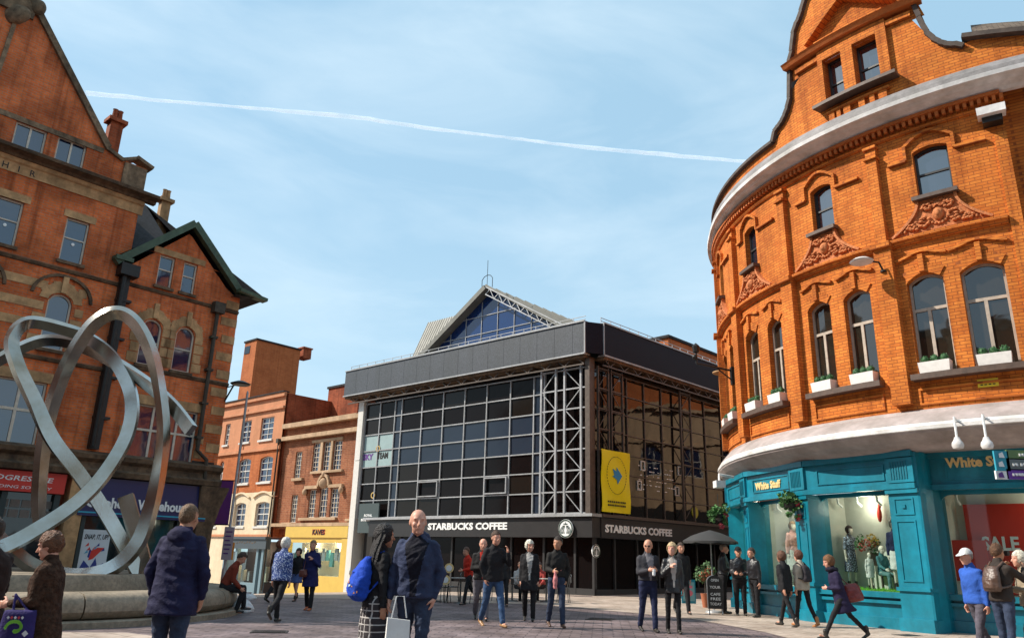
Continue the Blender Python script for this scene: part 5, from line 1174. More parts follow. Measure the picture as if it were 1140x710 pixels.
A4 = V_(219.8, Rv - .75); dd = Vector((-math.sin(math.radians(232)), math.cos(math.radians(232)), 0)); S4 = Flat(A4, (dd.x, dd.y))
mb = MB(); e_ = V_(219.8); A5 = A4 - S4.n * .6; mb.hexa([e_, A5, A5 + S4.d * .17, e_ + S4.d * .05, e_ + Vector((0, 0, 3.9)), A5 + Vector((0, 0, 3.9)), A5 + S4.d * .17 + Vector((0, 0, 3.9)), e_ + S4.d * .05 + Vector((0, 0, 3.9))]); PR(mb, 'pilaster_return', m_teal)
shop4 = facet(S4, 5.5, .05, .72)
u4 = S4.uz(1052, 514)[0]; w4_ = (S4.uz(1108, 512)[0] - u4) / 8.2 * 11; t_ = text(S4, 'White Stuff', u4 + w4_ / 2, S4.uz(1080, 519)[1], .30, .0, m_gold, None, bold=.012, ext=.03, width=w4_); under(t_, rb)
t_ = text(s2, 'White Stuff', (s2.uz(842, 535)[0] + s2.uz(868, 533)[0]) / 2, 3.38, .28, .0, m_gold, None, bold=.01, ext=.03, width=s2.uz(869, 533)[0] - s2.uz(841, 536)[0]); under(t_, rb)
# red sale boards
def S4px(x, y, o_): return S4.uz(x, y, o_)
for (xa, ya, xb, yb, nm, o_) in ((1086, 660, 1142, 560, 'sale_board', -.95), (1063, 646, 1097, 601, 'sale_board', -.75)):
    u0, z0 = S4px(xa, ya, o_); u1, z1 = S4px(xb, yb, o_); mb = MB(); z0 = max(z0, .82)
    fbox(mb, S4, u0, u1, z0, z1, o_ - .04, o_)
    o2 = tag(mb.build(nm, m_red), 'large red sale board standing in the right hand shop window' if xb > 1100 else 'small blank red board standing left of the sale board in the window', 'sign')
    if xb > 1100: t_ = text(S4, 'SALE', (S4px(1094, 608, o_)[0] + S4px(1135, 606, o_)[0]) / 2, S4px(1115, 612, o_)[1], .42, o_ + .01, m_letter, None, bold=.012, ext=.03, width=S4px(1135, 606, o_)[0] - S4px(1094, 608, o_)[0]); t_.parent = o2
# ---- things fixed to the curved front
m_leaf = mat('box_plant_leaf', (.03, .10, .03), .7, noise_s=20, noise_a=.5); m_tub = mat('white_planter', (.74, .70, .66), .6, noise_s=10, noise_a=.08)
def leaves(mb, c, r, n, sz, rn, mi=0, flat=1.0):
    for _ in range(n):
        v = Vector((rn.gauss(0, 1), rn.gauss(0, 1), rn.gauss(0, 1))).normalized() * r * rn.uniform(.7, 1.05); v.z *= flat; p = Vector(c) + v
        a = Vector((rn.gauss(0, 1), rn.gauss(0, 1), rn.gauss(0, 1))).normalized(); b = a.cross(Vector((rn.gauss(0, 1), rn.gauss(0, 1), rn.gauss(0, 1)))).normalized()
        mb.face([p - a * sz, p + b * sz * .6, p + a * sz, p - b * sz * .6], mi=mi)
wl_names = []
rn = random.Random(12)
for bi, b_ in enumerate(bays[:4]):
    for wi, (a, c) in enumerate(((b_[0], b_[1]), (b_[2], b_[3]))):
        w_ = U(c) - U(a); u0 = U(a) + w_ * .12; u1 = u0 + min(w_ * .78, .62 if 1 else w_)
        lab = 'white planter on the ' + ['left sill of the rightmost', 'right sill of the rightmost', 'left sill of the second from right', 'right sill of the second from right', 'left sill of the third from right', 'right sill of the third from right', 'left sill of the leftmost', 'right sill of the leftmost'][bi * 2 + wi] + ' curved bay'
        e = empty('window_box', DR.p((u0 + u1) / 2, 5.66, .05)[:], 0, lab, 'planter', 'window boxes on the curved brick facade')
        mb = MB(); P0 = [DR.p(u, z, o_) for z, s_ in ((5.664, 0), (5.92, .02)) for u, o_ in ((u0 - s_, .2 + s_), (u1 + s_, .2 + s_), (u1 + s_, -.06), (u0 - s_, -.06))]; mb.hexa(P0); under(mb.build('tub', m_tub), e)
        for k in range(3):
            mb = MB(); c_ = DR.p(u0 + (u1 - u0) * (k + .5) / 3, 6.0, .07); mb.ball(c_, .085, .085, .085, 7); leaves(mb, c_, .1, 90, .022, rn); under(mb.build('box_ball', m_leaf), e)
def wall_light(name, label, cat, pts, head, group=None, hr=.12):
    e = empty(name, pts[0][:], 0, label, cat, group); mb = MB(); mb.tube(pts, .025, 6); mb.lathe([(.0, 0), (.07, .0), (.07, .04), (0, .04)], 10, (pts[0].x, pts[0].y, pts[0].z - .02)); under(mb.build('bracket', m_iron if group is None else m_letter), e)
    mb = MB()
    mb.lathe([(.0, .14), (.05, .14), (.07, .08), (hr * .9, .03), (hr, -.04), (hr * .8, -.10), (0, -.12)] if hr < .2 else [(0, .08), (hr * .6, .07), (hr, .0), (hr * .9, -.03), (0, -.04)], 14, head[:]); under(mb.build('lamp_head', m_whited, merge=True), e)
for x in (1066.5, 1099):
    u, z = duz(x, 494, DR.R + .92); wall_light('sign_floodlight', ('left' if x < 1080 else 'right') + ' hand white floodlight hung over the turquoise sign', 'lamp', [DR.p(u, 4.40, .74), DR.p(u, 4.46, .92), DR.p(u, z + .12, .94)], DR.p(u, z, .94), 'white floodlights over the turquoise sign', .12)
u, z = duz(965, 294, 10.0); wall_light('wall_lamp', 'flat round lamp on a short arm on the brick pier', 'lamp', [DR.p(U(219.2), 8.35, .2), DR.p(U(219.1), 8.55, .35), DR.p(u, z + .06, .75)], DR.p(u, z, .8), None, .28)
# box lamp at upper right
u, z = duz(1104, 131); e = empty('box_floodlight', DR.p(u, z, 0)[:], 0, 'weathered box floodlight under the upper white cornice at far right', 'lamp'); mb = MB(); fbox(mb, DR, u - .28, u + .28, z - .1, z + .1, .12, .45); under(mb.build('lamp_box', m_whited, bevel=.02), e); mb = MB(); fbox(mb, DR, u - .2, u + .2, z - .25, z - .11, 0, .3); under(mb.build('bracket', m_iron), e)
# iron bracket with lantern on the far left bay
p0 = at_depth(818, 402, DR.p(U(170), 0).y - 1.3); e = empty('iron_bracket_lamp', p0[:], 0, 'black iron bracket with lantern jutting from the left edge of the brick', 'lamp')
a_ = DR.p(U(178), 7.3, .0); b_ = a_ + Vector((-1.25, -.3, .15))
mb = MB(); mb.tube([a_, b_], .035, 6); mb.tube([a_ + Vector((0, 0, -.35)), a_ + Vector((-.55, -.13, .04))], .025, 6); mb.tube([b_, b_ + Vector((0, 0, .35))], .03, 6); mb.box(a_.x - .08, a_.x + .03, a_.y - .1, a_.y + .1, a_.z - .45, a_.z + .12); under(mb.build('bracket', m_iron), e)
mb = MB(); mb.lathe([(0, 0), (.1, .02), (.13, .22), (.05, .3), (0, .34)], 8, (b_ + Vector((0, 0, .34)))[:]); mb.ball(b_ + Vector((-.05, 0, .2)), .09); under(mb.build('lantern', m_iron), e)
p0 = at_depth(805, 415, 26); e = empty('street_lamp', p0[:], 0, 'flat oval street lamp projecting left from the curved brick front', 'lamp'); mb = MB(); mb.ball(p0, .38, .25, .09, 12); under(mb.build('lamp_head', m_stone), e); mb = MB(); mb.tube([p0 + Vector((.3, 0, 0)), p0 + Vector((1.4, -.2, -.1))], .03, 6); under(mb.build('lamp_arm', m_iron), e)
# cctv dome on the shopfront's left end and hanging basket
p0 = at_depth(801, 539, 23.5); e = empty('security_camera', p0[:], 0, 'white security camera on a bracket left of the turquoise shopfront', 'camera'); mb = MB(); mb.tube([p0 + Vector((.5, .2, .25)), p0 + Vector((0, 0, .3)), p0 + Vector((0, 0, .1))], .04, 6); under(mb.build('bracket', m_whited), e); mb = MB(); mb.box(p0.x - .16, p0.x + .12, p0.y - .25, p0.y + .15, p0.z - .1, p0.z + .1); under(mb.build('camera_body', m_whited, bevel=.03), e)
def basket(x, y, Y, lab, r, n, trail=True, seed=1):
    rn = random.Random(seed); p0 = at_depth(x, y, Y); e = empty('hanging_basket', p0[:], 0, lab, 'hanging basket', 'hanging baskets by the turquoise shop')
    mb = MB(); mb.lathe([(.02, -.2), (r * .5, -.12), (r * .6, 0)], 10, p0[:]); mb.tube([p0 + Vector((0, 0, 0)), p0 + Vector((0, 0, r * 1.9))], .01, 4); under(mb.build('basket', m_iron), e)
    mb = MB(); 
    for k in range(7): leaves(mb, p0 + Vector((rn.uniform(-r, r) * .7, rn.uniform(-r, r) * .5, rn.uniform(-.1, r * .7))), r * .5, n // 7, .055, rn, mi=0)
    for k in range(5): leaves(mb, p0 + Vector((rn.uniform(-r, r) * .7, -.1, rn.uniform(-r * 1.3, 0))), r * .25, 30, .05, rn, mi=rn.choice([0, 0, 1]))
    under(mb.build('foliage', [mat('basket_leaf', (.06, .16, .04), .7, noise_s=9, noise_a=.5), mat('basket_flower', (.5, .06, .08), .7)]), e)
basket(800, 572, 24.2, 'green trailing basket hung left of the turquoise shop end', .32, 420, seed=3)
q_ = shop[2][0].p(2.35, 0, .25); pxy = None
basket(880, 560, q_.y - .1, 'green and red trailing basket on the turquoise pilaster', .30, 320, seed=5)
mb = MB(); u, z = duz(1100, 426); fbox(mb, DR, u - .2, u + .2, z - .09, z + .09, .0, .02); yp = under(mb.build('yellow_plate', mat('plate_yellow', (.75, .55, .02), .5)), rb)
mb = MB()
for r_ in range(2):
    for k in range(4): fbox(mb, DR, u - .15 + k * .08, u - .1 + k * .08, z + .02 - r_ * .07, z + .045 - r_ * .07, .02, .024)
mb.build('plate_print', m_iron, yp)
for x in range(6):
    pass
# ================================================================ steel knot sculpture on round stone plinth
m_gran = mat('plinth_granite', (.27, .215, .155), .75, noise_s=14, noise_a=.3, bump=.25, bump_s=60, weather=.35)
PC = Vector((-10.45, 17.3, 0))
pe = empty('round_stone_plinth', PC[:], 0, 'round granite plinth with curved bench kerb under the steel sculpture', 'plinth')
NB = 16
for k in range(NB):
    mb = MB(); prof = [(3.55, .12), (4.28, .12), (4.42, .16), (4.5, .26), (4.5, .38), (4.44, .49), (4.32, .55), (4.1, .57), (3.62, .56), (3.55, .5)]
    a0, a1 = 2 * PI * k / NB + .003, 2 * PI * (k + 1) / NB - .003; R_ = []
    for q in range(7):
        a = a0 + (a1 - a0) * q / 6; R_.append([(r * math.cos(a), r * math.sin(a), z) for r, z in prof])
    mb.rings(R_, True, True); o_ = mb.build('bench_stone', m_gran, pe, merge=True)
mb = MB(); mb.lathe([(3.3, -.3), (4.62, -.3), (4.62, .10), (4.58, .119), (3.3, .119)], 64); mb.build('base_step', m_gran, pe, merge=True)
mb = MB(); mb.lathe([(0, .1), (2.95, .1), (2.98, .35), (2.9, .74), (2.84, .82), (0, .84)], 64, caps=False); mb.build('inner_drum', m_gran, pe, merge=True)
mb = MB(); mb.lathe([(2.9, .3), (3.6, .32)], 48, caps=False); mb.build('drain_channel', m_stoned, pe, merge=True)
def crom(pts, n=7):
    out = []; P_ = [pts[0]] + pts + [pts[-1]]
    for i in range(1, len(P_) - 2):
        for k in range(n):
            t = k / n; out.append(tuple(.5 * (2 * b + (c - a) * t + (2 * a - 5 * b + 4 * c - d) * t * t + (3 * b - a - 3 * c + d) * t ** 3) for a, b, c, d in zip(P_[i - 1], P_[i], P_[i + 1], P_[i + 2])))
    out.append(pts[-1]); return out
m_steel = mat('brushed_stainless_steel', (.28, .20, .12), .22, 1.0, noise_s=.5, col2=(.62, .61, .58), bump=.12, bump_s=35)
def band(pts, par, w_=.25, t_=.15):
    Q = crom(n=14, pts=[p if len(p) == 5 else (*p, 1.0) if len(p) == 4 else (*p, 35., 1.0) for p in pts]); W3 = [at_depth(q[0], q[1], q[2]) for q in Q]; R_ = []
    for i, p in enumerate(W3):
        T = (W3[min(i + 1, len(W3) - 1)] - W3[max(0, i - 1)]).normalized(); Vd = (p - CAM0).normalized(); B = T.cross(Vd).normalized(); Nn = T.cross(B).normalized()
        a = math.radians(Q[i][3]); b_ = B * math.cos(a) + Nn * math.sin(a); n_ = -B * math.sin(a) + Nn * math.cos(a); s_ = Q[i][4]
        c = .03
        R_.append([p - PC + b_ * x * s_ + n_ * y * s_ for x, y in ((-w_ / 2, -t_ / 2), (w_ / 2, -t_ / 2), (w_ / 2, t_ / 2), (-w_ / 2, t_ / 2))])
    mb = MB(); mb.rings(R_, True, True, 0, True); return mb.build('steel_band', m_steel, par, merge=True)
se = empty('knot_sculpture', PC[:], 0, 'tall sculpture of interlocking stainless steel rings on round stone plinth', 'sculpture')
band([(156, 641, 17.2, 20), (120, 575, 16.9, 10), (90, 530, 16.6, 10), (58, 488, 16.3, 15), (38, 446, 16.1, 30), (20, 408, 16.2, 40), (13.5, 378, 16.5, 40), (32, 359, 17, 40), (74, 367, 17.6, 35), (104, 380, 18, 20), (128, 402, 18, 15), (146, 440, 17.7, 20), (143, 480, 17.3, 25), (121, 521, 16.8, 25), (90, 556, 16.4, 25), (45, 587, 16, 20), (0, 610, 15.6, 20), (-60, 625, 15.4, 20), (-110, 590, 15.8, 30), (-100, 510, 16.8, 30), (-50, 430, 17.8, 35), (0, 400, 18.3, 40), (24, 387, 18.4, 40), (48, 379, 18.5, 40), (76, 381, 18.4, 40), (108, 393, 18.2, 35), (140, 411, 18, 35), (170, 432, 17.8, 30), (192, 452, 17.4, 25), (213, 479, 17, 25)], se, .275, .14)
band([(44, 586, 17.6, 60, .8), (43, 560, 17.6, 55), (46, 515, 17.5, 50), (53, 470, 17.3, 45), (65, 430, 17, 45), (82, 392, 16.8, 40), (105, 360, 16.7, 35), (130, 348, 16.7, 35), (151, 360, 16.8, 40), (168, 392, 17, 50), (178, 435, 17.2, 60), (182, 480, 17.2, 60), (177, 525, 17, 50), (168, 565, 16.8, 40), (153, 605, 16.6, 30), (125, 632, 16.5, 35), (85, 641, 16.4, 45), (42, 632, 16.5, 50), (15, 614, 17, 50), (-12, 588, 17.4, 50)], se, .275, .17)
band([(140, 552, 17.35, 10), (151, 592, 17.3, 10), (163, 641, 17.2, 10)], se, .32, .14)

# ================================================================ street furniture
# banner post by the left building corner
p0 = gpt(247, 668); p0 = at_depth(249, 640, 29.0); p0.z = gz(p0.x, p0.y)
e = empty('banner_post', p0[:], 0, 'thin post with purple vinyl banner beside the gabled building corner', 'lamp post')
mb = MB(); mb.lathe([(.09, 0), (.09, .9), (.055, 1.0), (.045, 7.4), (.0, 7.5)], 10); mb.build('post', m_steelw, e, merge=True)
mb = MB(); zt = at_depth(245, 535, 29).z - p0.z; zb = at_depth(245, 583, 29).z - p0.z; mb.box(-.62, -.08, -.01, .01, zb, zt); mb.build('purple_banner', m_purple, e)
mb = MB(); mb.box(-.64, .0, -.015, .015, zt, zt + .04); mb.box(-.64, .0, -.015, .015, zb - .04, zb); mb.build('banner_arm', m_iron, e)
mb = MB(); z1 = at_depth(252, 583, 29).z - p0.z - .1; mb.box(-.14, .22, -.12, -.09, z1 - 1.15, z1); nb_ = mb.build('notice_board', mat('lavender_notice', (.42, .38, .44), .6), e)
mb = MB(); 
for k in range(6): mb.box(-.08, .16 - .03 * (k % 3), -.125, -.121, z1 - .2 - k * .15, z1 - .15 - k * .15)
mb.build('notice_print', m_purple, nb_)
mb = MB(); z1 = at_depth(249, 600, 29).z - p0.z; mb.box(-.05, .28, -.1, -.07, z1 - .7, z1 - .1); mb.build('orange_notice', mat('orange_notice', (.75, .28, .03), .6), e)
# wall mounted street lamp on the building corner
q = SL.p(-.1, SL.uz(262, 440)[1], .1); e = empty('wall_street_lamp', q[:], 0, 'black shallow street lamp bracketed off the gabled building corner', 'lamp')
mb = MB(); h_ = Vector((.62, -.35, .28)); mb.tube([q + Vector((0, 0, -.3)), q + h_ * .5 + Vector((0, 0, .1)), q + h_], .03, 6); mb.tube([q + Vector((0, 0, .2)), q + h_], .02, 6); under(mb.build('bracket', m_iron), e)
mb = MB(); mb.lathe([(0, .12), (.12, .1), (.36, .0), (.3, -.05), (0, -.06)], 14, (q + h_)[:]); under(mb.build('lamp_head', m_iron, merge=True), e)
# directional finger sign at right edge
Ys = 7.6; e0 = at_depth(1166, 520, Ys); e = empty('direction_sign', (e0.x, e0.y, 0), 0, 'green grey and purple direction sign blades at the right edge', 'sign')
mb = MB(); mb.lathe([(.06, 0), (.05, .1), (.05, 3.2), (0, 3.25)], 12); mb.build('post', m_steelw, e, merge=True)
def bx(x0, x1, y0, y1, m, nm, par, dy=0):
    a, b = at_depth(x0, y1, Ys + dy), at_depth(x1, y0, Ys + dy); mb = MB(); mb.box(a.x, b.x, Ys + dy - .012, Ys + dy + .012, a.z, b.z); return under(mb.build(nm, m), e) if par is None else mb.build(nm, m, par)
mk = lambda n_, c: mat(n_, c, .5)
b1 = bx(1121, 1170, 502, 511, mk('olive_sign', (.12, .20, .07)), 'green_blade', None); b2 = bx(1121, 1170, 511, 523, mk('grey_sign', (.13, .15, .15)), 'grey_blade', None); b3 = bx(1121, 1170, 523, 533, mk('violet_sign', (.13, .03, .3)), 'purple_blade', None)
b4 = bx(1109, 1121, 502, 524, mk('teal_sign', (.03, .3, .4)), 'arrow_panel', None); b5 = bx(1109, 1121, 524, 533, m_letter, 'arrow_panel', None)
for y, m_, par in ((506, m_letter, 0), (516, m_letter, 0), (528, m_purple, 1)):
    mb = MB(); c = at_depth(1115, y, Ys - .02); s_ = .028; mb.face([c + Vector((-s_, 0, -s_)), c + Vector((s_, 0, -s_)), c + Vector((s_ * .4, 0, s_)), c + Vector((-s_, 0, s_ * .4))]); under(mb.build('arrow', m_), e)
rn = random.Random(8)
for y, x0 in ((506, 1135), (517, 1128), (528, 1128)):
    mb = MB(); x = x0
    while x < 1165:
        a = at_depth(x, y + 1.4, Ys - .02); b = at_depth(x + rn.uniform(1.2, 2.5), y - 1.4, Ys - .02); mb.box(a.x, b.x, Ys - .022, Ys - .013, a.z, b.z); x += 3.4 + (2 if rn.random() < .2 else 0)
    under(mb.build('sign_lettering', m_letter), e)
# parasol
def pz(x, y, d): return at_depth(x, y, d)
g0 = gpt(795, 682); e = empty('parasol', g0[:], 0, 'open black parasol shading the chalkboard cart', 'parasol')
Hh = at_depth(795, 590, g0.y).z; mb = MB(); mb.tube([(0, 0, .05), (0, 0, Hh)], .02, 6); mb.lathe([(.25, 0), (.22, .06), (0, .08)], 14); mb.build('pole', m_steelw, e)
mb = MB(); n_ = 8; rim = []; rr0 = .80
R_ = []
for f, dz in ((.03, 0), (.35, -.07), (.7, -.17), (1.0, -.31), (1.0, -.38)):
    R_.append([(rr0 * f * math.cos(2 * PI * k / 32) * (1 - .05 * abs(math.sin(4 * 2 * PI * k / 32)) * f), rr0 * f * math.sin(2 * PI * k / 32) * (1 - .05 * abs(math.sin(4 * 2 * PI * k / 32)) * f), Hh + dz + (.0 if f < 1 or dz > -.35 else .03 * (k % 4 == 0))) for k in range(32)])
mb.rings(R_, True, False); mb.build('canopy', mat('black_canopy', (.035, .033, .032), .7), e, merge=True)
# chalkboard cart
g0 = gpt(797, 684); e = empty('chalkboard_cart', g0[:], math.radians(-8), 'black chalkboard with rounded top standing on small wheels', 'sign')
s_ = 1.35 * 1.0; wv, hv = .40, 1.02
mb = MB(); pr_ = [(-wv / 2, .16), (wv / 2, .16), (wv / 2, .85)] + [(wv / 2 * math.cos(a), .85 + .17 * math.sin(a)) for a in [PI * k / 10 for k in range(1, 10)]] + [(-wv / 2, .85)]
mb.face([(x, -.12, z) for x, z in pr_]); mb.face([(x, .12, z) for x, z in reversed(pr_)])
for a, b in zip(pr_, pr_[1:] + pr_[:1]): mb.face([(b[0], -.12, b[1]), (a[0], -.12, a[1]), (a[0], .12, a[1]), (b[0], .12, b[1])], mi=1)
mb.build('board', [mat('chalkboard', (.015, .014, .013), .7, noise_s=8, noise_a=.4), m_steelw], e)
board = Flat((0, 0), (1, 0)); board.O = Vector((0, -.12, 0))
for s2_, z_, w2 in (('OPEN', .86, .2), ('YOUR', .68, .28), ('CAFE', .50, .26), ('FREE', .38, .26), ('TODAY', .25, .3)): text(board, s2_, 0, z_, .1, .002, m_letter, e, 'chalk_writing', ext=.003, width=w2)
for sx in (-1, 1):
    mb = MB(); mb.tube([(sx * (wv / 2 - .03), -.06, .16), (sx * (wv / 2 - .03), -.08, 0.05)], .015, 6); mb.tube([(sx * (wv / 2 - .03) - .015, -.08, .045), (sx * (wv / 2 - .03) + .015, -.08, .045)], .045, 10); mb.build('caster', m_steelw, e)
# teal poster stand behind
g0 = gpt(767, 672); e = empty('poster_stand', g0[:], math.radians(5), 'low turquoise poster stand beside the chalkboard', 'sign'); mb = MB(); mb.box(-.24, .24, -.03, .03, 0.02, .78); mb.build('board', m_teal, e); mb = MB(); mb.box(-.2, .2, -.04, -.031, .1, .7); ps_ = mb.build('poster', mat('pink_poster', (.15, .3, .32), .6), e)
mb = MB(); mb.ball((.02, -.04, .35), .12, .008, .1); mb.ball((.08, -.04, .55), .06, .008, .05); mb.build('poster_print', mat('poster_pink', (.6, .12, .16), .6), ps_)
# potted plant behind the cart
g0 = gpt(786, 676); e = empty('potted_plant', g0[:], 0, 'leafy potted plant behind the chalkboard under the parasol', 'plant'); mb = MB(); mb.lathe([(.10, 0), (.15, .4), (.16, .42), (.13, .42), (.1, .38)], 14); mb.build('pot', mat('terracotta_pot', (.4, .13, .06), .8), e)
mb = MB(); rn = random.Random(4); mb.tube([(0, 0, .3), (0, 0, 1.0)], .02, 5); mb.build('stem', m_brownst, e)
mb = MB()
for k in range(9): leaves(mb, (rn.uniform(-.2, .2), rn.uniform(-.15, .15), rn.uniform(.75, 1.25)), .14, 45, .05, rn, rn.choice([0, 0, 0, 1]))
mb.build('foliage', [mat('plant_leaf', (.07, .14, .05), .7, noise_s=9, noise_a=.5), mat('rust_leaf', (.3, .08, .03), .7)], e)
# cafe tables and chairs
m_alu = mat('cafe_chair_metal', (.10, .10, .10), .4, .6); m_tt = mat('table_top', (.30, .27, .24), .5)
def chair():
    e = empty('cafe_chair', (0, 0, 0), 0, 'dark metal cafe chair', 'chair', 'dark metal chairs outside the coffee shop')
    mb = MB(); mb.lathe([(.0, .43), (.19, .43), (.2, .445), (.19, .46), (0, .46)], 16); mb.build('seat', m_alu, e)
    for sx in (-1, 1):
        for sy in (-1, 1):
            mb = MB(); mb.tube([(sx * .15, sy * .15, .43), (sx * .19, sy * .19, 0)], .012, 6); mb.build('leg', m_alu, e)
    mb = MB(); mb.tube([(-.17, -.15, .44), (-.19, -.22, .8), (-.1, -.24, .86), (.1, -.24, .86), (.19, -.22, .8), (.17, -.15, .44)], .012, 6); mb.box(-.16, .16, -.245, -.225, .62, .8); mb.build('backrest', m_alu, e)
    return e
def copy_tree(o, parent=None):
    c = o.copy(); COL.objects.link(c); c.parent = parent
    for ch in list(o.children): copy_tree(ch, c)
    return c
def table():
    e = empty('cafe_table', (0, 0, 0), 0, 'small round cafe table', 'table', 'small round tables outside the coffee shop')
    mb = MB(); mb.lathe([(0, .70), (.3, .70), (.31, .715), (.3, .73), (0, .73)], 18); mb.build('tabletop', m_tt, e)
    mb = MB(); mb.lathe([(.22, 0), (.2, .03), (.03, .05), (.025, .7)], 12); mb.build('pedestal', m_alu, e); return e
tb = table(); chr_ = chair(); first = True
cloc = [(484, 672, 0.3, 'leftmost cafe table, left of the walkers in red'), (512, 674, 2.0, 'second cafe table from the left, beside the chair backs'), (570, 672, 1.0, 'cafe table behind the man in blue jeans'), (608, 673, .5, 'cafe table behind the white haired woman in black')]
cl = ['left chair at the leftmost cafe table', 'right chair at the leftmost cafe table', 'left chair at the second cafe table from left', 'right chair at the second cafe table from left', 'left chair at the table behind the man in jeans', 'right chair at the table behind the man in jeans', 'left chair at the table behind the white haired woman', 'right chair at the table behind the white haired woman']
for k, (x, y, a, lab) in enumerate(cloc):
    p = gpt(x, y - 3); o = tb if k == 0 else copy_tree(tb); o.location = p; o['label'] = lab
    for j, s_ in enumerate((-1, 1)):
        c = chr_ if (k == 0 and j == 0) else copy_tree(chr_); c.location = p + Vector((s_ * .55, -.1 * s_, 0)); c.rotation_euler = (0, 0, s_ * 1.5 + a * .3); c['label'] = cl[k * 2 + j]
for k, (x, y, lab) in enumerate(((500, 632, 'upper round yellow disc sign by the cafe tables'), (496, 645, 'lower round yellow disc sign by the cafe tables'))):
    q = gpt(500, 671); c = at_depth(x, y, q.y); e = empty('disc_sign', c[:], 0, lab, 'sign', 'round disc signs by the cafe'); mb = MB()
    mb.tube([(0, -.02, 0), (0, .02, 0)], .14, 18); mb.build('disc', m_gold, e); mb = MB(); mb.tube([(0, -.03, 0), (0, -.021, 0)], .09, 16); mb.build('disc_centre', m_letter, e); mb = MB(); mb.tube([(0, .03, 0), (0, .03, -c.z + .0)], .012, 5); mb.build('stake', m_iron, e)
# white carrier bag on the ground by the seated man
def sack(name, loc, label, cat, sc, m, seed=1, yaw=0, par=None):
    mb = MB(); rn = random.Random(seed); R_ = []
    for z, r in ((0, .8), (.03, 1.0), (.25, 1.05), (.5, .9), (.75, .6), (.9, .35), (1.0, .5)):
        R_.append([(sc[0] * r * math.cos(a) * (1 + .22 * noise.noise(Vector((math.cos(a) * 2, math.sin(a) * 2, z * 4 + seed)))), sc[1] * r * math.sin(a) * (1 + .22 * noise.noise(Vector((math.cos(a) * 2, math.sin(a) * 2, z * 4 + seed + 7)))), sc[2] * z) for a in [2 * PI * k / 26 for k in range(26)]])
    mb.rings(R_, True, True); o = mb.build(name, m, None, merge=True); o.location = loc; o.rotation_euler = (0, 0, yaw); return tag(o, label, cat)
m_poly = mat('white_polythene', (.62, .62, .62), .4, noise_s=14, noise_a=.2, bump=.6, bump_s=20)
sack('carrier_bag', gpt(268, 681), 'white plastic carrier bag on the ground beside the seated man', 'bag', (.27, .2, .32), m_poly, 3)
sack('small_carrier_bag', gpt(275, 667) + Vector((0, 0, .0)), 'small white bag with brown items behind the carrier bag', 'bag', (.28, .2, .22), m_poly, 6)
# ================================================================ people
def ell(mb, c, r, rot=None, n=12):
    R_ = []; c = Vector(c)
    for i in range(1, n):
        a = PI * i / n; row = []
        for k in range(n + 4):
            v = Vector((r[0] * math.sin(a) * math.cos(2 * PI * k / (n + 4)), r[1] * math.sin(a) * math.sin(2 * PI * k / (n + 4)), -r[2] * math.cos(a)))
            if rot: v = rot @ v
            row.append(c + v)
        R_.append(row)
    mb.rings(R_, True, True)
def rcone(mb, a, b, ra, rb, n=12, sq=1.0, side=None):
    a, b = Vector(a), Vector(b); d = (b - a)
    if d.length < 1e-5: return
    d.normalize(); s_ = side or Vector((1, 0, 0)); s_ = s_ - d * s_.dot(d)
    if s_.length < .1: s_ = Vector((0, 1, 0)) - d * d.y
    s_.normalize(); t_ = d.cross(s_); R_ = []
    st = [(a - d * ra * math.cos(q), ra * math.sin(q)) for q in (.35, .8, 1.2)] + [(a, ra), (a.lerp(b, .5), (ra + rb) / 2), (b, rb)] + [(b + d * rb * math.cos(q), rb * math.sin(q)) for q in (1.2, .8, .35)]
    for c, r in st: R_.append([c + s_ * r * math.cos(2 * PI * k / n) + t_ * r * sq * math.sin(2 * PI * k / n) for k in range(n)])
    mb.rings(R_, True, True)
def loft(mb, st, n=24, T=None, dome=True):
    R_ = []
    S_ = list(st)
    if dome:
        z, rx, ry, yo = S_[-1][:4]; S_ = S_ + [(z + .012 * (1 if S_[-1][0] > S_[0][0] else -1), rx * .8, ry * .8, yo)]
    for s_ in S_:
        z, rx, ry, yo = s_[:4]; xo = s_[4] if len(s_) > 4 else 0; row = []
        for k in range(n):
            c_, q_ = math.cos(2 * PI * k / n), math.sin(2 * PI * k / n); p = Vector((xo + rx * abs(c_) ** .85 * (1 if c_ > 0 else -1), yo + ry * abs(q_) ** .85 * (1 if q_ > 0 else -1), z)); row.append(T(p) if T else p)
        R_.append(row)
    mb.rings(R_, True, True)
TMP = bpy.data.scenes.new('sculpting_room')
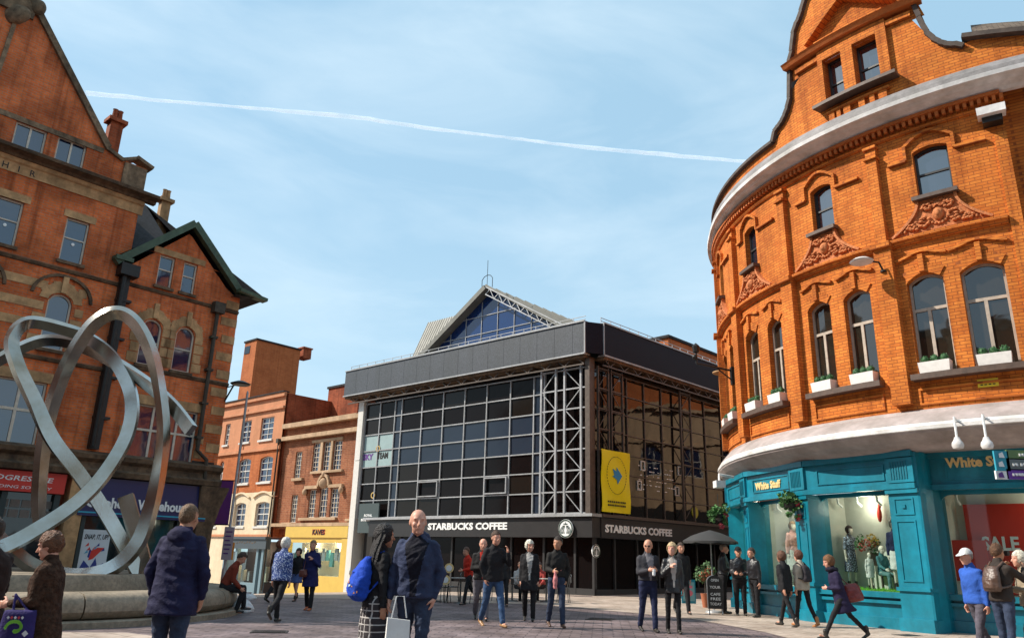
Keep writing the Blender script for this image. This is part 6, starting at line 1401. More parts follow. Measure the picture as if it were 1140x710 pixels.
def sculpt(mb, vox, smooth=4, wr=0., wf=9, seed=0, keep=None):
    """fuse the primitives of mb into one continuous skin"""
    me = bpy.data.meshes.new('t'); me.from_pydata(mb.v, [], mb.f); bm = bmesh.new(); bm.from_mesh(me); bmesh.ops.remove_doubles(bm, verts=bm.verts, dist=1e-5); bmesh.ops.recalc_face_normals(bm, faces=bm.faces); bm.to_mesh(me); bm.free()
    o = bpy.data.objects.new('t', me); TMP.collection.objects.link(o); r = o.modifiers.new('r', 'REMESH'); r.mode = 'VOXEL'; r.voxel_size = vox
    if smooth: s_ = o.modifiers.new('s', 'SMOOTH'); s_.factor = .5; s_.iterations = smooth
    
    with bpy.context.temp_override(scene=TMP, view_layer=TMP.view_layers[0]):
        dg = bpy.context.evaluated_depsgraph_get(); m2 = bpy.data.meshes.new_from_object(o.evaluated_get(dg))
    bpy.data.objects.remove(o); bpy.data.meshes.remove(me)
    if wr:
        for v in m2.vertices:
            p = v.co; q = Vector((p.x * wf + seed, p.y * wf, p.z * wf * 1.6 + math.sin(p.x * 9) * .8)); d = noise.noise(q) + .5 * noise.noise(q * 2.3); d2 = 1 - abs(noise.noise(q * .8 + Vector((5, 2, 1)))) * 4
            v.co = p + v.normal * wr * (d + .5 * max(-.5, d2))
    m2.polygons.foreach_set('use_smooth', [True] * len(m2.polygons)); return m2
def addmesh(me, name, mats, parent):
    me.name = name; me.materials.clear()
    for m in (mats if isinstance(mats, (list, tuple)) else [mats]): me.materials.append(m)
    o = bpy.data.objects.new(name, me); COL.objects.link(o); o.parent = parent; return o
_fc = {}
def fab(col, kind='plain'):
    k = (tuple(round(c, 3) for c in col), kind)
    if k in _fc: return _fc[k]
    if kind == 'leather': m = mat('leather', col, .38, 0, .5, noise_s=12, noise_a=.25, bump=.5, bump_s=25)
    elif kind == 'denim': m = mat('denim', col, .85, 0, .2, noise_s=7, noise_a=.35, bump=.4, bump_s=50)
    elif kind == 'hair': m = mat('hair', col, .55, 0, .4, noise_s=30, noise_a=.45, bump=1.0, bump_s=70)
    elif kind == 'fur': m = mat('shaggy_fur', col, .9, 0, .2, noise_s=22, noise_a=.6, bump=1.5, bump_s=30)
    elif kind == 'speckle':
        m = mat('speckled_fabric', col, .7, 0, .3, noise_s=42, col2=(.50, .58, .75)); r_ = next(x for x in m.node_tree.nodes if x.type == 'VALTORGB'); r_.color_ramp.elements[0].position = .52; r_.color_ramp.elements[1].position = .60
    elif kind == 'plaid':
        m = mat('plaid_wool', col, .85); t = m.node_tree; n = t.nodes; l = t.links; br = n.new('ShaderNodeTexBrick'); br.offset = 0; br.inputs['Scale'].default_value = 1; br.inputs['Brick Width'].default_value = .07; br.inputs['Row Height'].default_value = .07; br.inputs['Mortar Size'].default_value = .006
        br.inputs['Color1'].default_value = (*col, 1); br.inputs['Color2'].default_value = (*[c * .8 for c in col], 1); br.inputs['Mortar'].default_value = (.45, .42, .4, 1); tcn = n.new('ShaderNodeTexCoord'); mp_ = n.new('ShaderNodeMapping'); mp_.inputs['Rotation'].default_value = (PI / 2, 0, 0); l.new(tcn.outputs['Object'], mp_.inputs[0]); l.new(mp_.outputs[0], br.inputs['Vector']); l.new(br.outputs[0], n['Principled BSDF'].inputs[0])
    else: m = mat('fabric', col, .82, 0, .25, noise_s=6, noise_a=.22, bump=.35, bump_s=60)
    _fc[k] = m; return m
SK = {'a': (.54, .26, .17), 'b': (.46, .22, .13), 'c': (.60, .30, .21)}
m_eye = mat('eye_dark', (.03, .02, .015), .3); m_lip = mat('lip', (.42, .15, .12), .5)
DN = Vector((0, 0, -1))
ARM = {'down': ((.16, -.03, -1), (.04, .12, -1)), 'swingf': ((.14, .35, -1), (.0, .75, -.9)), 'swingb': ((.16, -.4, -1), (.08, -.1, -1)), 'pocket': ((.34, -.12, -1), (-.28, .22, -1)), 'fold': ((.2, .12, -1), (-.75, .75, .12)),
       'hold': ((.16, .1, -1), (-.22, .9, -.05)), 'chest': ((.3, .2, -1), (-.75, .45, .75)), 'face': ((.3, .55, -.8), (-.35, .35, 1)), 'camera': ((.35, .75, -.55), (-.35, .55, .75)), 'lap': ((.1, .45, -1), (-.1, 1, -.35)), 'phone': ((.16, .2, -1), (-.5, .85, .25)), 'bagdown': ((.12, .05, -1), (.0, .1, -1))}
def person(x, yf, yt, yaw, label, legs=(18, 8, -14, 22), lean=3, arms=('down', 'down'), head=(0, 0), sex='m', skin='a', hair='short', hairc=(.08, .04, .02), top=None, topk='plain', hem=.86, flare=0., tr=(.03, .03, .04), trk='plain', leg_r=1.0,
           shoe=(.03, .025, .02), extra=(), vox=None, name='person', cat='person', loc=None, height=None, face=True, hood=False, collar=True, sleeves=True, sit=None, group=None, skirt=None, under=None, uw=1.0, wr=.006, bare=False, girth=1.0):
    hx = x; x = x if loc is not None else x + (x - 640) * (yf - yt) / (2350 + yt)
    g = Vector(loc) if loc is not None else gpt(x, yf)
    h = height or (at_depth(x if isinstance(x, (int, float)) else 0, yt, g.y).z - g.z); k = h / 1.75; px_m = 847 / max(3, g.y); near = px_m > 95
    vb = .009 if near else (.0135 if face else .018); vc = (.011 if near else .019)
    e = empty(name, g[:], math.radians(yaw), label, cat, group)
    sh = .163 if sex == 'm' else .142; hipw = .092; gm = (1.0 if sex == 'm' else .9) * girth
    # legs
    def leg(a, kn):
        a = math.radians(a); b = a - math.radians(kn); return Vector((0, math.sin(a), -math.cos(a))) * .43, Vector((0, math.sin(b), -math.cos(b))) * .42, b
    L1, L2 = leg(legs[0], legs[1]), leg(legs[2], legs[3]); zl = min((L1[0] + L1[1]).z, (L2[0] + L2[1]).z); hz_ = -zl + .08 if sit is None else sit
    hipsz = hz_ + .03; dz = hipsz - .96
    lr = Matrix.Rotation(-math.radians(lean), 3, 'X')
    piv = Vector((0, 0, .96))
    def T(p): return (lr @ (Vector(p) - piv) + piv + Vector((0, 0, dz))) * k
    def T0(p): return (Vector(p) + Vector((0, 0, dz))) * k
    jt = []
    for s_, L_ in ((-1, L1), (1, L2)):
        hp_ = Vector((s_ * hipw, 0, .93)); kn_ = hp_ + L_[0] + Vector((s_ * .005, 0, 0)); an = kn_ + L_[1]; jt.append((hp_, kn_, an, L_[2]))
    hy, hpch = math.radians(head[0]), math.radians(head[1]); Hr = Matrix.Rotation(hy, 3, 'Z') @ Matrix.Rotation(-hpch, 3, 'X'); Hc = Vector((0, .03, 1.622))
    def TH(p): return T(Hc + Hr @ Vector(p))
    hs = 1.10
    def HP(p): return tuple(c * hs for c in p)
    # arms
    ar = []
    for s_, nm in ((-1, arms[0]), (1, arms[1])):
        u_, f_ = ARM[nm] if isinstance(nm, str) else nm; u_ = Vector((u_[0] * s_, u_[1], u_[2])).normalized(); f_ = Vector((f_[0] * s_, f_[1], f_[2])).normalized()
        S0 = Vector((s_ * sh, 0, 1.388)); E0 = S0 + u_ * .285; W_ = E0 + f_ * .245; ar.append((S0, E0, W_, f_, u_))
    # ---- body
    mb = MB(); m3 = (lr @ Hr)
    ell(mb, TH(HP((0, -.012, .025))), tuple(c * k * hs for c in (.078, .094, .097)), m3, 16)
    ell(mb, TH(HP((0, .025, -.045))), tuple(c * k * hs for c in (.060, .063, .068)), m3, 14)
    ell(mb, TH(HP((0, .062, -.09))), tuple(c * k * hs for c in (.026, .024, .022)), m3, 10)
    for s_ in (-1, 1):
        ell(mb, TH(HP((s_ * .038, .056, -.022))), tuple(c * k * hs for c in (.026, .024, .026)), m3, 8); ell(mb, TH(HP((s_ * .03, .072, .032))), tuple(c * k * hs for c in (.026, .014, .010)), m3, 8)
        ell(mb, TH(HP((s_ * .076, -.008, -.002))), tuple(c * k * hs for c in (.010, .019, .031)), m3, 8)
    rcone(mb, TH(HP((0, .08, .02))), TH(HP((0, .106, -.022))), .009 * k, .0145 * k, 8); ell(mb, TH(HP((0, .083, -.056))), tuple(c * k * hs for c in (.024, .012, .011)), m3, 8)
    rcone(mb, T((0, -.01, 1.44)), TH((0, -.02, -.06)), .06 * k * gm, .052 * k * gm, 14)
    loft(mb, [(.88, .13, .09, 0), (.96, .15, .10, 0), (1.08, .12, .085, 0), (1.25, .145, .1, .0), (1.36, .15, .09, 0), (1.43, .11, .065, -.005)], 20, lambda p: T(Vector((p.x * gm, p.y * gm, p.z))))
    for hp_, kn_, an, b in jt:
        lr_ = min(1, leg_r); rcone(mb, T0(hp_), T0(kn_), .070 * k * gm * lr_, .046 * k * lr_, 12); rcone(mb, T0(kn_), T0(an), .044 * k * lr_, .032 * k * lr_, 12); ft = Vector((0, math.cos(b), math.sin(b))); rcone(mb, T0(an + Vector((0, -.02, -.04))), T0(an + ft * .12 + Vector((0, 0, -.045))), .028 * k, .024 * k, 8)
    for S0, E0, W_, f_, u_ in ar:
        rcone(mb, T(S0), T(E0), .046 * k * gm, .038 * k, 12); rcone(mb, T(E0), T(W_), .037 * k, .026 * k, 12)
        s_ = -1 if S0.x < 0 else 1; d = f_; nrm = Vector((-s_, 0, 0)); nrm = (nrm - d * nrm.dot(d)); nrm = nrm.normalized() if nrm.length > .2 else Vector((0, 0, 1)); sd_ = d.cross(nrm).normalized()
        if sd_.y < 0 and abs(d.z) > .5: sd_ = -sd_
        if abs(d.z) <= .5 and sd_.z < 0: sd_ = -sd_
        rt = Matrix((sd_, nrm, d)).transposed(); ell(mb, T(W_ + d * .05), (.041 * k, .019 * k, .055 * k), lr @ rt, 10)
        rcone(mb, T(W_), T(W_ + d * .03), .026 * k, .028 * k, 8)
        for q, ln in zip((-1.5, -.5, .5, 1.5), (.052, .068, .074, .066)):
            b0 = W_ + d * .088 + sd_ * q * .0195; c1 = .3 + .08 * (q < 0); d1 = d * math.cos(c1) + nrm * math.sin(c1); p1 = b0 + d1 * ln * .52; d2 = d * math.cos(c1 + .6) + nrm * math.sin(c1 + .6); p2 = p1 + d2 * ln * .46
            rcone(mb, T(b0), T(p1), .0105 * k, .0098 * k, 7); rcone(mb, T(p1), T(p2), .0098 * k, .0085 * k, 7)
        t0 = W_ + d * .03 + sd_ * .034; t1 = t0 + (d * .6 + sd_ * .6 + nrm * .35).normalized() * .042; t2 = t1 + (d * .85 + sd_ * .15 + nrm * .5).normalized() * .034; rcone(mb, T(t0), T(t1), .0135 * k, .0115 * k, 7); rcone(mb, T(t1), T(t2), .0115 * k, .0095 * k, 7)
    me = sculpt(mb, vb * k, 2)
    mi = []; Hi = (m3).inverted(); hc = TH((0, 0, 0))
    for p_ in me.polygons:
        q = Hi @ (p_.center - hc) / (k * hs); i = 0
        if face and q.y > .045 and q.length < .16:
            ax = abs(q.x)
            if (ax - .031) ** 2 / .013 ** 2 + (q.z - .010) ** 2 / .0062 ** 2 < 1: i = 1
            elif .014 < ax < .05 and abs(q.z - .034 - .02 * (ax - .03) * -1) < .0048: i = 3
            elif ax < .023 and abs(q.z + .057) < .0075 and q.y > .07: i = 2
        mi.append(i)
    me.polygons.foreach_set('material_index', mi)
    skm = mat('skin', SK[skin] if isinstance(skin, str) else skin, .5, 0, .4, noise_s=9, noise_a=.1, bump=.1, bump_s=60) if ('sk', skin) not in _fc else _fc[('sk', skin)]; _fc[('sk', skin)] = skm
    addmesh(me, 'body', [skm, m_eye, m_lip, fab(tuple(c * .7 for c in hairc), 'hair')] if face else [skm], e)
    # ---- hair
    
    def shell(nm, r, c, cond, amp, m):
        mb = MB(); n1, n2 = 40, 30; V2 = {}
        for j in range(n2 + 1):
            for i in range(n1):
                a, b = 2 * PI * i / n1, PI * j / n2; v = Vector((r[0] * math.sin(b) * math.cos(a), r[1] * math.sin(b) * math.sin(a), r[2] * math.cos(b))) + Vector(c)
                v = v * (1 + amp * noise.noise(v * 45 + Vector((x * .1, 0, 0))) + .014 * math.sin(a * 34 + 5 * noise.noise(v * 12))); V2[(i, j)] = v
        for j in range(n2):
            for i in range(n1):
                q = [V2[(i, j)], V2[(i, j + 1)], V2[((i + 1) % n1, j + 1)], V2[((i + 1) % n1, j)]]; cc = sum(q, Vector()) / 4
                if cond(cc): mb.face([TH(v * hs) for v in q], smooth=True)
        return mb.build(nm, m, e, merge=True)
    hm = fab(hairc, 'hair')
    line = lambda v: v.z > (.075 - .0 if v.y > .06 else .045 + (v.y) * .5 if v.y > .0 else (.01 if abs(v.x) > .06 and v.y > -.03 else -.055 + max(0, v.y + .08) * .9))
    if hair == 'short': shell('hair', (.0835, .101, .109), (0, -.015, .028), line, .09, hm)
    elif hair == 'buzz': shell('hair', (.0775, .096, .101), (0, -.013, .026), line, .01, hm)
    elif hair == 'fringe': shell('hair', (.0785, .098, .102), (0, -.014, .025), lambda v: line(v) and v.z < .07 and v.y < .03, .02, hm)
    elif hair == 'bob': shell('hair', (.095, .108, .118), (0, -.02, .02), lambda v: (v.z > .06 if v.y > .045 else v.z > -.075), .07, hm)
    elif hair == 'curly': shell('hair', (.090, .106, .112), (0, -.02, .028), lambda v: (v.z > .055 if v.y > .045 else (v.z > -.01 if v.y > .0 else v.z > -.07)), .10, hm)
    elif hair in ('long', 'pony'):
        shell('hair', (.098, .112, .114), (0, -.016, .026), lambda v: (v.z > .06 if v.y > .05 else v.z > -.095), .06, hm)
        mb = MB(); hl = .42 if hair == 'long' else .16; w0 = .09 if hair == 'long' else .04
        R_ = []
        for q in range(9):
            f = q / 8; c = Vector((0, -.045 - .06 * math.sin(f * 2.2), .02 - hl * f)); ww = w0 * 1.25 * (1.05 + .25 * math.sin(f * 2.5) - .45 * f ** 3); R_.append([TH(c + Vector((ww * math.cos(a) * (1 + .12 * math.sin(a * 7 + f * 3)), .055 * (1 - .3 * f) * math.sin(a) * (1 + .12 * math.sin(a * 5)), 0))) for a in [2 * PI * i / 30 for i in range(30)]])
        mb.rings(R_, True, True); mb.build('hair_length', hm, e, merge=True)
    elif hair == 'cap' or hair == 'officer':
        shell('hair', (.081, .098, .104), (0, -.016, .028), lambda v: line(v) and v.z < .05, .04, hm)
        cm = fab((.6, .6, .58) if hair == 'cap' else (.01, .01, .012)); shell('cap', (.088, .105, .105), (0, -.014, .035), lambda v: v.z > .05, .005, cm)
        mb = MB(); pts = [Vector((.07 * math.sin(a), .075 + .085 * math.cos(a), .052 - .02 * math.cos(a))) for a in [-PI / 2 + PI * i / 10 for i in range(11)]]; base_ = [Vector((p.x, .06, .062)) for p in pts]
        for i in range(10): mb.face([TH(v * hs) for v in (base_[i], pts[i], pts[i + 1], base_[i + 1])], smooth=True); mb.face([TH((v + Vector((0, 0, -.006))) * hs) for v in (base_[i + 1], pts[i + 1], pts[i], base_[i])], smooth=True)
        mb.build('cap_peak', cm, e)
    # ---- trousers / skirt
    if not bare:
        mb = MB()
        for hp_, kn_, an, b in jt: rcone(mb, T0(hp_ + Vector((0, 0, -.02))), T0(kn_), .094 * k * leg_r * gm, .066 * k * leg_r, 14); rcone(mb, T0(kn_), T0(an + Vector((0, 0, .01)) if not sit else an), .064 * k * leg_r, .054 * k * leg_r, 14)
        loft(mb, [(.84, .14, .1, 0), (.92, .165, .115, -.01), (1.0, .155, .108, 0), (1.04, .14, .098, 0)], 20, lambda p: T0(Vector((p.x * gm, p.y * gm, p.z))))
        addmesh(sculpt(mb, vc * k, 3, wr * k, 10, x * .3), 'trousers', fab(tr, trk), e)
    if skirt:
        zb_, col_, kd_ = skirt; mb = MB(); sp = max(abs(jt[0][1].y), abs(jt[1][1].y)); loft(mb, [(zb_, .19, .13 + sp * .5, 0), (.8, .185, .14, 0), (.92, .175, .125, 0), (1.02, .15, .105, 0)], 26, T0); addmesh(sculpt(mb, vc * k, 2, wr * k, 8, 2), 'skirt', fab(col_, kd_), e)
    for hp_, kn_, an, b in jt:
        mb = MB(); ft = Vector((0, math.cos(min(0, b) if sit is None else 0), math.sin(min(0, b) * .8 if sit is None else 0))); dn_ = Vector((0, 0, -.04))
        rcone(mb, T0(an + Vector((0, -.035, -.035))), T0(an + ft * .15 + Vector((0, 0, -.047))), .042 * k, .033 * k, 10, .85); rcone(mb, T0(an + Vector((0, -.01, .0))), T0(an + Vector((0, 0, .05 if sex == 'm' else .09))), .046 * k, .047 * k, 10)
        addmesh(sculpt(mb, vc * k * .8, 2), 'shoe', fab(shoe, 'leather'), e)
    # ---- top
    if top:
        mb = MB(); hemz = hem; fl = flare
        st = []
        sp = abs(jt[0][1].y - jt[1][1].y) * .25 if hem < .8 else 0
        if hem < .9: st += [(hemz, (.185 + fl), (.135 + fl * .8 + sp), 0), ((hemz + .95) / 2, .188 + fl * .6, .138 + fl * .4, 0)]
        st += [(.97, .182, .132, 0), (1.09, .168, .122, .0), (1.22, .185, .130, .005), (1.32, .186, .122, 0), (1.385, .168, .102, -.004), (1.425, .128, .085, -.006), (1.475, .08, .068, -.008)]
        sx_ = sh / .166
        loft(mb, [(z, rx * sx_, ry * (1 if sex == 'm' else .98), yo) for z, rx, ry, yo in st], 28, lambda p: T(Vector((p.x * girth, p.y * girth, p.z))))
        for S0, E0, W_, f_, u_ in ar:
            rcone(mb, T(S0 + Vector((0, 0, -.004))), T(E0), .063 * k * girth, .053 * k, 14)
            if sleeves: rcone(mb, T(E0), T(W_ - f_ * .012), .056 * k, .040 * k, 14)
        if collar: rcone(mb, T((0, -.008, 1.44)), T((0, .0, 1.50)), .078 * k, .07 * k, 14)
        if hood: ell(mb, T((0, -.085, 1.45)), (.12 * k, .06 * k, .085 * k), None, 12); ell(mb, T((0, -.06, 1.48)), (.10 * k, .06 * k, .06 * k), None, 12)
        me = sculpt(mb, vc * k, 3, (wr + .002) * k, 8, x * .17)
        if under:
            lri = lr.inverted(); mi = []
            for p_ in me.polygons:
                q = lri @ (p_.center / k - Vector((0, 0, dz)) - piv) + piv; wv_ = (.022 + .062 * min(1, max(0, (q.z - 1.0) / .42))) * uw
                mi.append(1 if (q.z > .9 and abs(q.x + .01) < wv_ and q.y > .06 and p_.normal.y > .1) else 0)
            addmesh(me, 'jacket', [fab(top, topk), fab(under)], e).data.polygons.foreach_set('material_index', mi)
        else: addmesh(me, 'jacket', fab(top, topk), e)
    I = dict(e=e, T=T, T0=T0, TH=TH, k=k, ar=ar, jt=jt, g=g, vox=vc, yaw=math.radians(yaw)); I['W'] = lambda p: Vector(g) + Matrix.Rotation(I['yaw'], 3, 'Z') @ p
    return I
def carried(name, I, mb, m, label, cat, smooth=2, wr=0, vox=None):
    """a thing held or worn by a person: its own top-level object"""
    me = sculpt(mb, vox or I['vox'] * I['k'] * .8, smooth, wr, 9, 1); me.name = name; me.materials.clear()
    for mm in (m if isinstance(m, (list, tuple)) else [m]): me.materials.append(mm)
    o = bpy.data.objects.new(name, me); COL.objects.link(o); o.location = I['g']; o.rotation_euler = (0, 0, I['yaw']); return tag(o, label, cat)
def backpack(I, col, label, sc=1.0, kind='plain', low=0, nm='backpack'):
    mb = MB(); T, k = I['T'], I['k']
    loft(mb, [(1.02 - low, .13 * sc, .07 * sc, -.19), (1.08 - low, .15 * sc, .09 * sc, -.20), (1.25, .145 * sc, .08 * sc, -.19), (1.36, .12 * sc, .06 * sc, -.17), (1.40, .07 * sc, .04 * sc, -.155)], 22, T)
    loft(mb, [(1.06 - low, .09 * sc, .03, -.285 * sc), (1.2 - low * .5, .09 * sc, .03, -.28 * sc)], 14, T)
    for s_ in (-1, 1):
        for a, b in (((s_ * .08, -.14, 1.38), (s_ * .10, -.02, 1.475)), ((s_ * .10, -.02, 1.475), (s_ * .115, .10, 1.40)), ((s_ * .115, .10, 1.40), (s_ * .14, .12, 1.22)), ((s_ * .14, .12, 1.22), (s_ * .17, -.02, 1.12)), ((s_ * .17, -.02, 1.12), (s_ * .12, -.16, 1.08))): rcone(mb, T(a), T(b), .02 * k, .02 * k, 8)
    return carried(nm, I, mb, fab(col, kind), label, 'bag', 2, .005)
NV = (.018, .022, .05); BK = (.016, .015, .017); BK2 = (.03, .028, .03); JN = (.045, .085, .17); JN2 = (.035, .048, .085)
# 1 figure cut by the left edge
person(0, 800, 572, 70, 'dark brown clad person cut off by the left edge', top=(.03, .017, .014), hairc=(.05, .03, .02), tr=(.03, .02, .02), hem=.6, flare=.03, girth=1.15, arms=('fold', 'fold'))
# 2 woman in the brown coat with tote bag
I = person(66, 806, 592, 96, 'short haired woman in shaggy brown coat facing left by the stone plinth', sex='f', skin='c', hair='curly', hairc=(.13, .05, .02), top=(.050, .024, .014), topk='fur', hem=.62, flare=.03, tr=(.03, .025, .03), girth=1.16, arms=('hold', 'hold'), head=(8, 12), legs=(5, 4, -3, 4))
mb = MB(); T, k = I['T'], I['k']
loft(mb, [(.64, .055, .17, .12, -.23), (.70, .06, .175, .12, -.23), (1.00, .045, .15, .11, -.23), (1.03, .03, .145, .11, -.23)], 22, I['T0'])
for yy in (.04, .18): rcone(mb, I['T0']((-.23, yy, 1.02)), I['T0']((-.20, .20, 1.17)), .011, .011, 6)
tb_ = carried('tote_bag', I, mb, fab((.03, .02, .11)), 'navy tote bag with bright swirl print held by the woman in brown', 'bag')
mb = MB(); rn = random.Random(5); pal = [mat('print_green', (.2, .5, .05), .6), mat('print_red', (.5, .04, .05), .6), mat('print_white', (.6, .6, .6), .6)]
C_ = I['T0']; SX = -.302
def dab(y, z, ry, rz, mi): 
    s_ = 1; mb.face([C_((SX, y - ry, z)), C_((SX, y, z - rz)), C_((SX, y + ry, z)), C_((SX, y, z + rz))], mi=mi)
for kk in range(22):
    a = kk / 22 * 5.0; r_ = .085 - .010 * a; dab(.10 + r_ * math.cos(a), .88 + r_ * math.sin(a) * .8, .016, .02, 0)
for kk in range(5): dab(.05 + kk * .032, .97, .014, .016, 1 if kk % 2 else 2)
for kk in range(6): dab(.01 + kk * .037, .74, .015, .026, 1)
dab(.0, .83, .03, .03, 2)
for kk in range(9): dab(-.01 + kk * .028, .69, .009, .006, 2)
mb.build('bag_print', pal, tb_)
# 3 man seen from behind
I = person(209, 781, 560, -6, 'man seen from behind in a navy hooded jacket and jeans by the sculpture', hair='buzz', hairc=(.16, .085, .04), skin='b', top=(.014, .013, .045), hem=.74, flare=.015, hood=True, tr=JN2, trk='denim', arms=(((.42, -.05, -1), (-.15, .35, -1)), ((.42, -.05, -1), (-.15, .35, -1))), legs=(3, 3, -2, 2), girth=1.16, wr=.008)
# 4 seated man
pb = gpt(252, 684); pb = PC + (pb - PC).normalized() * 4.3
I = person(250, 690, 612, -72, 'man in rust red jacket sitting on the curved stone bench', loc=(pb.x, pb.y, 0), height=1.66, legs=(86, 80, 78, 92), sit=.62, lean=24, arms=('lap', 'lap'), head=(0, 14), hairc=(.05, .025, .015), top=(.17, .028, .014), hem=.9, tr=BK)
# 5 blue jacket
person(318, 693, 597, -14, 'white haired person seen from behind in a speckled blue jacket', sex='f', hair='bob', hairc=(.62, .60, .56), top=(.02, .05, .20), topk='speckle', hem=.86, tr=BK, legs=(14, 6, -22, 30), arms=('down', 'down'), girth=1.12)
I = person(311, 670, 600, -30, 'auburn haired person in brown coat partly hidden behind the blue jacket', sex='f', hair='bob', hairc=(.20, .06, .025), top=(.08, .04, .028), hem=.6, arms=('down', 'hold'), tr=BK)
I = person(334, 669, 609, 170, 'dark haired woman in black with a short blue skirt outside the yellow shop', sex='f', hair='bob', hairc=(.03, .018, .012), top=BK, hem=.84, skirt=(.62, (.06, .09, .22), 'plain'), bare=True, arms=('swingb', 'down'))
I = person(350, 679, 601, 176, 'woman in a long navy coat and tan boots outside the yellow shop', sex='f', hair='short', hairc=(.22, .12, .06), top=(.014, .016, .075), hem=.60, flare=.04, tr=BK, shoe=(.38, .10, .03), arms=('chest', 'down'), legs=(10, 5, -8, 12), girth=1.1)
mb = MB(); loft(mb, [(.84, .10, .06, .17, .16), (.9, .12, .07, .17, .16), (1.02, .09, .05, .17, .16)], 18, I['T']); rcone(mb, I['T']((.16, .15, 1.02)), I['T']((.15, .02, 1.45)), .012, .012, 6); carried('handbag', I, mb, fab((.12, .03, .02), 'leather'), 'brown leather handbag carried by the woman in navy', 'bag')
# 8, 9 couple
I = person(424, 765, 583, -58, 'woman with long black hair in a black jacket and checked skirt', sex='f', hair='long', hairc=(.012, .009, .009), skin='b', top=BK, hem=.84, skirt=(.42, (.03, .022, .025), 'plaid'), bare=True, arms=('down', 'down'), head=(-6, 0), wr=.008, legs=(8, 4, -6, 6))
mb = MB(); T = I['T']; k = I['k']
loft(mb, [(.90, .09, .05, -.21), (.95, .15, .10, -.22), (1.08, .165, .115, -.225), (1.22, .14, .09, -.20), (1.33, .07, .05, -.17), (1.37, .03, .025, -.155)], 26, T)
for s_ in (-1, 1):
    rcone(mb, T((s_ * .02, -.15, 1.36)), T((s_ * .12, -.01, 1.46)), .007, .007, 6); rcone(mb, T((s_ * .12, -.01, 1.46)), T((s_ * .16, .02, 1.2)), .007, .007, 6); rcone(mb, T((s_ * .16, .02, 1.2)), T((s_ * .13, -.2, .94)), .007, .007, 6)
db = carried('drawstring_bag', I, mb, [fab((.012, .06, .42), 'plain')], 'bright blue drawstring bag on the back of the long haired woman', 'bag', 2, .012)
mb = MB(); rn = random.Random(7); 
for kk in range(16):
    a = rn.uniform(2.6, 5.6); z_ = rn.uniform(.98, 1.25); rr_ = 1.06; w_ = rn.uniform(.012, .03); c = Vector((.158 * rr_ * math.cos(a), -.222 + .112 * rr_ * math.sin(a), z_)); t_ = Vector((-math.sin(a), math.cos(a) * .7, 0)).normalized() * w_; u_ = Vector((0, 0, rn.uniform(.012, .03)))
    mb.face([T(c - t_ - u_), T(c + t_ - u_ * .3), T(c + t_ + u_), T(c - t_ * .4 + u_)], mi=kk % 2)
mb.build('bag_print', [mat('bag_pale_print', (.45, .6, .7), .5), mat('bag_orange_print', (.6, .25, .06), .5)], db)
I = person(468, 768, 567, 172, 'bald smiling man in an open navy hooded top and jeans', skin='c', hair='none', hairc=(.25, .12, .07), top=(.030, .040, .085), hem=.88, hood=True, uw=1.5, under=(.006, .006, .014), tr=JN2, trk='denim', arms=(((.34, -.08, -1), (-.22, .2, -1)), ((.3, .05, -1), (.05, .15, -1))), head=(22, -2), girth=1.12, wr=.009, legs=(6, 4, -6, 5))
# white paper bag between the couple
W_ = I['W'](I['T'](I['ar'][1][2])); mb = MB()
hp = at_depth(443, 702, 6.5); e = empty('paper_bag', hp[:], .3, 'white paper carrier bag held low between the couple', 'bag'); mb.hexa([(-.10, -.03, -.20), (.09, -.03, -.22), (.09, .04, -.22), (-.10, .04, -.20), (-.09, -.015, .1), (.09, -.015, .08), (.09, .02, .08), (-.09, .02, .1)]); mb.build('bag_body', mat('white_paper', (.75, .73, .70), .7, noise_s=5, noise_a=.1, bump=.5, bump_s=9), e, bevel=.008)
mb = MB(); mb.tube([(-.06, -.015, .1), (-.03, -.01, .26), (.03, -.01, .26), (.06, -.015, .1)], .005, 5); mb.build('handle', m_letter, e)
# centre walkers
person(523, 673, 608, 120, 'person in a bright red jacket and black trousers walking left by the cafe', hair='short', hairc=(.10, .05, .03), top=(.5, .03, .015), hem=.86, tr=BK, arms=('hold', 'swingb'), legs=(16, 8, -18, 25), lean=8)
person(538, 690, 598, 186, 'older man with black waistcoat over red shirt and grey trousers', hair='fringe', hairc=(.45, .42, .4), skin='c', top=(.018, .016, .016), under=(.5, .035, .02), hem=.88, tr=(.16, .15, .17), leg_r=1.12, arms=('down', 'fold'), girth=1.1)
person(551, 697, 589, 206, 'tall man in black jacket, blue jeans and tan shoes touching his face', hair='short', hairc=(.07, .035, .02), skin='c', top=BK, hem=.84, tr=JN, trk='denim', shoe=(.36, .19, .08), arms=(ARM['face'], 'pocket'), legs=(20, 6, -12, 20), girth=1.08)
person(561, 674, 612, 190, 'dark clothed person mostly hidden behind the man in blue jeans', hair='short', top=BK2, tr=BK)
person(590, 691, 601, 176, 'woman with short white hair in a long black coat walking forward', sex='f', hair='bob', hairc=(.66, .62, .52), skin='c', top=BK, hem=.66, flare=.03, under=(.4, .38, .36), tr=BK, arms=('down', 'down'), legs=(6, 3, -8, 14), head=(25, 0), girth=1.15)
I = person(620, 698, 597, 192, 'dark haired man in black jumper and blue jeans walking forward', hair='short', hairc=(.03, .018, .012), skin='b', top=(.02, .018, .017), hem=.90, tr=JN2, trk='denim', arms=('pocket', 'hold'), shoe=(.10, .05, .03), legs=(10, 4, -10, 16), head=(-38, 0))
mb = MB(); q = I['ar'][1][2] + I['ar'][1][3] * .09; loft(mb, [(q.z - .32, .035, .05, q.y, q.x), (q.z - .15, .045, .06, q.y, q.x), (q.z + .02, .02, .02, q.y, q.x)], 14, I['T']); carried('pink_cloth', I, mb, fab((.6, .22, .22)), 'pink folded cloth hanging from the hand of the man in black jumper', 'cloth', 1, .01)
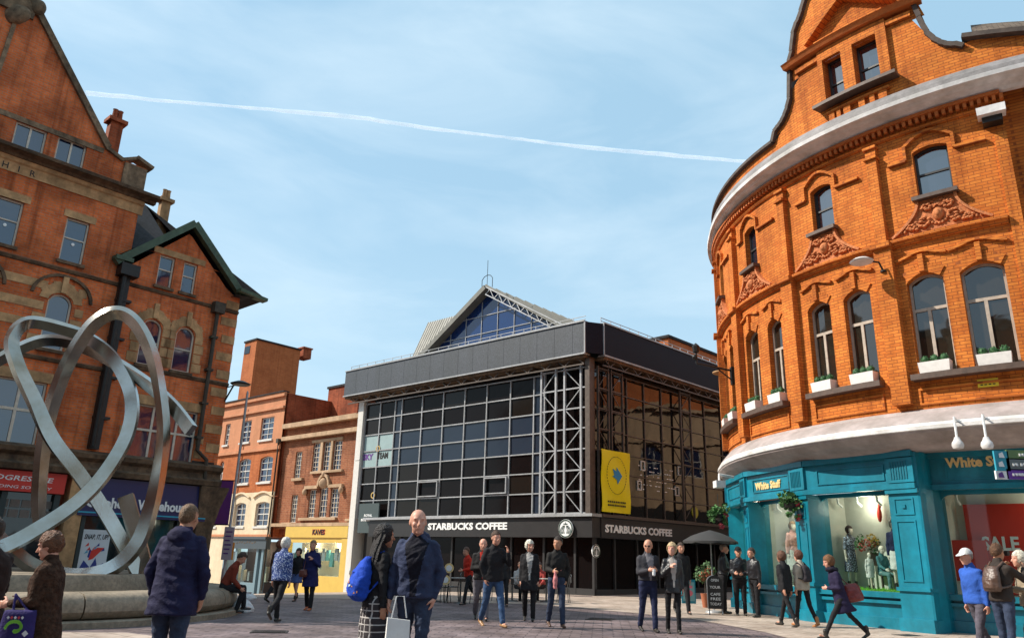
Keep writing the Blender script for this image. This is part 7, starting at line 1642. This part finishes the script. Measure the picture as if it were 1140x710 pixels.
I = person(720, 703, 600, 190, 'bald man in sunglasses and grey jacket holding a paper cup', hair='none', hairc=(.2, .12, .08), skin='a', top=(.045, .043, .05), topk='plain', hem=.9, under=(.25, .23, .24), tr=(.025, .03, .07), trk='denim', arms=('phone', 'phone'), head=(-30, 4), legs=(9, 5, -9, 14), girth=1.1)
mb = MB(); TH = I['TH']
for s_ in (-1, 1): ell(mb, TH((s_ * .034, .092, .012)), (.024, .012, .017), None, 8)
rcone(mb, TH((-.02, .1, .016)), TH((.02, .1, .016)), .005, .005, 6)
for s_ in (-1, 1): rcone(mb, TH((s_ * .055, .085, .016)), TH((s_ * .085, .0, .016)), .004, .004, 6)
carried('sunglasses', I, mb, m_iron, 'dark sunglasses worn by the bald man in grey', 'sunglasses', 0, 0, .006)
mb = MB(); q = (I['ar'][0][2] + I['ar'][1][2]) / 2 + Vector((0, .08, 0)); mb.lathe([(.03, -.1), (.04, .03), (0, .03)], 12, tuple(I['T'](q))); carried('paper_cup', I, mb, m_letter, 'white paper cup in the hands of the bald man', 'cup', 0)
person(747, 705, 604, 178, 'blonde woman in a black jacket and leggings raising a hand to her chest', sex='f', hair='bob', hairc=(.5, .36, .2), skin='c', top=BK, topk='leather', hem=.78, flare=.01, tr=BK, leg_r=.86, arms=('down', 'chest'), head=(-20, -6), legs=(4, 3, -5, 8), under=(.45, .4, .36))
person(757, 683, 603, 184, 'short haired man in dark clothes just behind the blonde woman', hair='short', hairc=(.05, .03, .02), top=BK, hem=.8, tr=BK)
person(803, 683, 605, -100, 'uniformed officer with cropped hair turned right under the parasol', hair='buzz', hairc=(.25, .2, .17), skin='c', top=(.012, .012, .015), topk='leather', hem=.9, tr=BK, arms=('down', 'hold'), group='officers in black by the shop', legs=(2, 2, -2, 2), girth=1.1)
person(821, 685, 609, 172, 'uniformed officer wearing a black cap facing forward', hair='officer', hairc=(.03, .02, .02), skin='a', top=(.012, .012, .015), topk='leather', hem=.9, tr=BK, arms=('hold', 'hold'), group='officers in black by the shop', legs=(3, 3, -3, 3), girth=1.12)
person(838, 687, 610, 110, 'dark haired uniformed officer turned left against the shop', hair='short', hairc=(.03, .02, .015), skin='a', top=(.014, .013, .016), topk='leather', hem=.9, tr=BK, arms=('down', 'hold'), group='officers in black by the shop', legs=(4, 4, -4, 6), girth=1.1)
person(871, 697, 611, 30, 'auburn haired woman in a black quilted jacket walking away', sex='f', hair='bob', hairc=(.13, .055, .03), top=BK, hem=.84, tr=BK, leg_r=.84, arms=('swingb', 'down'), legs=(-20, 6, 22, 4), girth=1.12)
I = person(890, 697, 612, 24, 'curly red haired woman in a beige jacket with dark rucksack', sex='f', hair='curly', hairc=(.12, .04, .02), skin='c', top=(.40, .34, .27), hem=.84, tr=BK, leg_r=.86, shoe=(.4, .17, .06), arms=('down', 'down'), legs=(14, 4, -10, 18)); backpack(I, (.035, .03, .035), 'black and white rucksack on the woman in beige', .8)
I = person(930, 712, 612, 88, 'woman striding left in a navy coat with a thick scarf', sex='f', hair='bob', hairc=(.16, .07, .025), skin='c', top=(.020, .015, .045), hem=.62, flare=.02, tr=BK, leg_r=.82, bare=False, arms=('fold', 'down'), legs=(30, 4, -30, 14), lean=12, head=(0, 6))
mb = MB(); T = I['T']
for q in range(12): a = 2 * PI * q / 12; b = 2 * PI * (q + 1) / 12; rcone(mb, T((.085 * math.cos(a), .01 + .085 * math.sin(a), 1.47 + .02 * math.sin(a))), T((.085 * math.cos(b), .01 + .085 * math.sin(b), 1.47 + .02 * math.sin(b))), .045, .045, 8)
carried('scarf', I, mb, fab((.012, .010, .022)), 'thick dark scarf round the neck of the striding woman', 'scarf', 2, .01)
mb = MB(); loft(mb, [(.78, .10, .18, -.27), (.84, .12, .2, -.27), (1.02, .10, .18, -.27), (1.12, .06, .14, -.26)], 20, T); rcone(mb, T((0, -.25, 1.1)), T((.14, -.02, 1.46)), .014, .014, 6); carried('red_shoulder_bag', I, mb, fab((.16, .022, .02), 'leather'), 'large dark red bag swinging behind the striding woman', 'bag', 2, .006)
I = person(1079, 733, 610, 104, 'man in white cap and bright blue jacket outside the sale window', hair='cap', hairc=(.35, .3, .27), skin='c', top=(.03, .10, .42), hem=.88, tr=(.09, .08, .10), trk='denim', arms=('down', 'down'), legs=(16, 8, -12, 16), lean=6)
I = person(1106, 737, 606, -66, 'man with a brown rucksack raising a camera outside the sale window', hair='short', hairc=(.10, .045, .02), skin='b', top=(.035, .026, .022), hem=.88, tr=JN2, trk='denim', arms=('camera', 'camera'), legs=(4, 3, -4, 8)); backpack(I, (.09, .05, .035), 'brown rucksack on the man with the camera', .95, 'leather')
def camthing(I, label):
    c = I['TH']((0, .17, .01)); mb = MB(); mb.box(c.x - .065, c.x + .065, c.y - .03, c.y + .03, c.z - .04, c.z + .04); mb.tube([c + Vector((0, .02, 0)), c + Vector((0, .10, 0))], .032, 12); carried('camera', I, mb, m_iron, label, 'camera', 0, 0, .009)
camthing(I, 'black camera held to the eye of the man with the brown rucksack')
I = person(1137, 736, 612, 78, 'white haired person in tan top cut by the right edge', hair='bob', hairc=(.6, .55, .45), skin='c', top=(.30, .24, .17), hem=.88, tr=(.1, .08, .07), arms=('phone', 'phone'))
# seated customers at the tables
for x, y, hc_, tc_, yw, lab in ((577, 672, (.1, .05, .03), (.45, .42, .4), 200, 'customer in a pale top seated at the cafe table behind the jeans'), (602, 672, (.04, .02, .02), (.4, .06, .05), 150, 'customer in red seated at the table behind the white haired woman')):
    q = gpt(x, y - 4); person(x, y, 630, yw, lab, loc=q[:], height=1.62, legs=(86, 86, 82, 84), sit=.50, lean=10, arms=('lap', 'lap'), hairc=hc_, top=tc_, hem=.92, tr=BK)
# ---- shop window mannequins
MS = (.62, .56, .48)
def mann(x, off, sf, hgt, yaw, label, base=.83, **kw):
    # stand on the display floor at px column x, `off` behind the facet plane
    r = ray(x, 620); Pn = sf.O + sf.n * off; t = (Pn - CAM0).dot(sf.n) / r.dot(sf.n); q = CAM0 + r * t; return person(x, 0, 0, yaw, label, loc=(q.x, q.y, base), height=hgt, face=False, skin=MS, name='mannequin', cat='mannequin', **kw)
pat = fab((.04, .04, .045), 'speckle')
mann(947, -.85, s3, 1.50, 200, 'mannequin in a black and white patterned dress', sex='f', hair='bob', hairc=(.03, .02, .02), top=(.05, .05, .06), topk='speckle', hem=.45, flare=.03, bare=True, legs=(2, 2, -2, 2), sleeves=False)
mann(999, -.8, s3, 1.62, 150, 'mannequin in navy top and white skirt', sex='f', hair='bob', hairc=(.03, .025, .02), top=(.02, .025, .07), hem=.92, skirt=(.5, (.7, .68, .66), 'plain'), bare=True, legs=(2, 2, -2, 2))
mann(981, -.95, s3, 1.35, 190, 'seated mannequin in a teal shirt on a chair', sex='f', hair='none', top=(.05, .16, .18), hem=.88, tr=(.1, .2, .2), legs=(80, 78, 84, 84), sit=.50, arms=('lap', 'lap'))
mann(967, -.7, s3, .85, 180, 'small child mannequin in a white dress', sex='f', hair='none', top=(.7, .68, .64), hem=.55, flare=.05, bare=True, legs=(2, 2, -2, 2))
r = ray(882, 600); Pn = s2.O + s2.n * -.95; t = (Pn - CAM0).dot(s2.n) / r.dot(s2.n); q = CAM0 + r * t
person(882, 0, 0, 195, 'mannequin in a pink blouse in the narrow window', loc=(q.x, q.y, .83), height=1.72, face=False, skin=MS, name='mannequin', cat='mannequin', sex='f', hair='bob', hairc=(.25, .15, .08), top=(.60, .32, .28), hem=.85, skirt=(.4, (.5, .5, .46), 'plain'), bare=True, arms=('chest', 'down'))
def inwin(sf, x, y, off):
    r = ray(x, y); Pn = sf.O + sf.n * off; t = (Pn - CAM0).dot(sf.n) / r.dot(sf.n); return CAM0 + r * t
c = inwin(s3, 967, 606, -1.0); e = empty('flower_display', c[:], 0, 'round bunch of red and green flowers in the shop window', 'flowers'); mb = MB(); rn = random.Random(6)
for kk in range(10): leaves(mb, (rn.uniform(-.25, .25), rn.uniform(-.08, .08), rn.uniform(-.16, .18)), .11, 40, .035, rn, rn.choice([0, 0, 1, 2]))
mb.build('blooms', [mat('bloom_leaf', (.05, .15, .04), .7), mat('bloom_red', (.5, .08, .05), .7), mat('bloom_yellow', (.5, .35, .08), .7)], e); mb = MB(); mb.tube([(0, .05, -.1), (0, .05, -(c.z - .84))], .03, 6); mb.build('stand', m_offw, e)
c = inwin(s3, 979, 572, -1.0); e = empty('hanging_parrot_display', c[:], 0, 'red bird shaped display hanging in the shop window', 'display'); mb = MB(); ell(mb, (0, 0, 0), (.06, .06, .2), None, 10); ell(mb, (.02, 0, .2), (.05, .05, .06), None, 8); o = addmesh(sculpt(mb, .012, 1), 'bird_body', m_red, e); mb = MB(); mb.tube([(0, 0, .2), (0, 0, 3.04 - c.z)], .004, 4); mb.build('thread', m_letter, e)
mb = MB(); q = inwin(s3, 984, 640, -1.05); e = empty('display_chair', (q.x, q.y, .83), math.radians(190), 'wooden chair under the seated mannequin', 'chair')
mb.box(-.2, .2, -.2, .2, .36, .40); mb.build('seat', m_offw, e); mb = MB(); mb.box(-.2, .2, -.22, -.19, .55, .85); mb.build('backrest', m_brownst, e)
for a in (-.18, .18):
    for b in (-.19, .18): mb = MB(); mb.box(a - .02, a + .02, b - .02, b + .02, 0, .36 if b > 0 else .86); mb.build('leg', m_brownst, e)

bpy.data.scenes.remove(TMP)
